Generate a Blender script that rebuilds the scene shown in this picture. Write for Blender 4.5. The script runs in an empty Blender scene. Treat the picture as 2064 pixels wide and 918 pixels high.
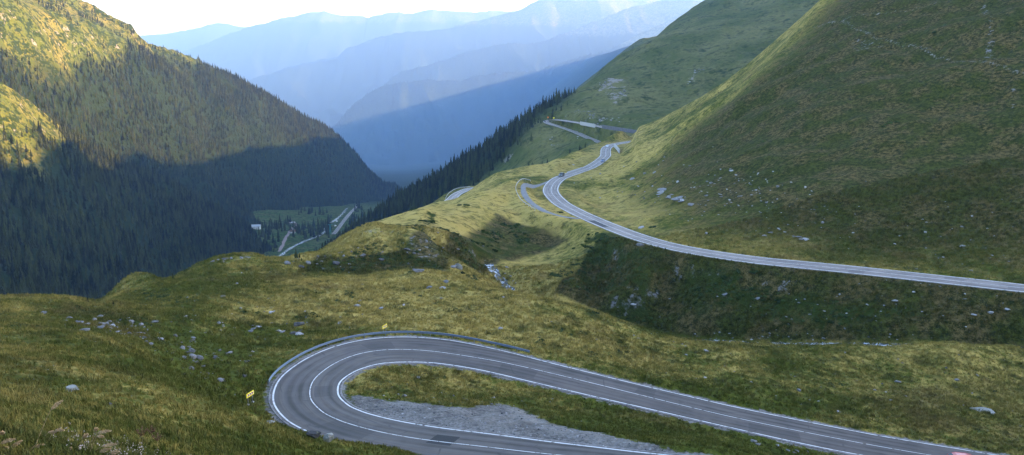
import math, random
import numpy as np

# ------------------------------------------------------------------ numeric helpers
def vnoise(x, y, scale, seed=0):
    """smooth gradient-like value noise in -1..1"""
    x = np.asarray(x, float) / scale + seed * 17.31
    y = np.asarray(y, float) / scale - seed * 9.77
    xi = np.floor(x); yi = np.floor(y); fx = x - xi; fy = y - yi
    xi = xi.astype(np.int64); yi = yi.astype(np.int64)
    def h(i, j):
        n = (i * 374761393 + j * 668265263 + seed * 974711) & 0x7fffffff
        n = ((n ^ (n >> 13)) * 1274126177) & 0x7fffffff
        n = (n ^ (n >> 16)) & 0xffff
        return n / 32767.5 - 1.0
    u = fx * fx * fx * (fx * (fx * 6 - 15) + 10); v = fy * fy * fy * (fy * (fy * 6 - 15) + 10)
    a = h(xi, yi); b = h(xi + 1, yi); c = h(xi, yi + 1); d = h(xi + 1, yi + 1)
    return (a + (b - a) * u) * (1 - v) + (c + (d - c) * u) * v

def fbm(x, y, scale, octaves=4, seed=0, gain=0.5):
    s = 0; amp = 1.0; tot = 0
    for k in range(octaves):
        c, sn = math.cos(.7 * k + .3), math.sin(.7 * k + .3)
        s = s + amp * vnoise(c * x - sn * y, sn * x + c * y, scale / (2.03 ** k), seed + k)
        tot += amp; amp *= gain
    return s / tot

def sstep(e0, e1, x):
    t = np.clip((x - e0) / (e1 - e0), 0, 1)
    return t * t * (3 - 2 * t)

class TPS:
    """thin plate spline of t = z / y over (x / y, ln y)"""
    def __init__(self, pts, lam=1e-4):
        p = np.asarray(pts, float)
        q = np.stack([p[:, 0] / p[:, 1], np.log(p[:, 1])], -1)
        key = np.round(q / .004).astype(int); _, ix = np.unique(key, axis=0, return_index=True)
        q = q[ix]; t = (p[:, 2] / p[:, 1])[ix]
        n = len(q)
        K = self.k(q, q) + lam * np.eye(n)
        P = np.c_[np.ones(n), q]
        A = np.block([[K, P], [P.T, np.zeros((3, 3))]])
        self.w = np.linalg.solve(A, np.r_[t, 0, 0, 0]); self.q = q
    @staticmethod
    def k(a, b):
        d2 = ((a[:, None, :] - b[None]) ** 2).sum(-1)
        return .5 * d2 * np.log(d2 + 1e-12)
    def __call__(self, a, b):
        sh = np.shape(a); Q = np.stack([np.ravel(a), np.ravel(b)], -1); out = np.empty(len(Q))
        for i in range(0, len(Q), 20000):
            c = Q[i:i + 20000]
            out[i:i + 20000] = self.k(c, self.q) @ self.w[:-3] + self.w[-3] + c @ self.w[-2:]
        return out.reshape(sh)

def upsample(c, f):
    """Catmull-Rom refinement of a grid by the factor f on both axes"""
    def up(g):
        n = g.shape[0]; m = (n - 1) * f + 1
        s = np.arange(m) / f; i = np.minimum(s.astype(int), n - 2); t = (s - i)[:, None]
        ix = lambda k: np.clip(i + k, 0, n - 1)
        p0, p1, p2, p3 = g[ix(-1)], g[ix(0)], g[ix(1)], g[ix(2)]
        return .5 * (2 * p1 + (p2 - p0) * t + (2 * p0 - 5 * p1 + 4 * p2 - p3) * t * t + (3 * p1 - p0 - 3 * p2 + p3) * t ** 3)
    return up(up(c).T).T

class Sheet:
    """a height field meshed with rows that widen with distance"""
    def __init__(self, pts, a0, a1, da, y0, y1, db, lam=1e-4, f=3):
        nb = int(math.log(y1 / y0) / db / f) + 1; na = int((a1 - a0) / da / f) + 1
        tps = TPS(pts, lam)
        ac = np.linspace(a0, a1, na + 1); bc = np.linspace(math.log(y0), math.log(y1), nb + 1)
        B, A = np.meshgrid(bc, ac, indexing='ij')
        T = upsample(tps(A, B), f)
        self.a = np.linspace(a0, a1, na * f + 1); self.b = np.linspace(bc[0], bc[-1], nb * f + 1)
        B, A = np.meshgrid(self.b, self.a, indexing='ij')
        self.Y = np.exp(B); self.X = A * self.Y; self.Z = T * self.Y
    def sample(self, x, y, G=None):
        G = self.Z if G is None else G
        x = np.asarray(x, float); y = np.asarray(y, float)
        ia = np.clip((x / y - self.a[0]) / (self.a[1] - self.a[0]), 0, len(self.a) - 1.001)
        ib = np.clip((np.log(y) - self.b[0]) / (self.b[1] - self.b[0]), 0, len(self.b) - 1.001)
        i = ib.astype(int); j = ia.astype(int); u = ib - i; v = ia - j
        return (G[i, j] * (1 - u) * (1 - v) + G[i + 1, j] * u * (1 - v) + G[i, j + 1] * (1 - u) * v + G[i + 1, j + 1] * u * v)

def catmull(P, step):
    """smooth curve through knots (rows), resampled at about step metres of the first two columns"""
    P = np.asarray(P, float); Q = np.vstack([2 * P[0] - P[1], P, 2 * P[-1] - P[-2]]); out = []
    for i in range(len(P) - 1):
        p0, p1, p2, p3 = Q[i:i + 4]
        t = np.linspace(0, 1, 24, endpoint=False)[:, None]
        out.append(.5 * (2 * p1 + (p2 - p0) * t + (2 * p0 - 5 * p1 + 4 * p2 - p3) * t * t + (3 * p1 - p0 - 3 * p2 + p3) * t ** 3))
    D = np.vstack(out + [P[-1:]])
    s = np.r_[0, np.cumsum(np.hypot(*np.diff(D[:, :2], axis=0).T))]
    m = max(2, int(s[-1] / step) + 1); q = np.linspace(0, s[-1], m)
    return np.stack([np.interp(q, s, D[:, k]) for k in range(D.shape[1])], -1)

class Road:
    """knots: x, y, z, crossfall, width to the left line, width to the right line"""
    def __init__(self, knots, step, verge=.45):
        self.C = catmull(knots, step); c = self.C; self.verge = verge
        T = np.gradient(c[:, :2], axis=0); T /= np.linalg.norm(T, axis=1)[:, None]
        self.T = T; self.N = np.stack([-T[:, 1], T[:, 0]], -1)
        self.s = np.r_[0, np.cumsum(np.hypot(*np.diff(c[:, :2], axis=0).T))]
    def at(self, i, off, dz=0):
        c = self.C[i]
        off = np.asarray(off, float)
        return np.stack([c[..., 0] + off * self.N[i][..., 0], c[..., 1] + off * self.N[i][..., 1], c[..., 2] + off * c[..., 3] + dz], -1)
    def nearest(self, x, y, reach=40):
        """index, signed offset and distance along for points near the road (others: index -1)"""
        x = np.ravel(x); y = np.ravel(y); idx = np.full(len(x), -1); off = np.full(len(x), 1e9)
        c = self.C
        box = (x > c[:, 0].min() - reach) & (x < c[:, 0].max() + reach) & (y > c[:, 1].min() - reach) & (y < c[:, 1].max() + reach)
        w = np.nonzero(box)[0]
        for k in range(0, len(w), 20000):
            q = w[k:k + 20000]
            d2 = (x[q][:, None] - c[None, :, 0]) ** 2 + (y[q][:, None] - c[None, :, 1]) ** 2
            i = d2.argmin(1); d = np.sqrt(d2[np.arange(len(q)), i])
            dx = x[q] - c[i, 0]; dy = y[q] - c[i, 1]
            o = dx * self.N[i, 0] + dy * self.N[i, 1]
            along = dx * self.T[i, 0] + dy * self.T[i, 1]
            beyond = ((i == 0) & (along < -1)) | ((i == len(c) - 1) & (along > 1))
            o = np.where(beyond, np.sign(o + 1e-9) * d, o)
            ok = d < reach
            idx[q[ok]] = i[ok]; off[q[ok]] = o[ok]
        return idx, off

def carve(sh, road, blend, margin, drop=.07):
    """lay the sheet flat under a road and blend it back over the distance blend"""
    x = sh.X.ravel(); y = sh.Y.ravel(); z = sh.Z.ravel().copy()
    i, o = road.nearest(x, y)
    k = np.nonzero(i >= 0)[0]; c = road.C[i[k]]; ok = o[k]
    half = np.where(ok > 0, c[:, 4], c[:, 5]) + road.verge
    out = np.maximum(np.abs(ok) - half - margin(y[k]), 0)
    zr = c[:, 2] + np.clip(ok, -half, half) * c[:, 3] - drop
    w = 1 - sstep(0, 1, out / (blend(y[k])))
    z[k] = z[k] * (1 - w) + zr * w
    sh.Z = z.reshape(sh.Z.shape)
    d = np.full(len(x), 99.); d[k] = np.abs(ok) - half
    return d.reshape(sh.Z.shape)

def polydist(x, y, P):
    P = np.asarray(P, float); x = np.asarray(x, float); y = np.asarray(y, float)
    best = np.full(x.shape, 1e9); zz = np.zeros(x.shape)
    for a, b in zip(P[:-1], P[1:]):
        ab = b - a; t = np.clip(((x - a[0]) * ab[0] + (y - a[1]) * ab[1]) / (ab[0] ** 2 + ab[1] ** 2), 0, 1)
        d = np.hypot(x - a[0] - t * ab[0], y - a[1] - t * ab[1])
        m = d < best; best = np.where(m, d, best); zz = np.where(m, a[2] + t * ab[2], zz)
    return best, zz

def fit_skyline(sh, line, depth, fade=.03, ymax=1e9):
    """lower or raise the upper part of a sheet so that its skyline seen from the origin follows line (x/y, z/y)"""
    line = np.asarray(line, float); t = np.where(sh.Y < ymax, sh.Z / sh.Y, -9); top = t.max(0)
    want = np.interp(sh.a, line[:, 0], line[:, 1]); inside = sstep(line[0, 0] - .03, line[0, 0], sh.a) * (1 - sstep(line[-1, 0], line[-1, 0] + fade, sh.a))
    c = (top - want) * inside; k = np.hanning(13); c = np.convolve(np.pad(c, 6, 'edge'), k / k.sum(), 'valid')
    w = sstep(0, 1, (t - (top - depth)[None]) / depth)
    sh.Z = sh.Z - c[None] * sh.Y * w
ROAD_NEAR=[(14.818,59.704,-31.5,0.02,3.2,1.7),(13.454,60.321,-31.694,0.021,3.2,1.729),(12.061,60.942,-31.888,0.023,3.2,1.777),(10.639,61.57,-32.082,0.024,3.2,1.854),(9.189,62.215,-32.275,0.025,3.2,1.954),(7.713,62.887,-32.468,0.027,3.2,2.069),(6.206,63.568,-32.658,0.028,3.2,2.19),(4.666,64.252,-32.845,0.029,3.2,2.299),(3.096,64.952,-33.028,0.031,3.2,2.4),(1.494,65.674,-33.205,0.032,3.2,2.499),(-0.141,66.424,-33.378,0.033,3.2,2.591),(-1.811,67.19,-33.548,0.035,3.2,2.675),(-3.518,67.945,-33.717,0.036,3.208,2.764),(-5.26,68.695,-33.887,0.038,3.292,2.843),(-7.041,69.502,-34.061,0.039,3.376,2.9),(-8.868,70.423,-34.245,0.04,3.461,2.949),(-10.751,71.493,-34.444,0.042,3.545,2.987),(-12.706,72.778,-34.664,0.044,3.7,2.998),(-14.749,74.333,-34.907,0.045,3.701,2.99),(-16.896,76.267,-35.168,0.047,3.71,2.966),(-19.145,78.954,-35.44,0.048,3.73,2.934),(-21.189,82.989,-35.72,0.049,3.737,2.914),(-22.073,88.001,-36.006,0.049,3.721,2.98),(-21.573,92.571,-36.3,0.049,3.728,3.335),(-20.365,96.387,-36.602,0.047,3.832,3.984),(-18.66,99.273,-36.912,0.043,4.056,4.452),(-16.581,101.198,-37.225,0.037,4.322,4.529),(-14.281,102.352,-37.536,0.028,4.555,4.372),(-11.857,102.906,-37.841,0.019,4.69,4.095),(-9.379,103.03,-38.143,0.011,4.673,3.826),(-6.884,102.838,-38.446,0.005,4.525,3.697),(-4.397,102.542,-38.755,0.001,4.265,3.722),(-1.925,102.168,-39.072,-0.002,3.91,3.821),(0.519,101.637,-39.397,-0.003,3.552,3.905),(2.931,101.004,-39.723,-0.004,3.288,3.938),(5.31,100.315,-40.048,-0.005,3.14,3.919),(7.658,99.602,-40.366,-0.006,3.072,3.864),(9.972,98.863,-40.678,-0.007,3.035,3.78),(12.251,98.104,-40.983,-0.008,3.014,3.665),(14.501,97.352,-41.285,-0.009,3.025,3.534),(16.725,96.623,-41.584,-0.01,3.073,3.41),(18.925,95.917,-41.883,-0.011,3.14,3.305),(21.104,95.242,-42.182,-0.012,3.189,3.224),(23.263,94.594,-42.481,-0.013,3.222,3.175),(25.412,93.994,-42.778,-0.014,3.261,3.168),(27.565,93.473,-43.074,-0.015,3.299,3.215),(29.711,92.987,-43.367,-0.016,3.33,3.301),(31.851,92.532,-43.656,-0.017,3.346,3.399),(33.985,92.106,-43.941,-0.018,3.35,3.486),(36.106,91.689,-44.224,-0.019,3.349,3.534),(38.223,91.297,-44.505,-0.02,3.34,3.53),(40.335,90.927,-44.785,-0.021,3.32,3.456),(42.45,90.59,-45.064,-0.022,3.313,3.327),(44.577,90.3,-45.342,-0.023,3.331,3.195),(46.703,90.025,-45.615,-0.024,3.345,3.074),(48.838,89.784,-45.881,-0.025,3.334,2.984),(50.994,89.594,-46.14,-0.026,3.272,2.935),(53.143,89.402,-46.391,-0.027,3.149,2.898),(55.271,89.186,-46.637,-0.028,3.018,2.853),(57.386,88.961,-46.879,-0.029,2.93,2.801)]
ROAD_UP=[(133.079,149.887,-46.4,0.0,3.2,2.85),(130.514,150.818,-46.415,0.0,3.2,2.85),(127.919,151.76,-46.431,0.0,3.2,2.85),(125.295,152.714,-46.447,0.0,3.2,2.85),(122.643,153.686,-46.465,0.0,3.2,2.85),(119.97,154.682,-46.488,0.0,3.2,2.85),(117.293,155.73,-46.517,0.0,3.2,2.85),(114.656,156.896,-46.554,0.0,3.2,2.85),(112.045,158.169,-46.6,0.0,3.2,2.85),(109.409,159.486,-46.651,0.0,3.2,2.85),(106.733,160.825,-46.704,0.0,3.2,2.85),(104.013,162.186,-46.754,0.0,3.2,2.85),(101.283,163.625,-46.8,0.0,3.2,2.936),(98.544,165.15,-46.839,0.0,3.2,3.078),(95.753,166.699,-46.875,0.0,3.2,3.2),(92.907,168.266,-46.908,0.0,3.2,3.2),(90.013,169.866,-46.941,0.0,3.2,3.2),(87.081,171.526,-46.976,0.0,3.2,3.2),(84.107,173.242,-47.015,0.0,3.2,3.2),(81.082,175.005,-47.057,0.0,3.2,3.2),(78.003,176.814,-47.104,0.0,3.2,3.2),(74.854,178.637,-47.157,0.0,3.2,3.2),(71.609,180.415,-47.219,0.0,3.2,3.2),(68.301,182.224,-47.297,0.0,3.2,3.2),(64.957,184.152,-47.399,0.0,3.2,3.2),(61.584,186.233,-47.531,0.0,3.2,3.2),(58.217,188.617,-47.698,0.0,3.2,3.2),(54.914,191.563,-47.907,0.0,3.2,3.2),(51.625,195.016,-48.171,0.0,3.2,3.2),(48.34,199.066,-48.508,0.0,3.2,3.116),(45.077,203.952,-48.938,0.0,3.2,3.2),(41.846,209.948,-49.482,0.0,2.954,3.2),(38.694,217.603,-50.156,0.0,2.85,3.2),(35.622,227.412,-50.969,0.0,2.85,3.2),(32.529,239.525,-51.917,0.0,2.85,3.2),(29.279,253.976,-52.989,0.0,2.85,3.2),(25.788,271.122,-54.174,0.0,2.966,3.081),(22.002,291.714,-55.458,0.0,3.184,2.85),(18.077,317.503,-56.816,0.0,3.2,2.85),(16.534,353.291,-58.21,0.0,3.2,2.85),(21.814,392.172,-59.607,0.0,3.2,2.85),(31.67,422.79,-61.023,0.0,3.2,2.85),(43.322,457.426,-62.527,0.0,3.2,2.85),(56.76,513.174,-64.199,0.0,3.2,2.85),(71.982,597.144,-66.042,0.0,3.2,2.85),(128.0,690.0,-69.5,0.0,3.0,3.0),(118.0,740.0,-71.5,0.0,3.0,3.0)]
ROAD_FAR=[(115.716,735.0,-72.03,0.0,3.0,3.0),(103.952,760.0,-71.851,0.0,3.0,3.0),(87.853,790.0,-71.45,0.0,3.0,3.0),(74.948,815.0,-70.853,0.0,3.0,3.0),(61.371,845.0,-70.7,0.0,3.0,3.0),(49.69,875.0,-71.323,0.0,3.0,3.0),(42.343,893.0,-72.322,0.0,3.0,3.0),(37.29,897.0,-73.586,0.0,3.0,3.0),(36.388,890.0,-74.725,0.0,3.0,3.0),(40.298,876.0,-75.492,0.0,3.0,3.0),(48.916,860.0,-76.675,0.0,3.0,3.0),(60.42,830.0,-78.663,0.0,3.0,3.0),(71.256,800.0,-81.453,0.0,3.0,3.0),(81.024,775.0,-83.695,0.0,3.0,3.0),(92.217,752.0,-86.757,0.0,3.0,3.0)]
ROAD_LOW=[(-50.96,560.0,-106.609,0.0,3.1,3.1),(-46.049,575.0,-104.568,0.0,3.1,3.1),(-42.965,590.0,-103.717,0.0,3.1,3.1),(-40.468,606.0,-103.23,0.0,3.1,3.1),(-36.821,618.0,-103.035,0.0,3.1,3.1),(-32.056,626.0,-102.481,0.0,3.1,3.1),(-21.374,630.0,-101.997,0.0,3.1,3.1),(-8.186,625.0,-101.941,0.0,3.1,3.1)]
CTL_NEAR=[(-5.26,8.0,-4.08),(-5.06,9.0,-4.59),(-6.36,14.0,-7.14),(-8.49,13.0,-6.12),(-8.93,16.0,-7.53),(-9.92,22.0,-10.5),(-11.83,32.0,-15.71),(-12.37,45.0,-22.56),(-14.64,49.0,-23.12),(-13.18,53.0,-25.73),(-11.11,56.0,-27.88),(-8.57,58.0,-29.44),(-15.94,47.5,-21.64),(-17.43,46.0,-20.34),(-18.41,45.0,-19.2),(-18.05,41.0,-17.35),(-20.0,36.0,-15.07),(-16.85,26.0,-11.18),(-25.72,40.0,-15.6),(-35.18,55.0,-20.01),(-49.57,78.0,-25.85),(-62.03,98.0,-30.46),(-64.25,108.0,-32.47),(-63.86,112.0,-33.39),(-61.53,114.0,-34.13),(-60.41,120.0,-36.38),(-47.74,85.0,-28.17),(-31.17,55.0,-20.73),(-32.96,68.0,-24.74),(-26.45,58.0,-22.63),(-23.44,48.0,-19.36),(-23.46,55.0,-22.55),(-38.06,84.0,-30.01),(-50.15,98.0,-31.85),(-29.96,76.0,-30.15),(-29.38,78.0,-32.24),(-28.26,80.0,-34.83),(-45.5,92.0,-31.08),(-51.64,115.0,-35.89),(-42.76,110.0,-35.74),(-37.95,97.0,-34.66),(-35.52,108.0,-37.89),(-31.43,118.0,-39.87),(-28.45,97.0,-36.56),(-27.54,86.0,-35.26),(-26.07,81.0,-35.37),(-18.74,60.0,-29.25),(-15.49,62.0,-31.51),(-23.18,62.0,-28.54),(-23.69,68.0,-31.07),(-22.42,72.0,-33.97),(-108.18,170.0,-57.43),(-97.57,170.0,-56.34),(-86.46,165.0,-53.62),(-192.87,300.0,-117.03),(-163.99,300.0,-109.15),(-69.43,138.0,-41.49),(-71.04,146.0,-42.04),(-71.93,152.0,-41.84),(-70.42,155.0,-41.69),(-68.08,157.0,-43.22),(-66.41,160.0,-43.54),(-65.19,170.0,-43.7),(-63.82,178.0,-44.09),(-61.01,186.0,-45.38),(-57.75,190.0,-46.83),(-54.26,196.0,-48.79),(-48.86,206.0,-50.0),(-45.98,230.0,-50.41),(-37.72,260.0,-51.24),(-26.51,292.0,-52.22),(-62.55,140.0,-40.13),(-57.34,128.0,-38.32),(-55.09,143.0,-40.09),(-50.21,155.0,-42.47),(-42.97,132.0,-39.52),(-48.34,125.0,-37.42),(-105.67,230.0,-74.74),(-93.05,240.0,-74.91),(-82.92,250.0,-74.84),(-72.71,260.0,-77.83),(-64.68,270.0,-79.11),(-60.64,300.0,-82.21),(-48.44,330.0,-84.21),(-37.42,360.0,-85.14),(-126.37,230.0,-89.72),(-104.9,210.0,-75.04),(-35.85,150.0,-42.05),(-31.9,133.0,-39.82),(-29.41,122.0,-39.64),(-22.3,158.0,-42.8),(-20.0,163.0,-42.92),(-12.69,158.0,-42.8),(-2.93,150.0,-43.0),(5.87,141.0,-42.48),(13.09,135.0,-42.4),(18.14,129.0,-43.58),(20.4,128.0,-44.4),(29.82,131.0,-46.47),(43.8,134.0,-48.05),(56.67,137.0,-49.31),(60.01,133.0,-48.39),(75.79,141.0,-50.75),(89.88,141.0,-51.67),(-10.53,130.0,-40.58),(-19.59,138.0,-41.31),(-26.07,128.0,-39.95),(5.03,120.0,-40.54),(-2.44,124.0,-40.29),(-2.22,112.0,-39.65),(19.01,114.0,-43.72),(33.01,113.0,-45.2),(46.85,112.0,-46.66),(61.03,112.0,-48.16),(71.92,111.0,-49.97),(80.9,126.0,-50.82),(58.85,123.0,-47.98),(43.41,123.0,-46.36),(27.65,121.0,-45.21),(62.77,96.0,-47.79),(58.67,101.0,-47.52),(57.92,88.0,-46.86),(-48.18,168.0,-44.24),(-50.26,176.0,-42.72),(-40.99,172.0,-45.83),(-42.94,181.0,-44.16),(-35.12,174.0,-46.37),(-37.33,186.0,-44.34),(-25.1,178.0,-47.1),(-27.3,195.0,-44.91),(-18.92,181.0,-47.89),(-21.02,203.0,-44.24),(-12.39,200.0,-52.29),(-12.55,226.0,-52.05),(-37.94,232.0,-49.14),(-27.8,255.0,-49.32),(-13.51,275.0,-53.19),(-14.93,305.0,-53.43),(-2.15,300.0,-54.37),(-5.19,270.0,-55.53),(-18.65,235.0,-49.77),(-4.36,224.0,-59.41),(1.0,205.0,-60.33),(2.43,222.0,-58.74),(4.07,240.0,-59.75),(12.33,262.0,-59.53),(-4.74,245.0,-57.94),(1.26,262.0,-57.91),(7.31,206.0,-60.88),(10.96,217.0,-58.78),(15.24,233.0,-58.0),(19.89,248.0,-56.35),(24.12,257.0,-54.9),(-14.01,205.0,-58.12),(14.22,197.0,-58.97),(16.6,205.0,-56.18),(25.38,216.0,-59.19),(20.45,205.0,-61.37),(29.56,212.0,-53.44),(31.49,193.0,-52.89),(26.58,190.5,-57.03),(34.19,203.0,-50.54),(27.72,226.0,-53.45),(32.37,216.0,-51.08),(19.8,192.0,-60.54),(7.11,170.0,-55.24),(16.07,165.0,-55.74),(25.58,160.0,-58.21),(35.44,155.0,-58.42),(49.24,150.0,-57.03),(60.61,146.0,-55.22),(78.22,145.0,-54.84),(91.44,143.0,-54.65),(26.12,186.0,-61.88),(28.98,182.0,-62.43),(39.14,172.0,-60.56),(53.6,164.0,-58.6),(66.97,155.0,-55.48),(80.63,150.0,-53.99),(93.66,147.0,-53.48),(34.74,190.0,-59.3),(41.89,186.0,-55.68),(43.8,196.0,-51.25),(36.92,204.0,-53.34),(56.94,176.0,-53.81),(58.83,183.0,-50.15),(70.64,165.0,-51.29),(73.63,173.0,-48.72),(83.81,157.0,-51.02),(86.58,163.0,-48.8),(96.23,152.0,-50.37),(99.54,158.0,-48.51),(115.71,148.0,-50.0),(111.74,142.0,-52.59),(77.7,192.0,-47.8),(89.7,225.0,-39.42),(103.18,262.0,-30.23),(118.67,305.0,-17.38),(136.48,355.0,0.0),(157.68,415.0,23.09),(194.82,520.0,62.78),(94.95,180.0,-47.63),(110.35,213.0,-37.31),(124.35,243.0,-28.03),(140.55,278.0,-15.84),(158.86,318.0,0.0),(180.2,365.0,20.31),(219.08,450.0,54.33),(108.07,172.0,-47.13),(126.27,205.0,-35.91),(141.16,232.0,-26.77),(158.09,263.0,-14.99),(177.0,298.0,0.0),(198.4,338.0,18.81),(231.53,400.0,48.29),(63.54,203.0,-48.01),(73.58,238.0,-41.69),(87.04,285.0,-32.88),(104.09,345.0,-19.66),(122.53,410.0,-4.63),(50.51,228.0,-49.69),(57.54,262.0,-45.9),(72.68,335.0,-38.65),(90.46,420.0,-33.67),(40.99,255.0,-50.88),(46.39,290.0,-50.8),(58.82,370.0,-53.68),(71.89,455.0,-52.49),(91.27,640.0,-59.53),(97.72,600.0,-50.9),(108.58,560.0,-39.04),(125.29,500.0,-18.44),(142.57,470.0,3.96),(152.03,460.0,14.15),(162.52,455.0,25.32),(181.1,480.0,42.44),(108.88,760.0,-87.68),(132.45,680.0,-62.46),(163.95,650.0,-44.56),(189.76,620.0,-21.1),(224.09,620.0,0.0),(252.22,640.0,14.35),(33.68,383.0,-58.78),(50.16,428.0,-57.5),(61.52,478.0,-58.54),(75.84,560.0,-61.3),(25.31,360.0,-59.8),(33.09,330.0,-57.81),(43.34,350.0,-57.09),(25.05,315.0,-58.05),(5.21,312.0,-54.66),(3.56,332.0,-53.15),(7.9,350.0,-53.3),(15.26,378.0,-55.98),(1.66,350.0,-52.88),(-6.57,345.0,-54.61),(-14.16,330.0,-55.22),(-20.87,312.0,-55.41),(-24.26,380.0,-65.65),(-19.53,400.0,-65.24),(-8.16,430.0,-61.62),(4.85,455.0,-62.21),(19.11,475.0,-62.69),(40.41,535.0,-64.25),(62.87,600.0,-64.97),(77.57,650.0,-65.8),(16.93,420.0,-59.68),(40.8,500.0,-65.09),(50.99,530.0,-64.28),(-10.7,560.0,-98.1),(25.88,640.0,-100.54),(75.6,760.0,-103.47),(100.68,820.0,-99.45),(-25.61,520.0,-106.94),(6.44,600.0,-101.48),(-48.1,575.0,-104.22),(-47.97,600.0,-104.39),(-43.56,625.0,-103.45),(-35.3,645.0,-102.87),(-53.84,680.0,-135.68),(-35.37,720.0,-139.26),(-62.26,640.0,-131.62),(-59.17,540.0,-117.69),(-43.76,480.0,-95.77),(-26.39,480.0,-87.0),(124.15,160.0,-47.9),(142.28,188.0,-32.94),(173.56,235.0,-13.39),(216.36,300.0,16.7),(267.77,380.0,61.98),(107.15,136.0,-51.26),(93.45,118.0,-47.59),(76.62,95.0,-47.3),(65.21,80.0,-44.28),(126.54,142.0,-46.6),(129.83,146.0,-46.32),(120.53,134.0,-50.33),(124.93,139.0,-51.66),(138.05,156.0,-45.71),(153.83,178.0,-31.18),(-4.9,6.0,-3.06),(-39.73,50.0,-18.19),(-74.72,95.0,-29.65),(-87.86,112.0,-33.53),(-150.58,190.0,-66.65),(-256.22,320.0,-129.06),(-2.7,3.0,-2.25),(-1.2,3.0,-2.4),(0.0,3.0,-2.55),(1.2,3.0,-2.55),(2.7,3.0,-2.55),(0.0,8.0,-5.76),(-3.0,10.0,-5.8),(4.0,10.0,-7.5),(8.0,10.0,-7.8),(-3.3,22.0,-13.2),(2.4,24.0,-14.88),(12.0,24.0,-15.84),(20.4,24.0,-16.32),(-2.1,42.0,-23.52),(10.5,42.0,-25.2),(27.0,45.0,-27.9),(40.8,48.0,-29.76),(27.0,60.0,-34.2),(46.2,66.0,-37.62),(-300.0,1000.0,-350.0),(0.0,1000.0,-200.0),(100.0,1000.0,-180.0),(200.0,1000.0,-80.0),(400.0,1000.0,100.0),(600.0,1000.0,200.0),(850.0,1000.0,200.0),(-360.0,600.0,-300.0),(-510.0,600.0,-300.0),(-850.0,1000.0,-550.0),(-500.0,1000.0,-450.0),(-150.0,600.0,-180.0)]
CTL_SPUR=[(81.76,885.0,-66.83),(114.92,905.0,-51.58),(130.11,830.0,-64.13),(159.72,860.0,-59.95),(98.5,850.0,-68.15),(62.1,900.0,-67.97),(97.39,1000.0,-34.03),(202.41,950.0,-26.91),(177.07,1150.0,9.7),(183.9,1000.0,-22.63),(268.87,1280.0,50.04),(274.74,1020.0,0.0),(366.57,1130.0,41.04),(415.02,1180.0,62.42),(324.37,1270.0,56.67),(147.76,950.0,-37.76),(40.71,955.0,-66.58),(57.12,1000.0,-59.88),(84.92,1060.0,-43.35),(131.49,1150.0,-18.19),(182.56,1230.0,2.77),(234.59,1330.0,31.3),(331.34,1500.0,76.87),(166.83,1450.0,-65.95),(284.64,1600.0,-27.13),(389.87,1750.0,19.66),(71.87,1250.0,-114.81),(106.42,1320.0,-94.32),(25.99,925.0,-74.16),(10.13,960.0,-85.93),(-18.84,1000.0,-107.7),(-43.36,1020.0,-124.92),(-82.23,1050.0,-153.61),(-123.52,1080.0,-178.76),(-165.77,1100.0,-203.38),(-197.91,1130.0,-225.47),(-237.19,1150.0,-260.57),(-280.39,1180.0,-297.44),(26.75,860.0,-80.0),(32.81,820.0,-87.35),(8.72,820.0,-104.32),(-16.11,850.0,-118.25),(53.22,765.0,-88.26),(66.25,760.0,-84.09),(-42.88,880.0,-135.59),(-83.46,920.0,-161.17),(-145.1,960.0,-191.55),(-200.62,1000.0,-236.5),(69.53,800.0,-77.23),(85.28,772.0,-76.34),(58.33,843.0,-75.45),(26.32,650.0,-106.02),(-13.02,680.0,-127.38),(-59.68,750.0,-168.09),(-171.82,850.0,-232.92),(71.28,640.0,-89.04),(108.93,640.0,-81.42),(121.95,720.0,-74.58),(151.5,700.0,-72.51),(-43.88,650.0,-145.67),(-71.58,650.0,-157.76),(-20.45,655.0,-134.7),(-38.63,700.0,-139.67),(12.22,1150.0,-139.48),(-22.76,1200.0,-170.53),(-52.67,1230.0,-194.7),(-99.39,1260.0,-228.37),(-149.8,1300.0,-263.37),(-246.72,1400.0,-322.42),(-328.74,1380.0,-365.14),(-315.63,1200.0,-328.83),(-316.51,1100.0,-308.37),(-196.75,1700.0,-380.99),(-32.59,1700.0,-328.82),(118.7,1700.0,-226.37),(600.0,1500.0,118.0),(520.0,1650.0,70.0),(480.0,2100.0,28.0),(520.0,2260.0,28.0),(500.0,1900.0,48.0),(800.0,1500.0,180.0),(620.0,1150.0,150.0),(900.0,1200.0,235.0),(500.0,850.0,40.0),(700.0,850.0,140.0),(900.0,1900.0,150.0),(800.0,2400.0,110.0),(600.0,2400.0,60.0),(200.0,2400.0,-150.0),(-300.0,2400.0,-600.0),(1500.0,2400.0,150.0),(300.0,2000.0,20.0),(0.0,2900.0,-600.0),(1500.0,2900.0,100.0)]
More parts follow.
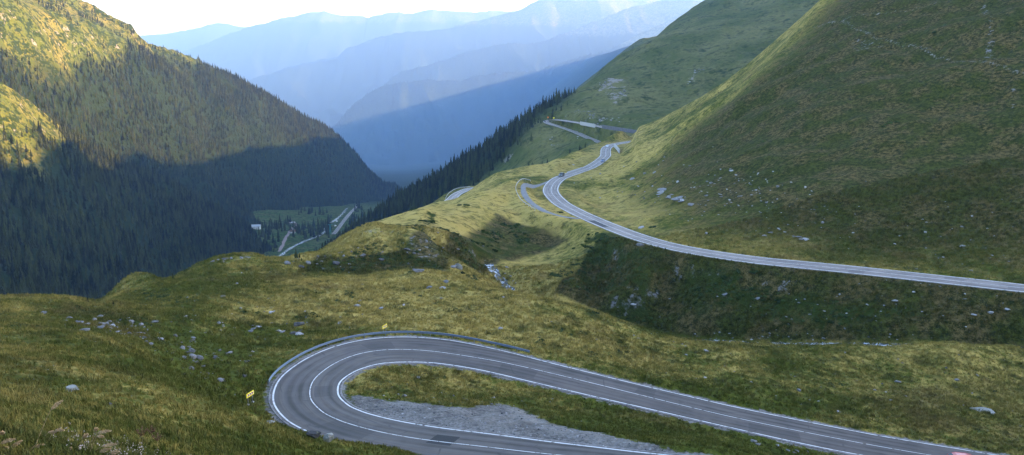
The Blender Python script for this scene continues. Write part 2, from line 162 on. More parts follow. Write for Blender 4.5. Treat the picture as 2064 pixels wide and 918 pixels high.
CTL_LEFTNEAR=[(-597.51,1000.0,-28.32),(-594.47,1050.0,-59.84),(-581.99,1100.0,-99.74),(-577.3,1150.0,-129.28),(-554.73,1200.0,-154.08),(-533.01,1280.0,-185.72),(-503.63,1400.0,-253.75),(-468.69,1480.0,-308.91),(-454.46,1500.0,-345.45),(-538.7,880.0,-127.68),(-518.99,970.0,-140.74),(-496.57,1000.0,-175.19),(-471.0,1150.0,-236.5),(-450.17,1280.0,-302.72),(-461.48,740.0,-175.01),(-430.58,850.0,-232.92),(-435.45,1050.0,-281.12),(-404.17,640.0,-191.59),(-383.78,750.0,-243.72),(-548.13,960.0,-93.8),(-784.27,1300.0,-96.66),(-747.23,1400.0,-186.42),(-689.48,1480.0,-245.86),(-646.82,1540.0,-288.48),(-593.63,1640.0,-347.34),(-535.57,1700.0,-391.51),(-467.19,1600.0,-398.31),(-681.85,900.0,50.09),(-636.2,820.0,-46.73),(-556.49,700.0,-122.63),(-456.45,560.0,-167.64),(-922.14,1200.0,-13.55),(-820.95,900.0,123.04),(-419.05,1250.0,-326.82),(-387.96,1350.0,-369.94),(-360.95,560.0,-225.86),(-418.12,500.0,-214.99)]
CTL_LEFTFAR=[(-843.16,1700.0,94.61),(-785.21,1800.0,45.37),(-756.27,1900.0,5.35),(-701.31,2050.0,-39.41),(-663.83,2150.0,-85.46),(-618.81,2250.0,-132.12),(-588.27,2330.0,-170.54),(-555.76,2420.0,-205.3),(-520.94,2520.0,-243.26),(-482.4,2620.0,-314.66),(-454.77,2720.0,-388.15),(-427.79,2800.0,-436.48),(-395.62,2860.0,-487.19),(-792.42,1350.0,75.13),(-761.7,1420.0,0.0),(-751.48,1560.0,-44.19),(-720.63,1680.0,-144.48),(-678.14,1820.0,-209.97),(-624.83,1980.0,-287.29),(-561.04,2180.0,-362.14),(-489.9,2480.0,-397.03),(-455.7,2620.0,-433.65),(-604.03,1900.0,-344.37),(-542.12,2100.0,-380.62),(-491.41,2480.0,-434.46),(-656.98,1620.0,-254.48),(-685.26,1480.0,-201.48),(-636.62,1450.0,-289.32),(-696.14,1270.0,-131.55),(-709.31,1180.0,-67.25),(-606.51,1600.0,-319.25),(-543.13,1700.0,-349.61),(-730.44,1500.0,-120.26),(-719.57,1950.0,-133.68),(-655.47,2100.0,-192.88),(-581.41,2280.0,-276.53),(-515.92,2480.0,-315.49),(-843.8,2450.0,-125.51),(-748.6,2700.0,-263.81),(-625.63,3000.0,-417.36),(-491.44,3200.0,-580.0),(-989.12,2250.0,-25.4),(-1075.19,2150.0,36.19),(-1171.21,2000.0,133.25),(-375.13,3100.0,-599.6),(-350.76,3400.0,-678.4),(-956.79,1300.0,245.98),(-876.4,1150.0,32.19),(-1347.86,1800.0,198.01),(-846.17,1600.0,106.6)]
STREAM_LEFT=[(-6.61,232.0,-59.2),(-4.36,224.0,-59.41),(-2.26,218.0,-59.46),(-0.26,211.0,-59.82),(1.0,204.0,-60.03),(3.4,198.0,-60.54)]
STREAM_RIGHT=[(19.43,188.0,-61.09),(26.12,186.0,-61.88),(28.98,182.0,-62.43),(33.68,177.0,-61.63),(39.26,172.5,-60.85),(46.57,168.0,-59.7),(53.6,164.0,-58.6),(60.82,159.0,-56.81),(66.97,155.0,-55.48),(76.48,151.0,-54.25),(94.02,147.0,-53.48),(104.29,144.0,-52.77),(124.03,138.0,-51.29)]
DITCH=[(-38.51,85.0,-30.37),(-36.55,84.0,-30.56),(-33.81,81.0,-30.42),(-31.65,78.5,-30.73),(-30.56,78.0,-31.72),(-29.44,78.0,-33.02),(-28.29,78.0,-34.06),(-26.48,79.0,-35.46)]
LAYBY=[(22.43,271.0,-54.07),(16.27,277.0,-54.25),(10.79,286.0,-54.27),(6.86,302.0,-54.37),(4.93,318.0,-54.17),(4.52,330.0,-53.63),(5.49,342.0,-53.72),(7.57,354.0,-54.12),(11.11,367.0,-55.12),(16.28,381.0,-56.65),(22.79,400.0,-59.0)]
SKY_LEFTFAR=[(-0.691,0.12073),(-0.5829,0.08842),(-0.5229,0.06936),(-0.496,0.05565),(-0.4822,0.05125),(-0.4662,0.0402),(-0.4471,0.03077),(-0.4372,0.02688),(-0.4325,0.01572),(-0.4207,0.00675),(-0.4038,0.00225),(-0.3954,0.0),(-0.3758,-0.00733),(-0.3591,-0.01469),(-0.3424,-0.02377),(-0.3255,-0.03061),(-0.3087,-0.0386),(-0.2919,-0.04893),(-0.275,-0.05872),(-0.2524,-0.07261),(-0.2297,-0.08484),(-0.2068,-0.09829),(-0.1956,-0.11124),(-0.1843,-0.12366),(-0.1758,-0.13554),(-0.1673,-0.14569),(-0.1528,-0.15769)]
SKY_LEFTNEAR=[(-0.6542,-0.01922),(-0.5985,-0.03632),(-0.5664,-0.0593),(-0.5293,-0.09302),(-0.5022,-0.11478),(-0.4631,-0.13673),(-0.4172,-0.15468),(-0.3603,-0.18855),(-0.317,-0.21425),(-0.3035,-0.23898)]
SKY_NEAR=[(-0.6313,-0.29809),(-0.5945,-0.29682),(-0.564,-0.29745),(-0.5337,-0.30063),(-0.5096,-0.30382),(-0.5018,-0.29936),(-0.4897,-0.28793),(-0.4764,-0.27655),(-0.4648,-0.26962),(-0.4542,-0.26773),(-0.4422,-0.26962),(-0.4324,-0.27592),(-0.4183,-0.27466),(-0.4012,-0.26648),(-0.3834,-0.25582),(-0.3585,-0.24645),(-0.3401,-0.24396),(-0.328,-0.24334),(-0.3129,-0.24458),(-0.2981,-0.24895),(-0.2768,-0.24832),(-0.2554,-0.24396),(-0.2371,-0.24147),(-0.2185,-0.2303),(-0.1999,-0.21794),(-0.1754,-0.20749),(-0.1451,-0.19708),(-0.1149,-0.18794),(-0.0908,-0.18004),(-0.0812,-0.17822),(-0.074,-0.177),(-0.0662,-0.17458),(-0.0578,-0.17035),(-0.0512,-0.16552),(-0.0458,-0.1619),(-0.0339,-0.15288),(-0.019,-0.1439),(0.0107,-0.13733),(0.0314,-0.13376)]
SKY_RIGHT=[(0.1426,-0.09302),(0.1686,-0.0825),(0.1939,-0.06971),(0.2224,-0.05411),(0.2505,-0.03574),(0.2771,-0.01412),(0.3033,0.00899),(0.3303,0.03355),(0.3543,0.05675),(0.3727,0.07482)]
VAL=np.array([(-281.9,1000,-318),(-382.1,1400,-339),(-386.3,1650,-356),(-359.7,1900,-372),(-425.7,2400,-440),(-487.3,3000,-520),(-545.8,3700,-590),(-636.9,4500,-690),(-762.0,5500,-810),(-953.8,6600,-955),(-1273.8,9000,-1265),(-1514.4,10700,-1450),(-3370.6,17000,-2300),(-5353.2,27000,-3000)])
RIDGES={'A':(13000,[(-3429.7,12279.8,-1635.2),(-2857.1,12400.0,-1247.9),(-2555.3,12463.4,-1050.1),(-2422.0,12491.4,-870.8),(-2262.4,12524.9,-735.5),(-2132.3,12552.2,-643.0),(-1952.3,12590.0,-543.7),(-1809.1,12620.1,-501.6),(-1558.3,12672.8,-467.5),(-1305.9,12725.8,-440.3),(-979.2,12794.4,-450.0),(-744.7,12843.6,-451.7),(-463.3,12902.7,-380.2),(-202.5,12957.5,-337.5),(135.7,13028.5,-339.3),(378.3,13079.4,-318.3),(667.9,13140.3,-222.8),(975.0,13204.7,-141.6),(1455.5,13305.7,-22.5),(1750.8,13367.7,120.2),(2039.3,13428.3,271.1),(2535.9,13532.5,469.0),(3050.9,13640.7,721.6),(3647.2,13765.9,1067.5)]),'B':(15500,[(-2890.4,14893.0,-1107.4),(-2543.9,14965.8,-809.8),(-2242.2,15029.1,-614.6),(-2111.2,15056.7,-478.0),(-1921.8,15096.4,-384.6),(-1595.0,15165.1,-291.5),(-1231.5,15241.4,-197.9),(-856.0,15320.2,-60.4),(-460.7,15403.2,43.3),(-17.8,15496.3,104.6),(295.2,15562.0,87.5),(583.3,15622.5,149.3),(972.2,15704.2,299.5),(1336.3,15780.6,441.7),(1748.8,15867.2,585.1),(2182.3,15958.3,756.2),(2724.8,16072.2,876.7),(3381.0,16210.0,1168.6),(4332.5,16409.8,1539.8)]),'C':(19000,[(-6682.7,17596.6,-1002.8),(-5998.1,17740.4,-786.5),(-5305.9,17885.8,-567.8),(-4504.9,18054.0,-306.1),(-3698.5,18223.3,-154.2),(-3489.3,18267.3,30.8),(-3078.6,18353.5,165.1),(-2665.6,18440.2,289.8),(-2303.0,18516.4,363.4),(-1939.3,18592.8,375.3),(-1498.5,18685.3,418.9),(-1095.4,18770.0,525.4),(-753.9,18841.7,611.2),(-345.8,18927.4,719.0),(108.5,19022.8,827.9),(576.4,19121.0,1064.1),(1289.6,19270.8,1336.6),(2970.4,19623.8,1735.1),(5297.7,20112.5,2104.4)]),'D':(25000,[(-10570.1,25000.0,-423.9),(-9381.3,25000.0,0.0),(-8790.1,25000.0,210.8),(-8052.8,25000.0,490.7),(-7323.4,25000.0,699.7),(-6742.5,25000.0,852.6),(-6165.3,25000.0,963.5),(-5733.1,25000.0,1046.5),(-5417.4,25000.0,1088.0),(-5137.1,25000.0,977.3),(-4881.4,25000.0,949.6),(-4452.7,25000.0,963.5),(-4141.2,25000.0,894.2),(-3810.0,25000.0,977.3),(-3450.8,25000.0,1060.3),(-3095.1,25000.0,1032.7),(-2853.6,25000.0,991.2),(-2594.6,25000.0,1088.0),(-2308.7,25000.0,1129.4),(-1739.7,25000.0,1060.3),(-1169.4,25000.0,1046.5),(-670.1,25000.0,1074.2),(-171.1,25000.0,1088.0),(969.2,25000.0,1115.6),(3810.8,25000.0,1391.3)]),'E':(31000,[(-13910.9,31000.0,435.1),(-12477.5,31000.0,556.5),(-11218.7,31000.0,746.8),(-10763.4,31000.0,902.2),(-10495.0,31000.0,936.7),(-10142.8,31000.0,902.2),(-9795.1,31000.0,798.6),(-9087.5,31000.0,764.1),(-8383.4,31000.0,660.4),(-6969.1,31000.0,521.8)])}
GRAVEL_POLY = [(-16.61, 83.47), (-14.1, 82.5), (-10.3, 81.06), (-6.56, 78.95), (-3.65, 80.51), (-1.17, 84.54), (0.94, 83.31), (2.83, 77.12), (5.96, 73.52), (8.92, 67.6), (12.17, 64.19), (14.57, 62.09), (11.88, 62.52), (8.59, 64.88), (5.01, 66.75), (1.22, 68.66), (-2.78, 70.71), (-7.0, 72.81), (-10.01, 74.68), (-12.9, 76.52), (-14.68, 78.42), (-16.24, 80.67)]
PATHS = [([(149.73, 392.0), (150.42, 360.08), (157.0, 333.67), (157.9, 294.75), (163.36, 273.4)], 1.5), ([(145.95, 419.33), (150.56, 394.31), (166.95, 381.06), (180.35, 369.34)], 1.6), ([(-38.0, 209.02), (-32.94, 201.21), (-29.28, 201.01)], 1.5)]
TRACKS = [[(4.32, 120.74), (9.41, 119.1), (16.32, 120.98), (27.86, 121.92), (34.4, 118.06), (40.62, 114.54), (51.24, 113.98)], [(16.32, 120.98), (25.07, 119.33), (31.52, 112.76), (36.31, 109.93), (46.48, 112.87), (58.4, 113.87)], [(-17.58, 142.4), (-12.48, 134.04), (-7.94, 126.78), (-5.46, 123.36)], [(7.18, 118.64), (14.16, 115.32), (21.62, 116.68)]]
ROCK_SPOTS = [([(-70.09, 151.14), (-68.21, 145.21), (-70.32, 144.36)], 0.55), ([(-57.29, 177.91), (-54.8, 174.98), (-57.42, 168.45), (-60.42, 162.47)], 0.75), ([(-42.91, 180.71), (-36.23, 180.01), (-30.34, 184.1), (-26.45, 188.46), (-25.6, 181.78), (-31.03, 174.81), (-40.78, 171.1), (-47.29, 168.45)], 0.42), ([(-27.62, 197.51), (-23.11, 223.15), (-18.81, 219.26), (-15.06, 188.1), (-20.4, 184.82), (-25.05, 186.27)], 0.5), ([(187.4, 354.84), (189.97, 346.62), (176.12, 314.38), (161.76, 283.46), (160.35, 294.75), (173.81, 318.39)], 0.52), ([(157.59, 272.07), (160.12, 269.69), (145.24, 243.17), (140.64, 240.81)], 0.5), ([(55.27, 311.32), (55.86, 285.69), (58.46, 258.85), (56.52, 256.84), (52.98, 279.07), (52.51, 303.52)], 0.5), ([(89.39, 160.89), (94.01, 160.58), (94.51, 153.97), (87.7, 153.07), (83.27, 155.79)], 0.25), ([(142.77, 372.23), (150.42, 360.08), (150.98, 346.28), (138.22, 348.66)], 0.5)]
HEATH_SPOTS = [([(37.3, 104.59), (54.1, 118.98), (83.68, 130.29), (91.23, 125.06), (64.05, 85.54), (60.95, 92.76), (50.12, 95.42), (40.87, 96.83)], 0.42, 7), ([(-43.11, 181.6), (-36.42, 181.07), (-26.6, 189.57), (-17.52, 219.48), (-14.3, 185.36), (-18.42, 157.78), (-34.89, 172.78), (-44.5, 169.44)], 0.95, 2), ([(28.54, 239.4), (35.83, 213.35), (44.1, 197.89), (58.9, 183.74), (73.38, 175.33), (88.55, 167.3), (101.35, 160.89), (112.08, 156.86), (132.44, 149.09), (124.63, 138.56), (104.05, 143.52), (88.15, 137.89), (81.84, 152.33), (68.07, 157.62), (54.47, 166.81), (39.87, 175.33), (30.6, 185.18), (24.25, 189.57), (10.72, 199.25), (20.42, 227.77)], 1.35, 2.5), ([(110.28, 175.84), (76.02, 187.73), (55.03, 218.41), (44.57, 249.18), (45.73, 308.6), (57.27, 374.42), (79.36, 388.19), (116.4, 396.24), (153.4, 442.03), (161.03, 443.33), (260, 640), (800, 640), (800, 100), (130.86, 169.93)], 0.8, 30), ([(-18.15, 228.44), (-5.44, 284.02), (11.13, 272.34), (18.18, 255.59), (4.18, 246.28), (-4.49, 231.36), (-12.95, 190.69), (-19.82, 190.5)], 0.75, 3), ([(-55.74, 87.82), (-33.71, 59.72), (-21.79, 40.01), (-13.12, 22.34), (-5.87, 8.95)], 0.5, 4), ([(-60.14, 107.7), (-49.89, 105.21), (-43.37, 100.2), (-44.4, 86.54), (-55.6, 93.12)], 0.6, 4)]  # heath areas that also darken bank, scarp and hillside in place of shade
SHRUB_SPOTS = [([(-67.28, 109.72), (-49.89, 105.21), (-44.89, 102.37), (-43.68, 90.52), (-50.87, 90.7)], 0.55), ([(-68.79, 142.12), (-63.09, 141.29), (-50.82, 131.57), (-45.53, 125.67), (-49.81, 115.66), (-55.47, 120.39)], 0.5), ([(-52.21, 220.12), (-37.55, 187.18), (-30.47, 200.81), (-27.41, 251.38), (-21.33, 269.69), (-21.96, 200.42), (-29.31, 184.64), (-35.93, 178.44)], 0.62), ([(-27.4, 225.56), (-37.01, 196.55)], 0.45), ([(-36.87, 183.56), (-26.94, 192.18), (-14.65, 182.67), (-35.02, 173.45), (-47.29, 168.45)], 0.62), ([(9.61, 132.73), (19.92, 193.31), (24.25, 189.57), (15.68, 128.53), (10.84, 127.77)], 0.7), ([(-43.36, 123.72), (-36.64, 126.53), (-27.52, 135.48), (-30.74, 121.33), (-39.77, 117.14)], 0.45), ([(-14.83, 185.0), (-4.32, 221.85), (-6.35, 144.5), (-12.09, 150.26)], 0.45), ([(38.14, 197.51), (57.6, 178.96), (77.33, 164.54), (83.9, 157.16), (65.99, 159.79), (40.62, 179.48)], 0.62), ([(21.74, 243.65), (29.92, 238.94), (33.07, 212.1), (38.28, 198.47), (34.91, 191.43), (20.24, 132.35), (23.19, 190.69), (8.57, 206.18), (14.96, 228.44)], 0.58), ([(-17.88, 224.68), (-11.26, 260.12), (1.34, 278.8), (7.78, 269.17), (4.25, 251.14), (-4.53, 233.63), (-11.94, 192.93)], 0.55), ([(-55.74, 87.82), (-47.17, 78.8), (-33.01, 57.15), (-22.68, 36.61), (-23.19, 35.97)], 0.42)]
ROCK_SPOTS_SPUR = [([(39.31, 921.61), (63.23, 918.3), (85.76, 873.77), (115.25, 793.54), (108.1, 774.16), (81.34, 826.28), (51.44, 897.03)], 0.42), ([(185.44, 932.12), (205.38, 965.09), (218.69, 975.84), (214.38, 942.74), (189.74, 912.64), (176.77, 913.58)], 0.5), ([(89.4, 974.33), (122.3, 1015.58), (142.22, 949.8), (123.31, 888.98), (102.37, 886.01)], 0.55), ([(-21.88, 880.32), (-6.17, 872.42), (13.9, 843.26), (3.94, 833.12), (-8.34, 827.98), (-21.17, 849.8)], 0.38), ([(14.23, 865.04), (33.95, 850.68), (55.49, 798.66), (32.46, 809.64)], 0.5)]
SPUR_OPEN = [(35.09, 908.65), (25.04, 853.31), (2.0, 847.62), (-19.05, 845.0), (-33.96, 852.21), (-14.96, 784.8), (28.65, 711.09), (81.71, 700.0), (115.27, 761.31), (404.39, 1168.0), (388.67, 1202.49), (313.47, 1349.54), (201.45, 1139.77), (118.12, 1030.33), (75.88, 945.17), (52.36, 914.99)]
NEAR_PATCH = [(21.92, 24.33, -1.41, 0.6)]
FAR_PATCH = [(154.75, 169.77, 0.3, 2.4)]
CREST_X = 1100
CREST_Y = [-1200, 200, 830, 1210, 2000, 2240, 2466, 3180, 4100, 5200, 6000, 6800, 7800, 8600, 9600, 11100, 12900]
CREST_Z = [340, 335, 324, 272, 232, 202, 178, 166, 155, 120, 95, 75, 50, 20, -25, -75, -150]
CREST_ROUGH = 4
VALLEY_ROAD = [(-348.0, 1604.8), (-350.6, 1650.5), (-362.9, 1766.7), (-372.0, 1868.4), (-387.6, 1997.0), (-412.9, 2183.8), (-454.8, 2454.6)]
VALLEY_RIVER = [(-388.3, 1357.9), (-388.9, 1397.3), (-391.0, 1447.1), (-389.1, 1491.7), (-380.6, 1550.9), (-372.4, 1597.5), (-373.9, 1648.4), (-392.5, 1756.3), (-388.3, 1796.8), (-391.0, 1873.6), (-399.5, 1955.5), (-439.8, 2213.9)]
VALLEY_RIVER_FAR = [(-502.0, 2861.4), (-518.4, 3060.6), (-514.1, 3170.6), (-498.7, 3218.3)]
VALLEY_TRACK = [(-400.2, 1410.8), (-420.2, 1513.5), (-435.8, 1600.7), (-448.8, 1680.6), (-455.0, 1740.7), (-477.3, 1798.8), (-479.4, 1765.6)]
SIGN_ONE = [(-26.92, 80.51), (-26.66, 81.3)]
SIGN_TWO = [(-17.39, 108.21), (-16.99, 109.31)]
DOCKS = [(-7.69, 16.22, 0.5), (-8.14, 17.64, 0.45), (-7.69, 16.91, 0.4)]
DRY_SPOTS = [([(-41.79, 111.01), (-45.74, 159.17), (-22.97, 162.94), (-4.23, 216.5), (19.89, 192.93), (20.63, 129.53), (53.95, 165.03), (31.61, 108.02), (17.2, 102.77), (-2.21, 111.56), (-13.01, 115.89), (-31.14, 116.91)], 1.0, 6), ([(-52.96, 223.37), (-36.52, 251.63), (-46.51, 590.18), (3.53, 329.78), (26.43, 298.52), (23.21, 261.14), (-5.44, 284.02), (-21.96, 200.42), (-33.21, 188.1)], 1.0, 6), ([(4.54, 425.93), (100.61, 690.65), (69.14, 393.54), (46.21, 374.05), (25.32, 360.43), (23.95, 313.15), (34.09, 260.38), (42.24, 235.46), (48.41, 271.54), (44.42, 358.67)], 0.8, 6), ([(-18.38, 88.51), (-8.05, 97.78), (4.07, 95.51), (-1.81, 89.9), (-14.76, 83.39)], 0.6, 2), ([(-20.84, 42.68), (-18.11, 44.29), (-14.76, 47.47), (-17.93, 72.1), (-11.97, 32.37), (-14.55, 32.34)], 0.9, 4), ([(18.85, 97.49), (32.12, 96.45), (43.17, 93.48), (57.06, 92.49), (75.82, 117.48), (56.37, 117.37), (33.31, 114.09)], 0.15, 5)]
STONES = [('lichen', -19.2, 34.53, 0.51), ('dark', -12.87, 50.93, 0.85), ('round', -12.06, 51.58, 0.96), ('flatblue', -8.54, 17.98, 0.27), ('brow', -14.6, 47.33, 0.64), ('slabtop', -30.3, 114.43, 1.98), ('pile_a', -30.35, 111.67, 1.11), ('pile_b', -29.13, 110.15, 1.36), ('pile_c', -32.21, 112.65, 0.98), ('big_slab', 64.68, 108.02, 2.94), ('meadow_big', -18.16, 157.16, 2.72), ('tilted', -12.48, 186.82, 2.54), ('tilted_b', -13.35, 186.27, 1.85), ('culvert', 33.54, 214.39, 2.39), ('blue', 38.8, 247.24, 2.45)]
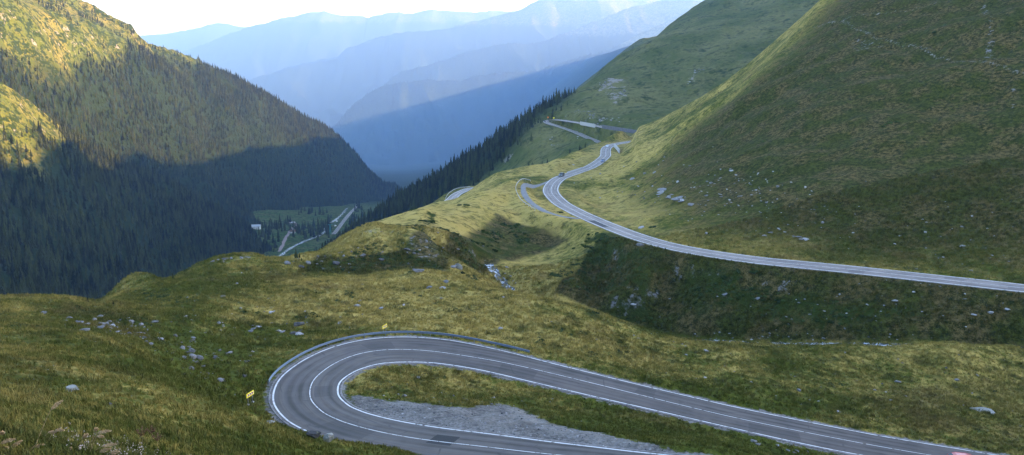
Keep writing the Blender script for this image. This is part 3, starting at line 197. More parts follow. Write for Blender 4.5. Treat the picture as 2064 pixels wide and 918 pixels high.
STONE_GROUPS = {'spill': [(-45.14, 101.57, 0.7), (-45.61, 90.61, 0.37), (-46.68, 87.22, 0.54), (-40.56, 96.73, 0.44), (-46.01, 92.58, 0.58), (-43.58, 87.05, 0.48), (-44.41, 94.4, 0.29), (-42.03, 91.68, 0.33), (-43.27, 87.22, 0.37), (-44.87, 90.25, 0.54), (-45.63, 89.38, 0.75), (-43.53, 90.87, 0.32), (-42.58, 76.82, 0.25), (-45.05, 85.29, 0.49), (-47.07, 94.13, 0.61), (-39.95, 80.83, 0.6), (-40.78, 83.47, 0.27), (-41.9, 81.78, 0.63), (-46.36, 93.58, 0.37), (-44.13, 80.75, 0.26), (-45.63, 86.54, 0.42), (-46.28, 97.87, 0.73), (-40.99, 85.87, 0.45), (-49.78, 97.4, 0.66), (-45.49, 94.03, 0.36), (-44.47, 85.87, 0.28), (-43.55, 94.49, 0.33), (-39.03, 73.52, 0.65), (-40.99, 86.04, 0.41), (-46.44, 92.03, 0.53), (-44.77, 97.3, 0.55), (-44.19, 88.6, 0.42), (-48.93, 94.68, 0.3), (-42.18, 90.52, 0.6), (-44.02, 88.25, 0.41), (-45.08, 95.33, 0.37), (-43.14, 87.22, 0.34), (-40.07, 91.59, 0.4), (-54.32, 93.48, 0.52), (-48.09, 92.67, 0.54), (-44.99, 88.6, 0.43), (-48.94, 88.51, 0.29), (-39.89, 82.02, 0.29), (-40.03, 75.12, 0.27), (-44.17, 88.16, 0.26), (-42.9, 77.28, 0.2), (-47.53, 87.91, 0.35), (-49.97, 90.96, 0.51)], 'ditch': [(-32.23, 84.21, 0.34), (-38.97, 97.68, 0.52), (-34.21, 86.37, 0.4), (-35.19, 87.48, 0.87), (-36.03, 90.08, 0.76), (-37.31, 92.49, 0.36), (-35.39, 86.04, 0.46), (-35.18, 85.87, 0.4), (-33.71, 90.43, 0.57), (-36.14, 88.94, 0.58), (-29.81, 73.95, 0.53), (-33.32, 85.79, 0.44), (-34.58, 88.25, 0.73), (-28.89, 69.95, 0.26), (-39.28, 86.04, 0.43), (-39.32, 85.79, 0.54), (-40.07, 91.32, 0.39), (-39.93, 87.14, 0.43), (-37.17, 80.2, 0.32), (-38.92, 86.12, 0.53), (-18.38, 46.69, 0.13), (-21.31, 50.88, 0.13), (-18.16, 46.78, 0.22), (-26.86, 68.2, 0.3)], 'lefthill': [(-31.19, 56.26, 0.17), (-30.02, 57.15, 0.2), (-55.52, 106.14, 0.26), (-22.05, 36.61, 0.12), (-26.44, 40.64, 0.26), (-24.07, 40.8, 0.11), (-33.37, 52.44, 0.33), (-44.68, 88.34, 0.28), (-44.25, 95.51, 0.32), (-32.7, 62.83, 0.19), (-40.65, 81.38, 0.38), (-17.15, 32.5, 0.11), (-26.02, 51.08, 0.13), (-17.14, 33.63, 0.25)], 'meadow': [(-31.86, 120.39, 0.32), (-39.16, 98.74, 0.6), (-30.95, 121.21, 0.42), (-39.76, 108.97, 0.76), (-30.31, 114.43, 0.3), (-35.73, 113.87, 0.8), (-36.71, 113.87, 0.34), (-36.74, 123.0, 0.72), (-23.13, 124.21, 0.39), (-35.98, 110.58, 0.6), (-32.87, 112.87, 0.74), (-25.35, 118.17, 0.67), (-39.47, 131.7, 0.52), (-24.81, 130.04, 1.04), (-36.03, 112.1, 0.75), (-50.21, 107.81, 0.35), (-47.41, 121.21, 0.4), (-45.53, 127.53, 0.94), (-31.74, 123.84, 0.37), (-25.72, 121.57, 0.42), (-43.4, 107.7, 0.64), (-34.88, 117.37, 0.51), (-36.39, 123.72, 0.41), (-49.64, 123.96, 0.58), (-45.98, 118.29, 0.34), (-31.81, 97.87, 0.41), (-38.96, 108.65, 0.31), (-38.74, 106.87, 0.29), (-41.02, 122.16, 0.42), (-12.28, 145.49, 1.11), (-12.15, 150.26, 0.87), (-11.78, 136.01, 0.67), (-20.87, 129.41, 0.99), (-17.44, 131.06, 0.53), (-27.33, 148.22, 0.48), (-25.17, 133.51, 0.56), (-14.82, 145.49, 1.0)], 'bend': [(-37.05, 89.99, 0.61), (-34.75, 95.05, 0.36), (-30.97, 92.4, 0.34), (-30.69, 92.12, 0.41), (-30.85, 83.96, 0.62), (-33.37, 94.86, 0.49), (-31.13, 94.96, 0.36), (-29.23, 86.88, 0.59), (-36.7, 105.21, 0.44), (-30.58, 92.67, 0.41), (-33.63, 94.49, 0.36)], 'island': [(-12.18, 84.79, 0.31), (-10.97, 92.76, 0.6), (-2.09, 87.82, 0.35), (-2.12, 83.64, 0.37), (-4.82, 84.46, 0.28), (-7.71, 87.14, 0.27), (-11.44, 84.29, 0.47), (-5.19, 85.04, 0.26), (-6.36, 86.54, 0.3), (32.64, 86.12, 0.38), (29.64, 87.14, 0.38), (30.55, 84.29, 0.36), (30.1, 84.87, 0.43), (31.12, 85.04, 0.44), (26.98, 85.54, 0.66), (26.76, 86.37, 0.65)], 'rightmeadow': [(41.62, 100.29, 0.54), (30.17, 123.72, 0.85), (67.05, 103.48, 0.33), (-1.72, 118.52, 0.64), (40.56, 113.87, 0.37), (32.76, 108.65, 0.37), (52.15, 108.65, 0.34), (57.01, 117.25, 0.93), (84.64, 111.56, 0.36), (38.75, 107.07, 0.68), (67.05, 119.57, 0.74), (72.23, 123.36, 0.5), (40.22, 103.68, 0.32), (54.46, 104.49, 0.43), (51.6, 112.76, 0.43), (67.12, 115.44, 0.36), (26.45, 121.45, 0.38), (39.18, 103.98, 0.36), (62.75, 109.72, 0.34), (26.36, 108.55, 0.51), (69.89, 109.72, 0.35), (73.0, 98.55, 0.34)], 'bank': [(72.19, 164.7, 0.51), (28.5, 189.94, 1.21), (74.97, 162.79, 0.7), (68.79, 170.43, 0.58), (95.64, 155.94, 0.87), (77.19, 163.42, 1.11), (57.86, 170.1, 0.53), (81.5, 164.7, 0.53), (89.02, 155.64, 0.92), (64.68, 167.3, 0.62), (53.76, 177.57, 1.13), (60.91, 171.94, 0.68), (66.69, 161.05, 0.54), (92.06, 155.48, 0.87), (47.27, 180.54, 1.2), (61.98, 167.95, 0.53), (89.51, 160.26, 0.73)], 'hill': [(56.76, 272.6, 0.88), (67.23, 214.18, 1.09), (89.13, 215.23, 0.53), (74.7, 215.65, 0.7), (74.34, 277.17, 1.0), (75.2, 235.46, 0.59), (54.99, 325.94, 0.84), (71.56, 238.7, 0.83), (84.15, 223.37, 0.56), (82.42, 264.22, 0.66), (64.87, 257.85, 0.91), (79.04, 268.38, 0.71), (68.36, 249.18, 1.29), (51.32, 338.26, 1.16), (74.34, 283.46, 1.16), (33.96, 462.79, 1.16), (65.08, 259.87, 1.36), (83.71, 238.0, 1.0), (73.42, 270.48, 0.75), (59.1, 347.64, 1.67), (61.49, 263.44, 0.99), (67.02, 276.09, 0.69), (60.66, 257.09, 0.69), (70.83, 246.04, 1.17), (78.03, 244.6, 1.17), (84.32, 234.31, 0.58), (57.78, 363.97, 1.48), (66.44, 278.8, 1.35), (81.37, 223.15, 0.68), (67.94, 263.19, 0.67), (52.86, 367.9, 1.96), (73.15, 249.67, 0.85), (66.15, 282.91, 0.97), (61.57, 309.8, 1.24), (70.09, 281.26, 0.76), (72.02, 289.05, 0.82), (72.39, 236.15, 0.88), (65.51, 363.97, 0.91), (82.11, 245.32, 0.82), (65.46, 249.91, 0.8), (61.67, 270.48, 0.86), (74.33, 285.13, 0.79), (68.97, 324.99, 1.18), (72.71, 236.38, 0.59), (99.76, 177.57, 0.74), (110.02, 181.24, 0.56), (120.41, 190.69, 0.69), (100.47, 200.03, 0.83), (113.27, 196.55, 0.61), (88.77, 179.13, 0.58), (112.71, 202.78, 0.66), (108.71, 199.45, 0.67), (91.84, 197.12, 0.61), (114.55, 179.66, 0.74), (94.65, 200.81, 0.7), (105.03, 191.43, 1.2), (98.71, 187.55, 0.66), (85.11, 205.58, 0.77), (65.29, 212.93, 0.99), (80.8, 214.81, 1.17), (71.05, 207.8, 0.52), (67.46, 213.35, 0.71), (64.98, 215.44, 0.63), (83.55, 203.78, 0.51), (52.91, 224.24, 1.25)], 'scarp': [(-35.35, 177.57, 0.75), (-47.38, 173.11, 1.63), (-32.38, 186.27, 0.87), (-41.83, 175.84, 0.66), (-42.84, 181.07, 1.37), (-37.36, 181.6, 0.78), (-44.48, 172.1, 1.55), (-43.65, 175.5, 1.46), (-38.05, 177.22, 1.61), (-29.22, 183.2, 1.37), (-34.78, 176.36, 0.66), (-29.98, 186.82, 0.98), (-33.28, 183.2, 1.78), (-23.12, 182.84, 0.69), (-24.25, 190.69, 1.61), (-22.56, 188.83, 1.01), (-18.55, 219.26, 0.82), (-20.33, 225.12, 0.96), (-20.3, 195.97, 0.73), (-14.65, 222.28, 0.91), (-24.05, 188.65, 1.14), (-62.27, 170.43, 1.08), (-59.74, 171.27, 1.54), (-58.81, 171.43, 0.85), (-57.09, 172.95, 1.16), (-59.59, 168.61, 0.86), (-61.51, 171.27, 0.75)], 'streamside': [(-1.42, 228.89, 1.1), (-2.35, 221.2, 0.7), (-1.38, 135.62, 0.52), (0.27, 217.77, 0.59), (1.0, 215.86, 0.71), (-1.65, 216.5, 0.55), (-1.85, 224.68, 0.8), (-0.29, 221.41, 0.83), (46.95, 170.76, 0.57), (59.21, 160.11, 0.5), (62.64, 161.36, 1.02), (42.62, 172.44, 0.49), (9.38, 114.65, 0.37), (54.69, 164.38, 0.44), (54.07, 168.45, 0.79), (60.85, 162.15, 0.42), (5.43, 115.44, 0.29), (26.29, 131.32, 0.41)], 'outcrop': [(55.0, 305.9, 2.9), (54.64, 268.38, 2.49), (53.61, 283.74, 1.59), (53.51, 302.92, 1.69), (54.19, 274.47, 2.83), (55.21, 268.9, 1.91), (55.61, 274.74, 2.18), (54.8, 284.85, 1.59), (55.3, 276.09, 1.57), (55.78, 258.85, 2.49), (55.39, 273.4, 1.62), (55.41, 270.48, 1.51), (56.01, 310.41, 3.83), (52.93, 280.71, 2.39), (56.15, 308.29, 3.24), (56.15, 275.55, 1.85), (72.16, 205.58, 1.15), (73.23, 205.58, 1.69), (72.19, 207.39, 1.71), (71.4, 208.41, 1.03), (73.39, 204.97, 1.39), (67.86, 217.56, 1.05), (69.61, 215.65, 0.92), (69.69, 214.6, 0.99), (70.37, 212.52, 0.95)]}
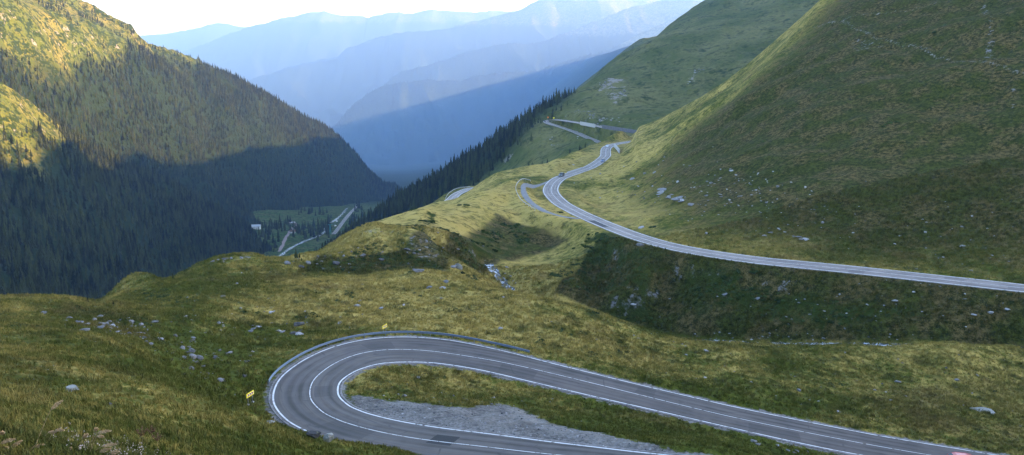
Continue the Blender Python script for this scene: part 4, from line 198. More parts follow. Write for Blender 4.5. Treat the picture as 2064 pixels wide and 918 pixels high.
PEBBLES = [(-42.72, 92.67, 0.35), (-39.99, 79.34, 0.2), (-41.76, 81.38, 0.19), (-41.19, 85.87, 0.27), (-41.96, 85.79, 0.25), (-50.18, 93.67, 0.33), (-47.46, 99.61, 0.42), (-46.65, 95.42, 0.33), (-43.56, 89.03, 0.23), (-38.79, 81.7, 0.18), (-41.23, 91.14, 0.17), (-47.33, 96.36, 0.25), (-41.71, 88.94, 0.17), (-41.7, 90.08, 0.17), (-45.7, 86.63, 0.35), (-47.25, 97.21, 0.32), (-46.3, 86.46, 0.17), (-44.18, 89.03, 0.33), (-44.18, 98.64, 0.23), (-40.11, 86.46, 0.32), (-43.36, 89.82, 0.29), (-48.21, 91.14, 0.17), (-36.85, 72.17, 0.13), (-40.56, 80.28, 0.32), (-49.6, 94.86, 0.2), (-41.92, 94.13, 0.31), (-41.33, 81.46, 0.15), (-47.18, 91.14, 0.3), (-43.5, 95.61, 0.39), (-42.62, 99.51, 0.19), (-42.54, 92.21, 0.17), (-45.41, 94.22, 0.18), (-41.67, 83.07, 0.15), (-45.12, 87.56, 0.17), (-44.43, 94.68, 0.31), (-45.72, 94.59, 0.22), (-48.37, 92.4, 0.18), (-41.23, 84.37, 0.19), (-40.23, 91.86, 0.17), (-40.5, 91.68, 0.27), (-40.53, 84.05, 0.19), (-42.62, 92.67, 0.27), (-44.1, 88.16, 0.29), (-46.15, 98.74, 0.33), (-42.02, 92.76, 0.17), (-45.45, 96.17, 0.29), (-45.32, 90.52, 0.37), (-41.38, 79.81, 0.33), (-45.3, 88.16, 0.27), (-51.11, 101.08, 0.39), (-46.89, 95.79, 0.2), (-44.99, 87.99, 0.22), (-35.46, 65.9, 0.12), (-42.96, 85.54, 0.32), (-39.8, 94.59, 0.25), (-46.68, 93.12, 0.17), (-45.01, 95.98, 0.18), (-44.79, 90.96, 0.2), (-50.99, 92.94, 0.19), (-44.47, 90.79, 0.26), (-45.82, 90.17, 0.23), (-41.09, 74.9, 0.26), (-39.59, 77.05, 0.33), (-46.61, 92.21, 0.17), (-42.23, 81.22, 0.23), (-42.47, 87.14, 0.34), (-39.78, 91.14, 0.39), (-45.05, 97.59, 0.29), (-44.99, 96.17, 0.19), (-44.08, 96.45, 0.38), (-40.01, 82.99, 0.16), (-48.98, 91.32, 0.34), (-40.72, 94.03, 0.18), (-43.53, 95.98, 0.39), (-45.78, 96.55, 0.21), (-45.73, 96.92, 0.4), (-41.53, 88.6, 0.37), (-39.57, 80.9, 0.15), (-44.87, 87.22, 0.2), (-43.91, 89.03, 0.17), (-44.69, 90.96, 0.37), (-39.36, 76.82, 0.14), (-48.65, 92.67, 0.17), (-44.94, 96.36, 0.25), (-44.29, 87.56, 0.16), (-44.97, 95.33, 0.23), (-46.14, 97.4, 0.37), (-41.1, 86.21, 0.17), (-44.62, 89.82, 0.2), (-44.08, 88.51, 0.19), (-38.86, 94.22, 0.39), (-30.81, 84.54, 0.35), (-38.77, 92.67, 0.21), (-30.35, 88.16, 0.18), (-34.7, 90.61, 0.2), (-34.89, 88.25, 0.27), (-29.25, 75.12, 0.15), (-38.98, 95.79, 0.18), (-26.36, 72.66, 0.14), (-34.73, 93.03, 0.19), (-36.4, 85.7, 0.29), (-34.56, 86.46, 0.32), (-28.62, 72.74, 0.14), (-33.83, 85.7, 0.25), (-39.1, 81.86, 0.34), (-36.82, 85.62, 0.16), (-38.38, 89.73, 0.17), (-39.12, 102.47, 0.42), (-28.47, 73.59, 0.28), (-27.47, 74.03, 0.14), (-18.94, 43.78, 0.09), (-32.26, 83.88, 0.16), (-28.84, 75.19, 0.22), (-38.83, 97.97, 0.29), (-17.37, 44.08, 0.09), (-31.0, 72.81, 0.26), (-38.29, 86.04, 0.16), (-28.1, 84.54, 0.16), (-31.49, 92.4, 0.21), (-40.4, 100.88, 0.31), (-28.1, 67.14, 0.13), (-32.02, 85.04, 0.18), (-17.71, 44.08, 0.11), (-33.0, 90.7, 0.2), (-33.54, 91.23, 0.17), (-17.48, 46.51, 0.09), (-38.75, 96.55, 0.28), (-18.51, 44.73, 0.08), (-34.59, 92.85, 0.32), (-37.11, 102.17, 0.2), (-35.87, 93.21, 0.19), (-34.18, 91.59, 0.3), (-28.29, 83.8, 0.21), (-17.05, 41.41, 0.08), (-29.85, 72.17, 0.14), (-27.27, 73.81, 0.2), (-29.22, 72.17, 0.21), (-29.41, 75.12, 0.25), (-30.49, 84.21, 0.21), (-29.89, 82.58, 0.29), (-25.88, 116.23, 0.26), (-37.94, 110.04, 0.38), (-36.45, 102.27, 0.24), (-38.7, 116.57, 0.22), (-28.64, 114.54, 0.33), (-25.89, 128.53, 0.24), (-21.28, 120.74, 0.38), (-40.94, 118.06, 0.22), (-36.74, 123.0, 0.24), (-29.13, 111.88, 0.21), (-30.09, 114.99, 0.4), (-39.91, 90.7, 0.17), (-36.13, 117.25, 0.37), (-43.96, 103.98, 0.37), (-30.31, 126.78, 0.24), (-36.64, 109.29, 0.22), (-39.68, 110.37, 0.24), (-39.19, 109.19, 0.31), (-44.35, 107.39, 0.22), (-36.76, 114.65, 0.23), (-38.3, 102.67, 0.29), (-19.86, 106.55, 0.25), (-43.21, 120.5, 0.25), (-53.05, 117.14, 0.31), (-25.04, 106.45, 0.37), (-32.68, 132.09, 0.26), (-49.3, 126.29, 0.42), (-37.73, 123.0, 0.27), (-42.97, 109.61, 0.26), (-38.26, 130.42, 0.34), (-30.48, 111.12, 0.4), (-37.46, 125.67, 0.39), (-34.26, 108.34, 0.3), (-55.33, 107.28, 0.37), (-42.46, 106.76, 0.2), (-40.77, 114.65, 0.21), (-46.31, 118.52, 0.23), (-47.31, 106.55, 0.23), (-35.98, 112.54, 0.21), (-32.26, 114.99, 0.23), (-27.66, 107.39, 0.2), (-32.92, 106.87, 0.21), (-23.29, 115.77, 0.24), (-16.03, 130.29, 0.25), (-33.02, 118.17, 0.39), (-33.38, 130.93, 0.24), (-40.79, 108.87, 0.22), (-30.24, 118.87, 0.26), (-45.06, 99.22, 0.19), (-30.81, 107.91, 0.2), (-47.07, 144.36, 0.38), (-39.32, 124.57, 0.39), (-45.32, 114.65, 0.35), (-29.13, 114.99, 0.42), (-31.35, 119.92, 0.3), (-36.1, 112.98, 0.22), (-48.99, 144.93, 0.53), (-40.49, 116.34, 0.25), (-38.43, 97.21, 0.26), (-55.0, 149.67, 0.54), (41.89, 96.83, 0.23), (54.14, 116.0, 0.34), (71.02, 99.22, 0.19), (37.31, 101.77, 0.21), (55.47, 111.34, 0.29), (30.98, 104.7, 0.26), (29.98, 106.14, 0.2), (24.64, 106.55, 0.39), (43.22, 129.91, 0.4), (40.22, 114.65, 0.22), (7.01, 79.34, 0.17), (31.01, 116.45, 0.35), (31.77, 113.76, 0.27), (61.17, 124.94, 0.44), (55.2, 118.64, 0.3), (53.54, 128.27, 0.42), (50.31, 115.77, 0.41), (86.42, 116.45, 0.22), (38.19, 98.64, 0.21), (38.1, 124.94, 0.29), (78.66, 152.77, 0.28), (54.01, 106.03, 0.2), (37.32, 102.67, 0.19), (41.79, 117.94, 0.43), (47.35, 111.45, 0.31), (44.47, 102.37, 0.21), (67.67, 123.96, 0.44), (42.33, 119.57, 0.22), (42.23, 117.48, 0.36), (39.09, 104.59, 0.19), (36.92, 98.74, 0.19), (33.62, 122.76, 0.23), (25.13, 124.33, 0.28), (71.55, 108.65, 0.24), (44.2, 105.0, 0.24), (20.86, 107.6, 0.27), (21.76, 86.8, 0.27), (26.92, 126.53, 0.33), (34.69, 103.88, 0.2), (42.95, 110.26, 0.34), (17.76, 117.6, 0.33), (44.14, 113.76, 0.21), (61.12, 126.29, 0.34), (82.68, 119.33, 0.34), (67.23, 113.98, 0.24), (47.63, 121.92, 0.37), (53.5, 104.7, 0.23), (45.27, 111.45, 0.26), (35.57, 114.76, 0.22), (47.83, 117.71, 0.24), (66.47, 122.4, 0.4), (69.52, 105.62, 0.27), (62.1, 157.62, 0.29), (47.58, 121.92, 0.27), (53.03, 112.21, 0.31), (26.03, 117.37, 0.27), (51.85, 119.92, 0.22), (72.49, 129.66, 0.39), (64.15, 103.48, 0.2), (35.68, 120.86, 0.27), (59.36, 331.07, 0.78), (74.54, 262.16, 0.57), (48.93, 284.02, 0.44), (78.78, 272.34, 0.69), (48.45, 326.58, 0.69), (102.91, 214.6, 0.34), (71.84, 232.04, 0.45), (36.11, 341.92, 0.85), (76.12, 256.84, 0.4), (61.22, 277.17, 0.43), (83.21, 229.78, 0.42), (79.01, 226.44, 0.35), (60.41, 248.7, 0.39), (64.53, 217.98, 0.53), (67.64, 329.78, 0.79), (66.96, 389.33, 0.61), (51.14, 290.18, 0.87), (88.06, 227.99, 0.37), (73.69, 234.77, 0.47), (72.67, 380.32, 0.67), (53.39, 398.96, 0.9), (69.14, 279.34, 0.58), (65.32, 273.14, 0.42), (76.89, 268.9, 0.65), (57.62, 257.09, 0.4), (68.47, 261.39, 0.43), (79.19, 215.86, 0.41), (64.53, 227.55, 0.42), (78.83, 257.34, 0.52), (62.74, 278.25, 0.44), (64.27, 243.65, 0.44), (58.54, 347.64, 0.56), (67.28, 370.06, 1.05), (65.18, 246.76, 0.75), (85.63, 218.83, 0.41), (83.19, 232.26, 0.59), (71.91, 234.54, 0.39), (74.65, 282.91, 0.45), (72.79, 217.56, 0.61), (73.58, 247.97, 0.52), (48.32, 253.11, 0.56), (71.97, 240.81, 0.39), (91.33, 218.41, 0.44), (74.74, 269.17, 0.47), (54.85, 285.96, 0.5), (49.1, 308.29, 0.88), (56.33, 310.71, 0.49), (92.27, 223.37, 0.38), (64.05, 247.24, 0.4), (64.96, 247.73, 0.4), (41.41, 391.62, 1.2), (66.17, 241.99, 0.67), (81.59, 226.0, 0.39), (75.11, 226.0, 0.37), (73.82, 263.44, 0.41), (65.74, 238.47, 0.37), (69.62, 210.04, 0.34), (64.06, 237.31, 0.59), (73.78, 223.59, 0.51), (76.64, 229.11, 0.37), (68.83, 237.54, 0.63), (69.17, 231.58, 0.46), (61.75, 309.2, 0.87), (74.74, 271.54, 0.45), (73.26, 273.67, 0.46), (56.47, 328.18, 0.55), (66.98, 240.57, 0.37), (67.96, 258.35, 0.4), (80.81, 223.8, 0.49), (62.86, 285.96, 0.5), (57.41, 247.24, 0.66), (44.43, 419.33, 0.76), (71.72, 269.17, 0.62), (67.32, 224.24, 0.63), (80.41, 219.05, 0.37), (75.71, 243.89, 0.63), (54.61, 310.41, 0.48), (74.56, 261.14, 0.41), (74.75, 260.12, 0.62), (36.05, 381.06, 0.69), (43.29, 341.92, 0.59), (59.2, 316.53, 0.77), (52.01, 325.94, 0.7), (73.94, 272.34, 0.47), (80.82, 220.12, 0.38), (60.99, 270.22, 0.61), (58.27, 209.84, 0.33), (58.13, 255.84, 0.4), (69.2, 230.68, 0.67), (70.5, 281.53, 0.44), (52.92, 242.94, 0.46), (73.89, 284.57, 0.49), (81.59, 217.56, 0.39), (72.37, 250.4, 0.52), (78.45, 267.33, 0.52), (28.17, 377.72, 0.76), (81.11, 197.89, 0.45), (69.61, 226.0, 0.39), (58.99, 252.37, 0.63), (84.23, 221.41, 0.47), (65.07, 276.09, 0.7), (62.45, 253.11, 0.39), (79.45, 212.1, 0.42), (52.92, 288.77, 0.46), (63.48, 362.55, 0.8), (60.81, 314.99, 0.72), (79.62, 261.65, 0.72), (68.31, 290.47, 0.61), (66.18, 242.7, 0.53), (73.72, 226.88, 0.55), (44.85, 337.93, 0.63), (69.03, 242.22, 0.38), (75.92, 263.44, 0.41), (74.27, 249.91, 0.4), (87.36, 210.45, 0.41), (79.31, 332.04, 0.52), (60.12, 240.81, 0.63), (51.48, 241.28, 0.4), (68.01, 225.56, 0.35), (63.04, 245.8, 0.73), (48.49, 260.88, 0.45), (46.58, 220.33, 0.49), (79.31, 244.6, 0.38), (62.61, 288.49, 0.46), (85.21, 209.63, 0.33), (56.18, 244.6, 0.4), (85.47, 225.56, 0.35), (81.6, 216.5, 0.46), (61.19, 279.61, 0.8), (78.06, 238.0, 0.51), (79.09, 258.6, 0.57), (68.78, 255.09, 0.41), (58.13, 391.62, 0.9), (56.37, 309.2, 0.91), (72.88, 244.6, 0.65), (84.79, 225.56, 0.35), (60.68, 281.81, 0.82), (66.53, 234.77, 0.56), (98.08, 231.36, 0.5), (79.36, 231.36, 0.51), (42.5, 334.65, 0.52), (72.38, 237.08, 0.37), (86.89, 228.44, 0.36), (73.9, 301.74, 0.59), (62.55, 266.55, 0.68), (72.0, 269.43, 0.42), (50.7, 284.29, 0.47), (69.77, 287.08, 0.75), (74.55, 283.74, 0.5), (72.43, 246.52, 0.39), (118.17, 194.64, 0.37), (112.99, 192.93, 0.52), (110.14, 183.02, 0.34), (102.92, 197.51, 0.37), (102.21, 205.98, 0.54), (90.05, 210.86, 0.45), (97.75, 204.57, 0.4), (108.95, 188.65, 0.48), (97.78, 189.2, 0.36), (121.64, 176.01, 0.42), (104.83, 190.5, 0.36), (85.27, 166.16, 0.46), (92.41, 176.01, 0.34), (84.03, 167.3, 0.33), (116.0, 179.66, 0.38), (108.24, 181.78, 0.35), (123.69, 184.82, 0.67), (110.19, 211.27, 0.47), (101.01, 183.38, 0.4), (107.86, 193.5, 0.43), (103.72, 187.73, 0.35), (108.96, 173.11, 0.36), (97.43, 193.12, 0.55), (97.91, 204.38, 0.44), (107.38, 184.1, 0.58), (108.68, 206.18, 0.38), (104.82, 181.95, 0.5), (95.49, 182.13, 0.37), (103.01, 182.49, 0.39), (114.21, 203.78, 0.39), (112.82, 202.39, 0.38), (122.81, 178.78, 0.45), (81.57, 204.38, 0.44), (97.51, 187.36, 0.38), (105.08, 191.81, 0.38), (106.45, 191.43, 0.42), (105.78, 199.06, 0.46), (109.81, 208.81, 0.43), (91.45, 192.74, 0.42), (84.13, 157.47, 0.55), (106.41, 199.45, 0.43), (99.54, 170.43, 0.33), (121.66, 206.38, 0.44), (110.25, 181.24, 0.34), (108.37, 185.0, 0.61), (100.23, 197.89, 0.64), (110.34, 183.92, 0.37), (117.29, 202.39, 0.39), (127.32, 193.31, 0.36), (102.47, 204.38, 0.65), (78.43, 161.2, 0.3), (81.01, 159.64, 0.58), (34.3, 187.0, 0.37), (64.03, 169.44, 0.46), (89.99, 161.2, 0.51), (68.17, 170.1, 0.32), (95.32, 157.16, 0.33), (116.13, 164.7, 0.31), (86.85, 153.97, 0.49), (54.55, 173.11, 0.36), (60.03, 175.84, 0.36), (72.47, 160.89, 0.31), (82.62, 163.26, 0.45), (6.02, 122.76, 0.33), (62.16, 171.94, 0.6), (77.11, 162.47, 0.34), (72.81, 170.6, 0.45), (78.14, 170.1, 0.49), (86.94, 165.03, 0.44), (68.14, 164.38, 0.58), (67.45, 165.35, 0.32), (81.46, 159.17, 0.38), (75.54, 165.51, 0.31), (72.16, 159.79, 0.34), (72.33, 164.38, 0.46), (51.9, 176.01, 0.35), (64.41, 164.87, 0.31), (103.4, 150.26, 0.37), (68.67, 164.87, 0.4), (73.78, 156.55, 0.56), (45.8, 181.07, 0.58), (100.57, 155.33, 0.36), (37.13, 191.06, 0.69), (60.71, 173.11, 0.37), (38.82, 190.5, 0.36), (65.58, 169.77, 0.38), (62.56, 168.77, 0.32), (100.8, 150.26, 0.34), (58.55, 168.77, 0.46), (109.48, 172.27, 0.33), (56.37, 172.78, 0.32), (73.82, 161.68, 0.38), (40.59, 183.38, 0.47), (57.77, 168.12, 0.49), (94.99, 158.86, 0.34), (73.11, 162.31, 0.38), (81.6, 158.7, 0.3), (68.47, 162.31, 0.34), (53.01, 169.77, 0.33), (72.98, 159.17, 0.35), (8.45, 116.23, 0.23), (43.99, 170.43, 0.4), (50.33, 168.61, 0.59), (67.9, 159.79, 0.33), (28.78, 128.9, 0.24), (40.09, 175.84, 0.48), (62.5, 161.36, 0.42), (55.35, 167.3, 0.36), (25.58, 127.15, 0.36), (17.67, 123.0, 0.23), (69.97, 157.47, 0.46), (80.35, 153.67, 0.35), (57.18, 165.67, 0.54), (40.33, 174.98, 0.34), (50.94, 166.81, 0.32), (23.13, 128.27, 0.28), (43.88, 172.27, 0.34), (62.05, 157.78, 0.35), (44.81, 173.45, 0.57), (57.17, 165.83, 0.31), (22.72, 131.44, 0.25), (77.38, 155.03, 0.3), (46.56, 172.27, 0.51), (59.91, 162.63, 0.32), (73.4, 156.09, 0.31), (58.56, 165.19, 0.36), (10.07, 117.48, 0.24), (9.35, 117.6, 0.24), (8.92, 115.44, 0.24), (60.44, 164.22, 0.31), (14.48, 118.4, 0.24), (53.99, 167.95, 0.31), (12.45, 118.17, 0.37), (36.13, 130.17, 0.43), (59.72, 162.63, 0.52), (27.48, 134.56, 0.28), (57.42, 164.7, 0.5), (52.63, 168.45, 0.39), (55.31, 168.45, 0.32), (37.91, 175.5, 0.33), (43.84, 173.79, 0.37), (68.54, 156.09, 0.3), (38.5, 174.98, 0.39), (70.78, 156.7, 0.43), (7.38, 112.98, 0.36), (55.17, 165.03, 0.46), (51.81, 168.28, 0.56), (56.29, 162.79, 0.33), (35.99, 179.66, 0.34), (26.74, 126.53, 0.32), (52.53, 168.61, 0.34), (74.41, 155.03, 0.45), (61.04, 163.26, 0.48), (27.22, 125.67, 0.29), (58.58, 161.83, 0.3), (46.72, 172.27, 0.35), (53.51, 167.79, 0.32), (9.66, 115.55, 0.32), (19.82, 125.92, 0.41), (19.23, 126.66, 0.35), (4.34, 90.96, 0.22), (4.71, 92.12, 0.21), (-10.43, 90.17, 0.22), (-14.46, 82.42, 0.15), (-9.37, 83.72, 0.24), (-11.42, 89.64, 0.24), (-13.2, 87.39, 0.19), (-7.64, 81.78, 0.23), (-11.87, 79.57, 0.23), (-6.03, 79.73, 0.16), (-8.49, 79.26, 0.23), (-10.64, 90.17, 0.17), (-12.88, 82.82, 0.21), (-1.4, 93.03, 0.25), (-13.8, 88.86, 0.19), (-4.02, 84.7, 0.16), (-9.88, 97.49, 0.22), (0.17, 84.79, 0.19), (-0.92, 73.38, 0.14), (1.55, 86.29, 0.18), (-8.0, 87.14, 0.17), (-4.03, 89.73, 0.18), (-11.79, 89.12, 0.19), (-8.26, 83.31, 0.16), (-11.99, 79.42, 0.23), (-5.23, 75.86, 0.21), (-3.25, 85.29, 0.16), (-13.59, 83.8, 0.23), (-13.61, 82.18, 0.2), (-5.41, 88.94, 0.24), (-10.18, 86.29, 0.18), (1.09, 89.29, 0.23), (-11.91, 82.66, 0.24), (-7.29, 87.48, 0.16), (-11.19, 79.81, 0.15), (-6.26, 81.62, 0.15), (-3.83, 88.16, 0.18), (-2.21, 81.7, 0.2), (-3.95, 88.77, 0.2), (-11.96, 80.35, 0.2), (-31.95, 69.54, 0.1), (-25.59, 54.11, 0.07), (-39.74, 86.37, 0.24), (-20.98, 44.25, 0.09), (-43.55, 95.79, 0.16), (-29.22, 67.8, 0.08), (-22.32, 32.37, 0.1), (-32.26, 72.24, 0.19), (-46.25, 62.46, 0.1), (-53.06, 121.09, 0.19), (-19.7, 41.49, 0.06), (-41.52, 80.98, 0.16), (-42.36, 96.55, 0.24), (-20.88, 36.93, 0.07), (-25.05, 34.94, 0.08), (-31.43, 55.82, 0.07), (-30.65, 50.04, 0.09), (-18.0, 37.37, 0.11), (-31.11, 74.75, 0.19), (-28.74, 81.94, 0.19), (-35.68, 62.4, 0.08), (-51.15, 107.91, 0.32), (-26.1, 53.42, 0.07), (-28.36, 87.22, 0.11), (-21.76, 37.52, 0.06), (-28.15, 55.61, 0.07), (-40.29, 73.09, 0.18), (-42.88, 57.37, 0.07), (-43.05, 74.24, 0.1), (-36.99, 85.7, 0.21), (-31.34, 58.28, 0.08), (-23.43, 40.13, 0.1), (-48.19, 72.31, 0.1), (-33.39, 84.13, 0.19), (-23.4, 41.24, 0.05), (-23.91, 41.53, 0.07), (-45.66, 92.94, 0.21), (-28.92, 56.15, 0.14), (-19.81, 33.93, 0.06), (-37.04, 94.31, 0.15), (-28.52, 53.95, 0.16), (-44.58, 66.94, 0.12), (-36.41, 56.32, 0.13), (-38.52, 96.55, 0.12), (-34.52, 56.1, 0.13), (-28.14, 56.87, 0.1), (-27.73, 54.27, 0.09), (-23.54, 38.82, 0.06), (-16.1, 36.36, 0.05), (-36.41, 111.88, 0.17), (-50.6, 219.69, 0.52), (-45.0, 173.11, 0.35), (-14.35, 185.18, 0.47), (-41.16, 180.89, 0.72), (-16.02, 219.69, 0.42), (-34.73, 173.79, 0.32), (-35.23, 186.09, 0.4), (-38.13, 183.38, 0.35), (-19.94, 147.64, 0.32), (-21.48, 191.06, 0.66), (-12.51, 157.62, 0.31), (-30.23, 177.74, 0.38), (-56.78, 165.03, 0.46), (-20.92, 191.62, 0.36), (-16.65, 194.07, 0.36), (-38.57, 182.84, 0.38), (-36.1, 184.46, 0.78), (-34.3, 190.5, 0.8), (-22.36, 181.42, 0.36), (-20.86, 187.55, 0.39), (-28.55, 183.92, 0.35), (-19.6, 196.55, 0.48), (-40.27, 181.24, 0.37), (-29.62, 188.28, 0.47), (-29.81, 178.96, 0.34), (-35.31, 188.1, 0.45), (-18.76, 186.45, 0.58), (-40.88, 176.18, 0.38), (-18.08, 189.02, 0.35), (-29.03, 181.6, 0.65), (-22.94, 180.19, 0.38), (-14.4, 221.41, 0.42), (-7.75, 234.77, 0.47), (-32.82, 185.91, 0.37), (-12.43, 219.9, 0.61), (-46.17, 211.89, 0.66), (-35.19, 180.89, 0.51), (-27.58, 187.18, 0.37), (-11.87, 224.46, 0.51), (-29.93, 180.36, 0.34), (-24.98, 191.06, 0.4), (-44.84, 182.84, 0.38), (-43.69, 176.53, 0.34), (-42.71, 179.48, 0.34), (-41.38, 177.57, 0.74), (-34.68, 182.67, 0.34), (-46.69, 178.78, 0.58), (-8.66, 244.36, 0.77), (-29.75, 187.91, 0.63), (-30.51, 185.91, 0.35), (-25.64, 194.26, 0.44), (-53.06, 160.42, 0.38), (-36.93, 176.18, 0.46), (-35.05, 179.48, 0.42), (-25.83, 186.09, 0.36), (-32.92, 185.18, 0.43), (-48.88, 164.54, 0.34), (-46.73, 175.5, 0.57), (-29.75, 173.11, 0.46), (-13.69, 191.25, 0.5)]
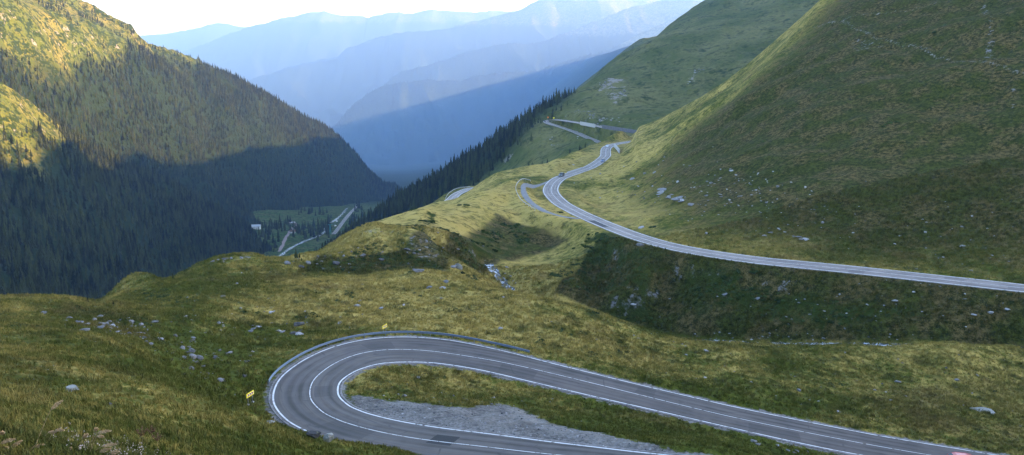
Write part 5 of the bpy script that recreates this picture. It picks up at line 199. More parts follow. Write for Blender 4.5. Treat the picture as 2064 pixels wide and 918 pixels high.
GRAVEL_STONES = [(-6.77, 77.92, 0.06), (6.49, 68.37, 0.16), (12.18, 64.1, 0.06), (2.28, 72.82, 0.16), (-4.85, 76.09, 0.16), (7.17, 69.3, 0.06), (1.97, 75.44, 0.06), (-11.33, 79.3, 0.11), (8.34, 67.02, 0.13), (-11.02, 79.65, 0.08), (2.62, 75.39, 0.1), (-6.54, 78.27, 0.06), (2.28, 74.93, 0.16), (2.82, 73.55, 0.08), (1.13, 69.77, 0.11), (-3.92, 76.78, 0.07), (-15.38, 79.65, 0.23), (-6.29, 78.54, 0.19), (-9.83, 75.15, 0.09), (-0.49, 69.75, 0.07), (-1.01, 74.86, 0.09), (-1.54, 81.15, 0.1), (0.65, 76.66, 0.06), (-5.06, 72.18, 0.23), (-3.44, 76.77, 0.07), (-4.14, 77.92, 0.08), (-6.84, 73.55, 0.07), (-1.39, 84.07, 0.06), (-3.59, 74.76, 0.15), (5.34, 71.47, 0.26), (-2.44, 80.49, 0.06), (-7.34, 78.24, 0.06), (7.47, 65.85, 0.08), (6.72, 69.04, 0.06), (6.06, 72.53, 0.06), (-0.79, 76.13, 0.07), (-2.63, 80.71, 0.06), (-5.7, 77.18, 0.06), (12.36, 62.58, 0.25), (0.01, 71.9, 0.08), (-9.35, 78.55, 0.28), (-2.49, 72.65, 0.06), (-2.37, 73.78, 0.07), (-3.85, 72.29, 0.07), (-1.22, 74.62, 0.23), (-0.81, 80.06, 0.08), (-13.78, 79.15, 0.06), (-0.92, 78.09, 0.07), (-15.7, 82.12, 0.06), (6.98, 69.52, 0.06), (-9.16, 77.81, 0.14), (2.9, 72.66, 0.17), (-7.82, 74.85, 0.06), (-3.38, 74.1, 0.1), (-4.64, 77.71, 0.12), (-3.18, 72.04, 0.2), (-1.89, 82.61, 0.13), (3.36, 68.47, 0.14), (-0.23, 77.58, 0.1), (-15.42, 79.86, 0.06), (1.89, 75.77, 0.11), (-9.39, 78.42, 0.06), (3.3, 74.08, 0.17), (-8.84, 77.61, 0.06), (9.32, 67.01, 0.07), (7.99, 67.51, 0.06), (-12.33, 77.65, 0.06), (-13.18, 80.03, 0.08), (0.61, 80.35, 0.07), (4.71, 70.97, 0.14), (3.39, 73.03, 0.06), (-5.33, 72.52, 0.06), (2.61, 70.9, 0.19), (4.06, 68.1, 0.14), (1.54, 77.55, 0.08), (-5.05, 78.24, 0.21), (-4.28, 78.61, 0.06), (4.59, 70.24, 0.07), (-15.8, 82.07, 0.07), (-0.28, 77.03, 0.07), (-9.45, 79.66, 0.22), (2.27, 72.19, 0.06), (-1.87, 82.34, 0.22), (-12.49, 80.68, 0.07), (0.93, 76.45, 0.26), (-8.96, 76.36, 0.06), (-8.61, 79.78, 0.21), (-1.68, 71.04, 0.22), (-0.62, 69.74, 0.06), (2.3, 69.7, 0.26), (-4.04, 73.46, 0.18), (-1.07, 82.25, 0.06), (-15.52, 81.65, 0.09), (-7.87, 79.67, 0.06), (-3.92, 72.82, 0.06), (-1.28, 70.17, 0.15), (-0.86, 79.95, 0.06), (1.11, 71.37, 0.06), (3.68, 70.71, 0.06), (-5.98, 72.54, 0.07), (1.82, 71.72, 0.06), (0.2, 79.35, 0.16), (2.02, 70.64, 0.14), (-11.45, 77.87, 0.06), (-4.44, 73.29, 0.07), (1.0, 76.05, 0.14), (-3.98, 77.03, 0.08), (7.51, 66.5, 0.25), (7.69, 68.96, 0.1), (2.74, 68.0, 0.18), (-2.89, 74.23, 0.11), (4.48, 72.43, 0.08), (-1.42, 81.25, 0.08), (-1.77, 76.74, 0.06), (11.87, 64.5, 0.06), (2.78, 74.08, 0.13), (10.86, 64.91, 0.06), (14.22, 62.21, 0.09), (13.76, 62.63, 0.06), (-3.19, 78.57, 0.06), (-4.98, 76.57, 0.14), (1.65, 69.31, 0.18), (-0.41, 73.22, 0.08), (-11.56, 75.93, 0.15), (0.3, 69.15, 0.2), (-4.45, 73.29, 0.06), (0.63, 78.35, 0.09), (2.86, 73.79, 0.25), (-2.69, 70.92, 0.08), (3.81, 70.87, 0.19), (-12.08, 78.46, 0.1), (-1.73, 70.54, 0.08), (2.77, 72.9, 0.21), (-13.29, 77.72, 0.08), (4.08, 72.7, 0.27), (10.02, 65.79, 0.16), (8.16, 68.75, 0.1), (-12.61, 77.22, 0.18), (11.86, 63.53, 0.06), (-0.54, 73.17, 0.06), (-1.22, 76.11, 0.11), (-13.04, 78.35, 0.1), (-13.52, 80.82, 0.07), (-13.37, 81.24, 0.06), (-15.43, 80.2, 0.22), (-6.3, 78.12, 0.2), (-1.42, 70.59, 0.12), (-13.62, 79.86, 0.26), (-2.59, 81.79, 0.09), (-12.26, 77.96, 0.06), (-14.86, 78.92, 0.06), (-8.04, 73.96, 0.07), (-11.46, 79.72, 0.12), (8.87, 67.17, 0.25), (-4.41, 71.96, 0.13), (-9.59, 77.28, 0.18), (0.79, 77.02, 0.06), (-0.13, 77.83, 0.26), (-0.97, 84.36, 0.21), (2.51, 76.03, 0.09), (1.37, 78.06, 0.06), (-2.12, 72.46, 0.06), (-5.29, 75.17, 0.32), (-0.22, 75.42, 0.11), (-12.41, 77.11, 0.07), (0.72, 81.87, 0.21), (-5.0, 75.53, 0.27), (3.81, 67.37, 0.1), (-13.19, 79.09, 0.15), (6.45, 72.12, 0.08), (-4.02, 72.68, 0.06), (-2.93, 75.06, 0.06), (-6.48, 75.76, 0.06), (1.21, 76.58, 0.15), (2.79, 73.4, 0.09), (-10.07, 77.65, 0.06), (10.2, 66.18, 0.2), (-2.31, 75.88, 0.08), (7.97, 68.45, 0.07), (3.42, 71.13, 0.22), (-5.51, 73.46, 0.07), (3.31, 70.7, 0.08), (1.87, 72.26, 0.07), (4.49, 70.86, 0.14), (-5.88, 74.13, 0.06), (-5.69, 78.93, 0.06), (3.82, 74.96, 0.24), (-4.29, 77.31, 0.22), (-2.58, 79.46, 0.07), (-14.55, 82.16, 0.18), (-0.87, 83.32, 0.07), (-13.18, 78.82, 0.06), (-3.2, 74.13, 0.07), (3.79, 69.38, 0.12), (-1.96, 74.96, 0.07), (-4.35, 76.63, 0.09), (-1.0, 78.51, 0.29), (-0.09, 69.48, 0.08), (-4.35, 74.05, 0.06), (-4.64, 76.4, 0.06), (7.68, 67.7, 0.13), (5.73, 68.38, 0.24), (-9.95, 80.82, 0.19), (6.87, 69.31, 0.06), (-5.58, 79.46, 0.08), (-1.25, 75.61, 0.08), (-10.12, 78.38, 0.06), (-1.28, 70.03, 0.06), (-3.79, 74.95, 0.07), (-3.59, 77.51, 0.08), (-1.39, 79.16, 0.07), (-1.2, 81.79, 0.23), (0.44, 78.69, 0.06), (1.47, 77.83, 0.09), (-8.44, 75.39, 0.06), (-7.79, 79.62, 0.06), (2.97, 72.33, 0.1), (-8.0, 76.89, 0.18), (-0.36, 75.15, 0.06), (-11.18, 78.31, 0.13), (-0.7, 78.91, 0.21), (-14.96, 79.03, 0.11), (0.19, 69.92, 0.26), (-2.75, 78.92, 0.06), (5.89, 71.87, 0.1), (8.6, 67.42, 0.11), (-3.99, 72.04, 0.16), (3.19, 73.29, 0.07), (-4.16, 74.66, 0.1), (-2.69, 78.87, 0.06), (9.76, 64.96, 0.06), (6.01, 72.29, 0.3), (6.16, 67.96, 0.21), (0.81, 71.97, 0.09), (5.09, 74.23, 0.06), (-2.94, 71.72, 0.07), (-3.8, 73.41, 0.1), (-10.06, 79.06, 0.1), (8.04, 66.71, 0.06), (-2.45, 71.42, 0.06), (3.96, 73.08, 0.07), (0.24, 80.99, 0.25), (5.14, 74.25, 0.23), (-4.82, 72.71, 0.07), (-7.1, 78.81, 0.06), (-1.52, 74.94, 0.1), (5.34, 68.29, 0.06), (-3.83, 77.31, 0.21), (0.31, 69.9, 0.06), (-14.91, 82.36, 0.27), (-15.04, 80.54, 0.08), (-3.51, 79.81, 0.06), (6.2, 71.93, 0.17), (-8.62, 75.17, 0.07), (-0.35, 78.15, 0.06), (4.2, 67.21, 0.06), (4.25, 71.46, 0.3), (3.58, 69.7, 0.09), (-4.55, 76.64, 0.13), (-8.58, 79.47, 0.07), (-2.28, 81.61, 0.07), (-4.52, 74.34, 0.16), (-10.79, 79.39, 0.06), (2.72, 70.41, 0.09), (3.69, 68.42, 0.26), (3.08, 71.62, 0.11), (-10.13, 77.39, 0.06), (2.65, 72.33, 0.11), (7.0, 68.46, 0.27), (-4.21, 79.77, 0.1), (-0.12, 76.55, 0.06), (6.61, 66.17, 0.23), (-1.44, 76.07, 0.11), (1.29, 73.17, 0.06), (0.02, 69.41, 0.06), (2.79, 68.11, 0.11), (-3.12, 72.23, 0.06), (-8.45, 74.53, 0.07), (4.61, 69.5, 0.06), (-2.26, 79.49, 0.06), (-1.78, 72.8, 0.06), (0.01, 76.67, 0.07), (3.98, 73.44, 0.23), (2.22, 70.99, 0.06), (2.37, 73.45, 0.06), (-2.25, 76.67, 0.17), (-2.19, 74.11, 0.06), (3.24, 71.14, 0.15), (-10.81, 80.49, 0.08), (1.51, 72.33, 0.09), (-0.25, 82.74, 0.12), (-7.55, 76.54, 0.3), (1.15, 80.1, 0.09), (-1.52, 82.49, 0.08), (6.17, 70.84, 0.18), (4.31, 74.9, 0.07), (11.03, 63.83, 0.2), (5.01, 72.17, 0.06), (-7.27, 75.8, 0.1), (-3.45, 74.35, 0.15), (-5.64, 73.36, 0.06), (11.36, 64.15, 0.27), (4.82, 68.45, 0.17), (0.3, 72.34, 0.08), (2.47, 78.21, 0.16), (3.94, 68.38, 0.06), (-1.09, 71.98, 0.07), (1.05, 69.75, 0.25), (-1.2, 81.27, 0.06), (-6.65, 73.0, 0.06), (1.41, 76.06, 0.07), (-1.94, 81.16, 0.17), (-9.11, 80.1, 0.12), (3.0, 70.48, 0.08), (-0.58, 77.71, 0.26), (1.4, 72.74, 0.17), (-0.62, 75.61, 0.26), (-3.96, 74.82, 0.06), (-0.81, 80.28, 0.1), (-3.39, 76.31, 0.06), (1.61, 68.9, 0.06), (7.06, 69.56, 0.21), (-0.83, 75.25, 0.07), (-5.63, 75.95, 0.1), (-5.36, 79.39, 0.1), (-2.33, 71.7, 0.06), (1.85, 78.82, 0.08), (-5.23, 74.0, 0.08), (9.37, 66.63, 0.06), (-11.19, 78.99, 0.16), (2.72, 76.65, 0.06), (3.07, 75.95, 0.06), (-12.66, 78.5, 0.32), (3.35, 71.89, 0.19), (-8.58, 78.69, 0.06), (-2.44, 72.2, 0.06), (3.35, 69.88, 0.06), (-0.56, 79.21, 0.23), (-8.66, 75.06, 0.06), (-1.9, 71.99, 0.23), (-4.98, 78.67, 0.18), (0.76, 77.59, 0.12), (12.66, 62.88, 0.07), (4.45, 72.72, 0.24), (-8.31, 76.59, 0.06), (-1.18, 80.17, 0.22), (3.22, 68.82, 0.06), (2.23, 69.5, 0.06), (5.64, 68.1, 0.19), (-4.8, 74.82, 0.08), (-6.38, 78.55, 0.07), (0.46, 83.4, 0.08), (-2.93, 76.94, 0.15), (-11.62, 80.65, 0.12), (-9.1, 79.99, 0.06), (-5.77, 77.31, 0.13), (7.4, 69.78, 0.06), (-11.55, 77.28, 0.15), (-0.3, 72.22, 0.06), (0.13, 82.98, 0.16), (-10.94, 77.06, 0.12), (-3.06, 77.07, 0.08), (-6.43, 76.8, 0.14), (-4.69, 75.12, 0.28), (2.69, 72.62, 0.12), (13.91, 62.59, 0.11), (-1.21, 75.96, 0.06), (-10.77, 80.84, 0.21), (-1.23, 84.06, 0.11), (-2.83, 79.49, 0.19), (-2.64, 80.31, 0.08), (-1.25, 82.67, 0.24), (0.98, 80.64, 0.06), (-1.81, 76.36, 0.06), (-14.75, 79.39, 0.28), (7.17, 70.12, 0.11), (8.19, 65.84, 0.06), (2.28, 78.54, 0.07), (5.8, 69.82, 0.06), (-6.45, 75.11, 0.06), (-2.97, 80.28, 0.09), (1.36, 72.54, 0.06), (-7.09, 78.21, 0.06), (4.4, 71.45, 0.07), (1.56, 80.91, 0.2), (11.37, 64.22, 0.1), (7.82, 68.82, 0.07), (-3.88, 77.12, 0.25), (3.55, 73.0, 0.06), (-3.25, 73.09, 0.06), (-13.59, 81.17, 0.1), (-0.11, 79.85, 0.13), (5.97, 72.02, 0.06), (-13.51, 81.96, 0.2), (-9.5, 77.04, 0.29), (6.7, 70.87, 0.06), (-12.95, 79.15, 0.06), (-1.9, 83.07, 0.07), (-14.73, 82.11, 0.09), (-0.73, 74.72, 0.29), (-6.34, 75.65, 0.11), (1.63, 76.54, 0.25), (5.34, 71.41, 0.24), (-2.36, 77.64, 0.12), (-2.76, 78.68, 0.06), (1.32, 68.97, 0.06), (-13.28, 81.74, 0.06), (-1.84, 77.47, 0.22), (0.51, 73.59, 0.06), (11.48, 62.89, 0.17), (-1.05, 74.79, 0.22), (-0.5, 80.8, 0.17), (9.88, 65.66, 0.06), (-5.18, 79.4, 0.06), (7.24, 70.34, 0.07), (4.7, 71.25, 0.09), (0.71, 76.24, 0.06), (6.87, 67.55, 0.06), (-12.1, 76.86, 0.11), (-12.4, 78.2, 0.07), (0.64, 70.96, 0.07), (9.39, 66.82, 0.14), (9.57, 64.29, 0.09), (-13.71, 79.96, 0.31), (5.36, 67.65, 0.12), (-4.95, 72.24, 0.06), (-10.88, 78.32, 0.27), (-0.28, 76.23, 0.06), (12.98, 62.53, 0.18), (-7.44, 77.76, 0.06), (-2.55, 78.21, 0.1), (5.39, 69.67, 0.24), (-1.48, 80.79, 0.06), (-12.6, 81.77, 0.07), (4.22, 72.45, 0.06), (-6.73, 75.36, 0.07), (-6.11, 73.14, 0.13), (4.36, 73.56, 0.06), (2.26, 74.48, 0.13), (-8.2, 74.87, 0.06), (-16.47, 82.55, 0.24), (1.01, 71.06, 0.19), (0.65, 81.06, 0.11), (-9.03, 77.68, 0.29), (-5.63, 75.33, 0.07), (0.48, 72.76, 0.09), (2.2, 72.04, 0.16), (-6.96, 76.97, 0.07), (-7.63, 76.81, 0.06), (-1.75, 78.43, 0.06), (-3.94, 77.56, 0.11), (3.78, 73.05, 0.06), (4.3, 73.58, 0.06), (-6.99, 76.17, 0.06), (-8.63, 79.59, 0.06), (-6.64, 74.21, 0.1), (-3.42, 73.44, 0.12), (-7.77, 75.35, 0.11), (12.33, 63.78, 0.12), (-13.74, 80.92, 0.06), (3.82, 75.09, 0.13), (-14.74, 82.52, 0.1), (-2.01, 73.96, 0.06), (-12.65, 80.82, 0.06), (-2.96, 79.67, 0.1), (-8.37, 76.49, 0.06), (2.77, 77.06, 0.08), (-4.79, 75.66, 0.07), (-9.06, 77.07, 0.07), (-0.13, 81.79, 0.1), (7.84, 66.9, 0.13), (-10.87, 78.41, 0.06), (2.39, 70.71, 0.27), (1.08, 74.57, 0.06), (-0.49, 70.97, 0.11), (-1.32, 82.98, 0.18), (-9.59, 80.33, 0.11), (-0.51, 77.95, 0.21), (1.51, 69.17, 0.08), (0.91, 75.51, 0.07), (1.54, 79.72, 0.06), (7.55, 69.61, 0.2), (-1.53, 75.75, 0.12), (4.43, 67.93, 0.14), (5.6, 66.55, 0.24), (-10.37, 80.77, 0.06), (8.72, 65.33, 0.06), (-6.16, 78.95, 0.31), (-4.23, 74.94, 0.3), (-2.52, 77.0, 0.06), (-1.51, 71.8, 0.11), (1.69, 69.59, 0.06), (-10.06, 79.65, 0.18), (4.95, 66.95, 0.06), (7.96, 67.89, 0.06), (3.57, 71.2, 0.12), (7.67, 65.77, 0.28), (3.79, 74.54, 0.12), (-10.03, 80.73, 0.25), (-11.3, 75.86, 0.14), (-5.13, 79.34, 0.08), (-8.92, 79.16, 0.15), (0.29, 82.39, 0.06), (0.15, 70.32, 0.06), (1.3, 79.2, 0.06), (6.69, 66.19, 0.22), (3.48, 69.7, 0.06), (-2.59, 82.08, 0.07), (-8.77, 74.21, 0.06), (2.24, 68.87, 0.07), (-1.19, 72.77, 0.08), (2.87, 69.21, 0.2), (-7.76, 79.39, 0.07), (-8.09, 73.92, 0.08), (-9.87, 77.32, 0.06), (-12.61, 80.62, 0.06), (5.21, 66.95, 0.29), (-0.38, 77.38, 0.12), (-6.57, 77.18, 0.08), (10.81, 63.41, 0.06), (3.38, 70.59, 0.06), (2.26, 71.79, 0.21), (-12.77, 80.11, 0.06), (2.75, 69.35, 0.06), (-7.62, 73.29, 0.08), (-0.46, 83.35, 0.06), (2.14, 73.1, 0.06), (-2.09, 74.86, 0.06), (-5.48, 75.17, 0.17), (1.22, 77.74, 0.1), (7.18, 66.71, 0.06), (0.57, 76.23, 0.09), (-10.73, 77.07, 0.29), (-2.36, 81.44, 0.06), (-1.52, 72.18, 0.06), (4.01, 67.47, 0.22), (4.6, 74.82, 0.06), (-16.12, 81.68, 0.06), (4.98, 72.43, 0.27), (-10.28, 80.76, 0.11), (-3.68, 73.77, 0.06), (-11.72, 77.67, 0.21), (1.27, 76.88, 0.07), (-0.36, 80.94, 0.09), (6.26, 71.69, 0.06), (-0.88, 77.89, 0.13), (-13.8, 82.02, 0.07), (-1.81, 80.95, 0.07), (-1.11, 70.69, 0.13), (8.34, 67.06, 0.1), (-3.48, 73.48, 0.1), (3.6, 67.91, 0.12), (0.78, 81.92, 0.06), (-6.16, 75.35, 0.06), (-6.89, 73.91, 0.2), (7.88, 65.38, 0.29), (-15.37, 81.35, 0.06), (-0.28, 81.37, 0.08), (-6.11, 78.45, 0.07), (-0.17, 72.43, 0.1), (1.27, 75.29, 0.06), (-1.28, 82.07, 0.26), (9.91, 65.76, 0.2), (-1.03, 71.95, 0.06), (0.8, 74.57, 0.06), (0.4, 71.6, 0.14), (3.26, 72.32, 0.14), (4.55, 72.33, 0.09), (-6.4, 72.64, 0.08), (-1.2, 77.64, 0.19), (1.4, 73.59, 0.3), (3.55, 73.3, 0.13), (-1.41, 81.16, 0.06), (-5.0, 78.05, 0.06), (3.97, 70.91, 0.15), (6.52, 69.96, 0.06), (11.05, 64.28, 0.32), (-9.66, 75.74, 0.12), (-8.71, 77.56, 0.2), (7.31, 65.61, 0.18), (-8.4, 75.44, 0.24), (4.24, 68.07, 0.08), (-5.27, 78.63, 0.09), (1.54, 72.07, 0.06), (-3.85, 74.96, 0.06), (-0.65, 71.29, 0.1), (2.27, 74.53, 0.08), (-6.05, 74.61, 0.09), (4.94, 72.12, 0.27), (-2.35, 79.97, 0.06), (-10.01, 75.92, 0.08), (5.69, 66.41, 0.07), (-4.02, 77.99, 0.07), (-14.95, 82.7, 0.07), (-11.52, 80.73, 0.06), (3.16, 72.47, 0.06), (-1.22, 77.05, 0.11), (-6.96, 75.96, 0.21), (-10.85, 80.7, 0.06), (1.15, 74.18, 0.06), (-7.28, 77.87, 0.31), (9.46, 66.05, 0.16), (-1.38, 81.16, 0.06), (-3.0, 74.03, 0.2), (3.52, 73.38, 0.1), (-2.79, 73.38, 0.15), (-1.68, 81.37, 0.25), (-2.7, 77.54, 0.06), (-7.58, 73.94, 0.12), (-3.28, 71.84, 0.06), (-1.74, 73.09, 0.09), (-0.1, 71.99, 0.06), (-2.42, 78.74, 0.21), (-10.91, 76.4, 0.19), (-7.47, 74.87, 0.31), (-5.47, 73.09, 0.06), (-8.91, 80.17, 0.16), (-4.12, 74.13, 0.06), (0.98, 72.01, 0.18), (-6.47, 76.32, 0.06), (5.37, 71.24, 0.06), (-1.27, 70.11, 0.06), (13.39, 62.62, 0.24), (0.56, 71.68, 0.06), (-2.58, 78.14, 0.08), (4.29, 72.92, 0.08), (-9.77, 77.17, 0.06), (1.76, 77.37, 0.06), (-10.53, 76.09, 0.3), (-2.48, 73.06, 0.25), (-12.18, 81.58, 0.09), (-10.42, 78.45, 0.14), (0.87, 74.67, 0.12), (0.23, 82.37, 0.2), (0.3, 75.88, 0.06), (-0.91, 75.04, 0.06), (7.18, 65.87, 0.09), (-2.82, 75.46, 0.08), (-5.55, 74.79, 0.06), (-0.52, 82.68, 0.23), (2.5, 71.68, 0.11), (2.55, 71.12, 0.06), (-11.31, 77.98, 0.07), (-6.19, 74.46, 0.07), (7.11, 65.74, 0.06), (-7.92, 74.69, 0.06), (7.44, 66.01, 0.07), (3.82, 67.55, 0.06), (5.22, 67.74, 0.11), (-12.0, 77.28, 0.19), (7.56, 68.0, 0.06), (-8.53, 78.77, 0.06), (0.36, 71.0, 0.16), (-13.47, 82.11, 0.21), (-4.83, 72.14, 0.11), (-9.42, 79.82, 0.09), (0.81, 72.81, 0.27), (0.48, 79.78, 0.06), (-9.89, 80.78, 0.06), (10.83, 65.27, 0.06), (0.27, 75.32, 0.21), (-9.66, 75.49, 0.06), (2.61, 74.66, 0.23), (9.59, 66.06, 0.1), (-14.97, 82.11, 0.09), (-2.08, 75.94, 0.06), (-0.34, 75.23, 0.06), (2.68, 68.66, 0.06), (-2.54, 82.26, 0.16), (3.62, 71.73, 0.06), (13.25, 62.44, 0.06), (2.51, 72.58, 0.27), (0.36, 72.62, 0.3), (2.31, 68.25, 0.12), (8.73, 64.89, 0.08), (7.27, 70.86, 0.09), (-11.25, 79.49, 0.06), (1.89, 68.63, 0.1), (-8.19, 78.9, 0.22), (-4.5, 77.51, 0.06), (10.59, 64.19, 0.09), (-9.25, 74.64, 0.06), (-8.25, 78.36, 0.28), (-0.09, 76.62, 0.11), (-4.29, 72.15, 0.17), (-3.31, 78.4, 0.07), (0.68, 77.81, 0.1), (-6.71, 73.75, 0.11), (-8.9, 78.9, 0.22), (11.34, 65.01, 0.06), (7.39, 69.66, 0.06), (-11.94, 77.29, 0.06), (-6.79, 78.94, 0.06), (3.39, 73.38, 0.07), (-14.04, 81.18, 0.07), (-2.0, 79.17, 0.07), (3.67, 71.25, 0.15), (-7.98, 79.42, 0.13), (2.76, 72.52, 0.21), (-12.36, 81.04, 0.14)]
RAIL_LAYBY = [(7.98, 284.94), (3.91, 301.46), (1.94, 317.75), (1.52, 330.07), (2.51, 342.38), (4.64, 354.66), (8.25, 367.92)]
RAIL_UPPER = [(27.53, 418.1), (30.28, 425.51), (33.79, 435.18), (36.94, 443.33)]
RAIL_LOW = [(-47.21, 590.18), (-46.43, 605.94), (-44.55, 617.89), (-42.12, 625.79), (-37.59, 631.31), (-31.6, 631.93)]
WALL_BEND = [(70.26, 578.76), (69.73, 560.41), (68.43, 534.23)]
RAIL_NEAR = (80, 137)
CARS_UP = [(308.0, 1.17), (393.63, -2.13), (488.29, 0.59)]
CAR_PASS = (183.7, -1.9)
HEADS = [((-4.9, 8.6, -3.727), (-5.027, 8.6, -3.842)), ((-5.209, 8.2, -3.981), (-5.368, 8.2, -4.049)), ((-5.274, 8.4, -4.101), (-5.4, 8.4, -4.211)), ((-5.299, 8.2, -4.082), (-5.388, 8.2, -4.128)), ((-5.312, 8.3, -4.184), (-5.407, 8.3, -4.23)), ((-5.219, 8.7, -4.29), (-5.372, 8.7, -4.367)), ((-5.308, 8.6, -4.299), (-5.491, 8.6, -4.365)), ((-4.924, 9.6, -4.556), (-5.074, 9.6, -4.602)), ((-4.767, 9.4, -4.635), (-4.939, 9.4, -4.68)), ((-4.844, 9.4, -4.693), (-4.982, 9.4, -4.758)), ((-4.847, 9.6, -4.832), (-4.956, 9.6, -4.885)), ((-5.185, 9.8, -4.624), (-5.226, 9.8, -4.664)), ((-5.089, 9.0, -4.481), (-5.162, 9.0, -4.574)), ((-5.208, 9.6, -4.602), (-5.264, 9.6, -4.667)), ((-5.324, 8.2, -3.908), (-5.366, 8.2, -3.948)), ((-5.838, 10.2, -4.834), (-5.944, 10.2, -4.855)), ((-5.944, 10.2, -4.862), (-6.037, 10.2, -4.882)), ((-5.226, 10.0, -4.828), (-5.303, 10.0, -4.841)), ((-5.242, 8.6, -4.341), (-5.373, 8.6, -4.388))]
SPRUCES = [(-47.21, 179.13), (-46.63, 179.83), (-66.3, 159.33), (-56.97, 108.76), (-45.42, 176.7), (-53.3, 108.23)]
LODGE = (-519.9, 1675.4)
HUT = (-467.7, 1765.6)
CABIN = (-432.8, 1626.6)
PYLON = (-356.0, 1615.2)
VANS = [(-366.3, 1711.7), (-379.3, 1789.5)]
VALLEY_TREES = [(-509.9, 1702.4), (-457.5, 1546.7), (-446.8, 1573.7), (-488.3, 1640.1), (-417.9, 1451.2), (-491.0, 1689.9), (-439.2, 1452.3), (-509.7, 1752.2), (-494.0, 1682.6), (-481.6, 1613.1), (-460.6, 1536.3), (-476.8, 1623.5), (-439.3, 1512.5), (-489.5, 1593.4), (-479.4, 1589.2), (-480.2, 1577.8), (-469.7, 1599.6), (-484.5, 1603.8), (-514.7, 1704.4), (-488.5, 1678.5), (-432.1, 1521.8), (-483.8, 1558.1), (-477.8, 1577.8), (-516.7, 1768.8), (-471.2, 1595.5), (-480.1, 1685.7), (-485.7, 1739.7), (-492.0, 1722.1), (-457.2, 1660.8), (-446.3, 1656.7), (-460.4, 1650.5), (-484.4, 1684.7), (-468.4, 1699.2), (-476.0, 1683.7), (-475.1, 1696.1), (-476.9, 1674.3), (-544.0, 1687.8), (-549.4, 1726.2), (-562.4, 1712.7), (-524.2, 1646.3), (-557.9, 1704.4), (-546.6, 1704.4), (-519.6, 1575.8), (-538.0, 1635.9), (-533.6, 1651.5), (-491.5, 1515.6), (-462.6, 1511.4), (-460.8, 1465.8), (-440.9, 1442.9), (-451.4, 1475.1), (-454.0, 1476.1), (-444.6, 1471.0), (-417.2, 1375.5), (-457.8, 1526.0), (-361.0, 1610.0), (-394.7, 1577.8), (-399.6, 1661.9), (-415.8, 1685.7), (-378.2, 1571.6), (-390.7, 1600.7), (-377.3, 1696.1), (-392.0, 1645.3), (-423.2, 1687.8), (-385.9, 1600.7), (-400.1, 1626.6), (-376.4, 1609.0), (-372.5, 1601.7), (-362.5, 1532.2), (-379.8, 1617.3), (-392.1, 1677.4), (-387.0, 1584.1), (-363.7, 1546.7), (-412.1, 1714.8), (-349.2, 1570.6), (-390.9, 1555.0), (-417.1, 1737.6), (-405.7, 1657.7), (-375.8, 1668.1), (-399.8, 1644.2), (-410.7, 1681.6), (-410.5, 1602.7), (-424.2, 1671.2), (-429.5, 1635.9), (-432.6, 1661.9), (-418.8, 1577.8), (-422.4, 1673.3), (-403.1, 1594.4), (-445.8, 1660.8), (-419.4, 1619.3), (-424.8, 1649.4), (-380.2, 1643.2), (-394.5, 1791.6), (-378.1, 1603.8), (-423.2, 1798.8), (-397.6, 1724.1), (-390.5, 1729.3), (-404.4, 1721.0), (-377.5, 1642.2), (-509.2, 2038.5), (-489.6, 1901.6), (-532.0, 2098.7), (-495.3, 1950.3), (-490.1, 2032.3), (-473.2, 1930.6), (-498.8, 1957.6), (-451.1, 1901.6), (-476.0, 1953.5), (-478.7, 1981.5), (-472.3, 2035.4), (-462.0, 1992.9), (-448.2, 2005.3), (-437.6, 1918.2), (-448.1, 1927.5), (-385.8, 1688.9), (-406.7, 1859.0), (-370.0, 1640.1), (-394.0, 1771.9), (-386.1, 1732.4), (-366.8, 1669.1), (-387.4, 1740.7), (-361.6, 1626.6), (-366.7, 1659.8), (-396.4, 1785.4), (-371.8, 1658.8), (-389.2, 1758.4), (-382.9, 1688.9), (-383.7, 1722.1), (-324.4, 1610.0), (-312.0, 1570.6), (-302.6, 1546.7), (-321.5, 1641.1), (-320.1, 1598.6), (-321.7, 1596.5), (-322.9, 1662.9), (-326.6, 1565.4), (-317.1, 1586.1), (-316.8, 1533.2), (-319.7, 1628.7), (-326.0, 1617.3), (-329.0, 1640.1), (-320.7, 1560.2), (-344.5, 1809.2), (-386.8, 2041.7), (-344.8, 1831.0), (-346.1, 1809.2), (-340.6, 1756.3), (-360.2, 1870.4), (-349.1, 1805.1), (-346.0, 1845.5), (-341.4, 1742.8), (-337.0, 1734.5), (-400.9, 2180.7), (-374.9, 2017.8), (-381.4, 2106.0), (-338.8, 1869.4), (-414.4, 2249.2), (-424.9, 2275.1), (-406.1, 2188.0), (-378.0, 2012.6), (-501.6, 1786.4), (-448.1, 1694.0), (-464.9, 1723.1), (-455.8, 1717.9), (-484.1, 1785.4), (-480.9, 1769.8), (-484.4, 1767.7), (-476.9, 1755.3), (-480.0, 1789.5)]
# ------------------------------------------------------------------ terrain
near_road = Road(ROAD_NEAR, .6, .45)
far_road = Road(ROAD_UP, 1.5, .35)
pass_road = Road(ROAD_FAR, 3.0, .4)
low_road = Road(ROAD_LOW, 3.0, .4)

def road_ctl(road, every, extra):
    out = []
    for i in range(0, len(road.C), every):
        for s, k in ((1, 4), (-1, 5)):
            out.append(road.at(i, s * (road.C[i, k] + extra)))
    return out

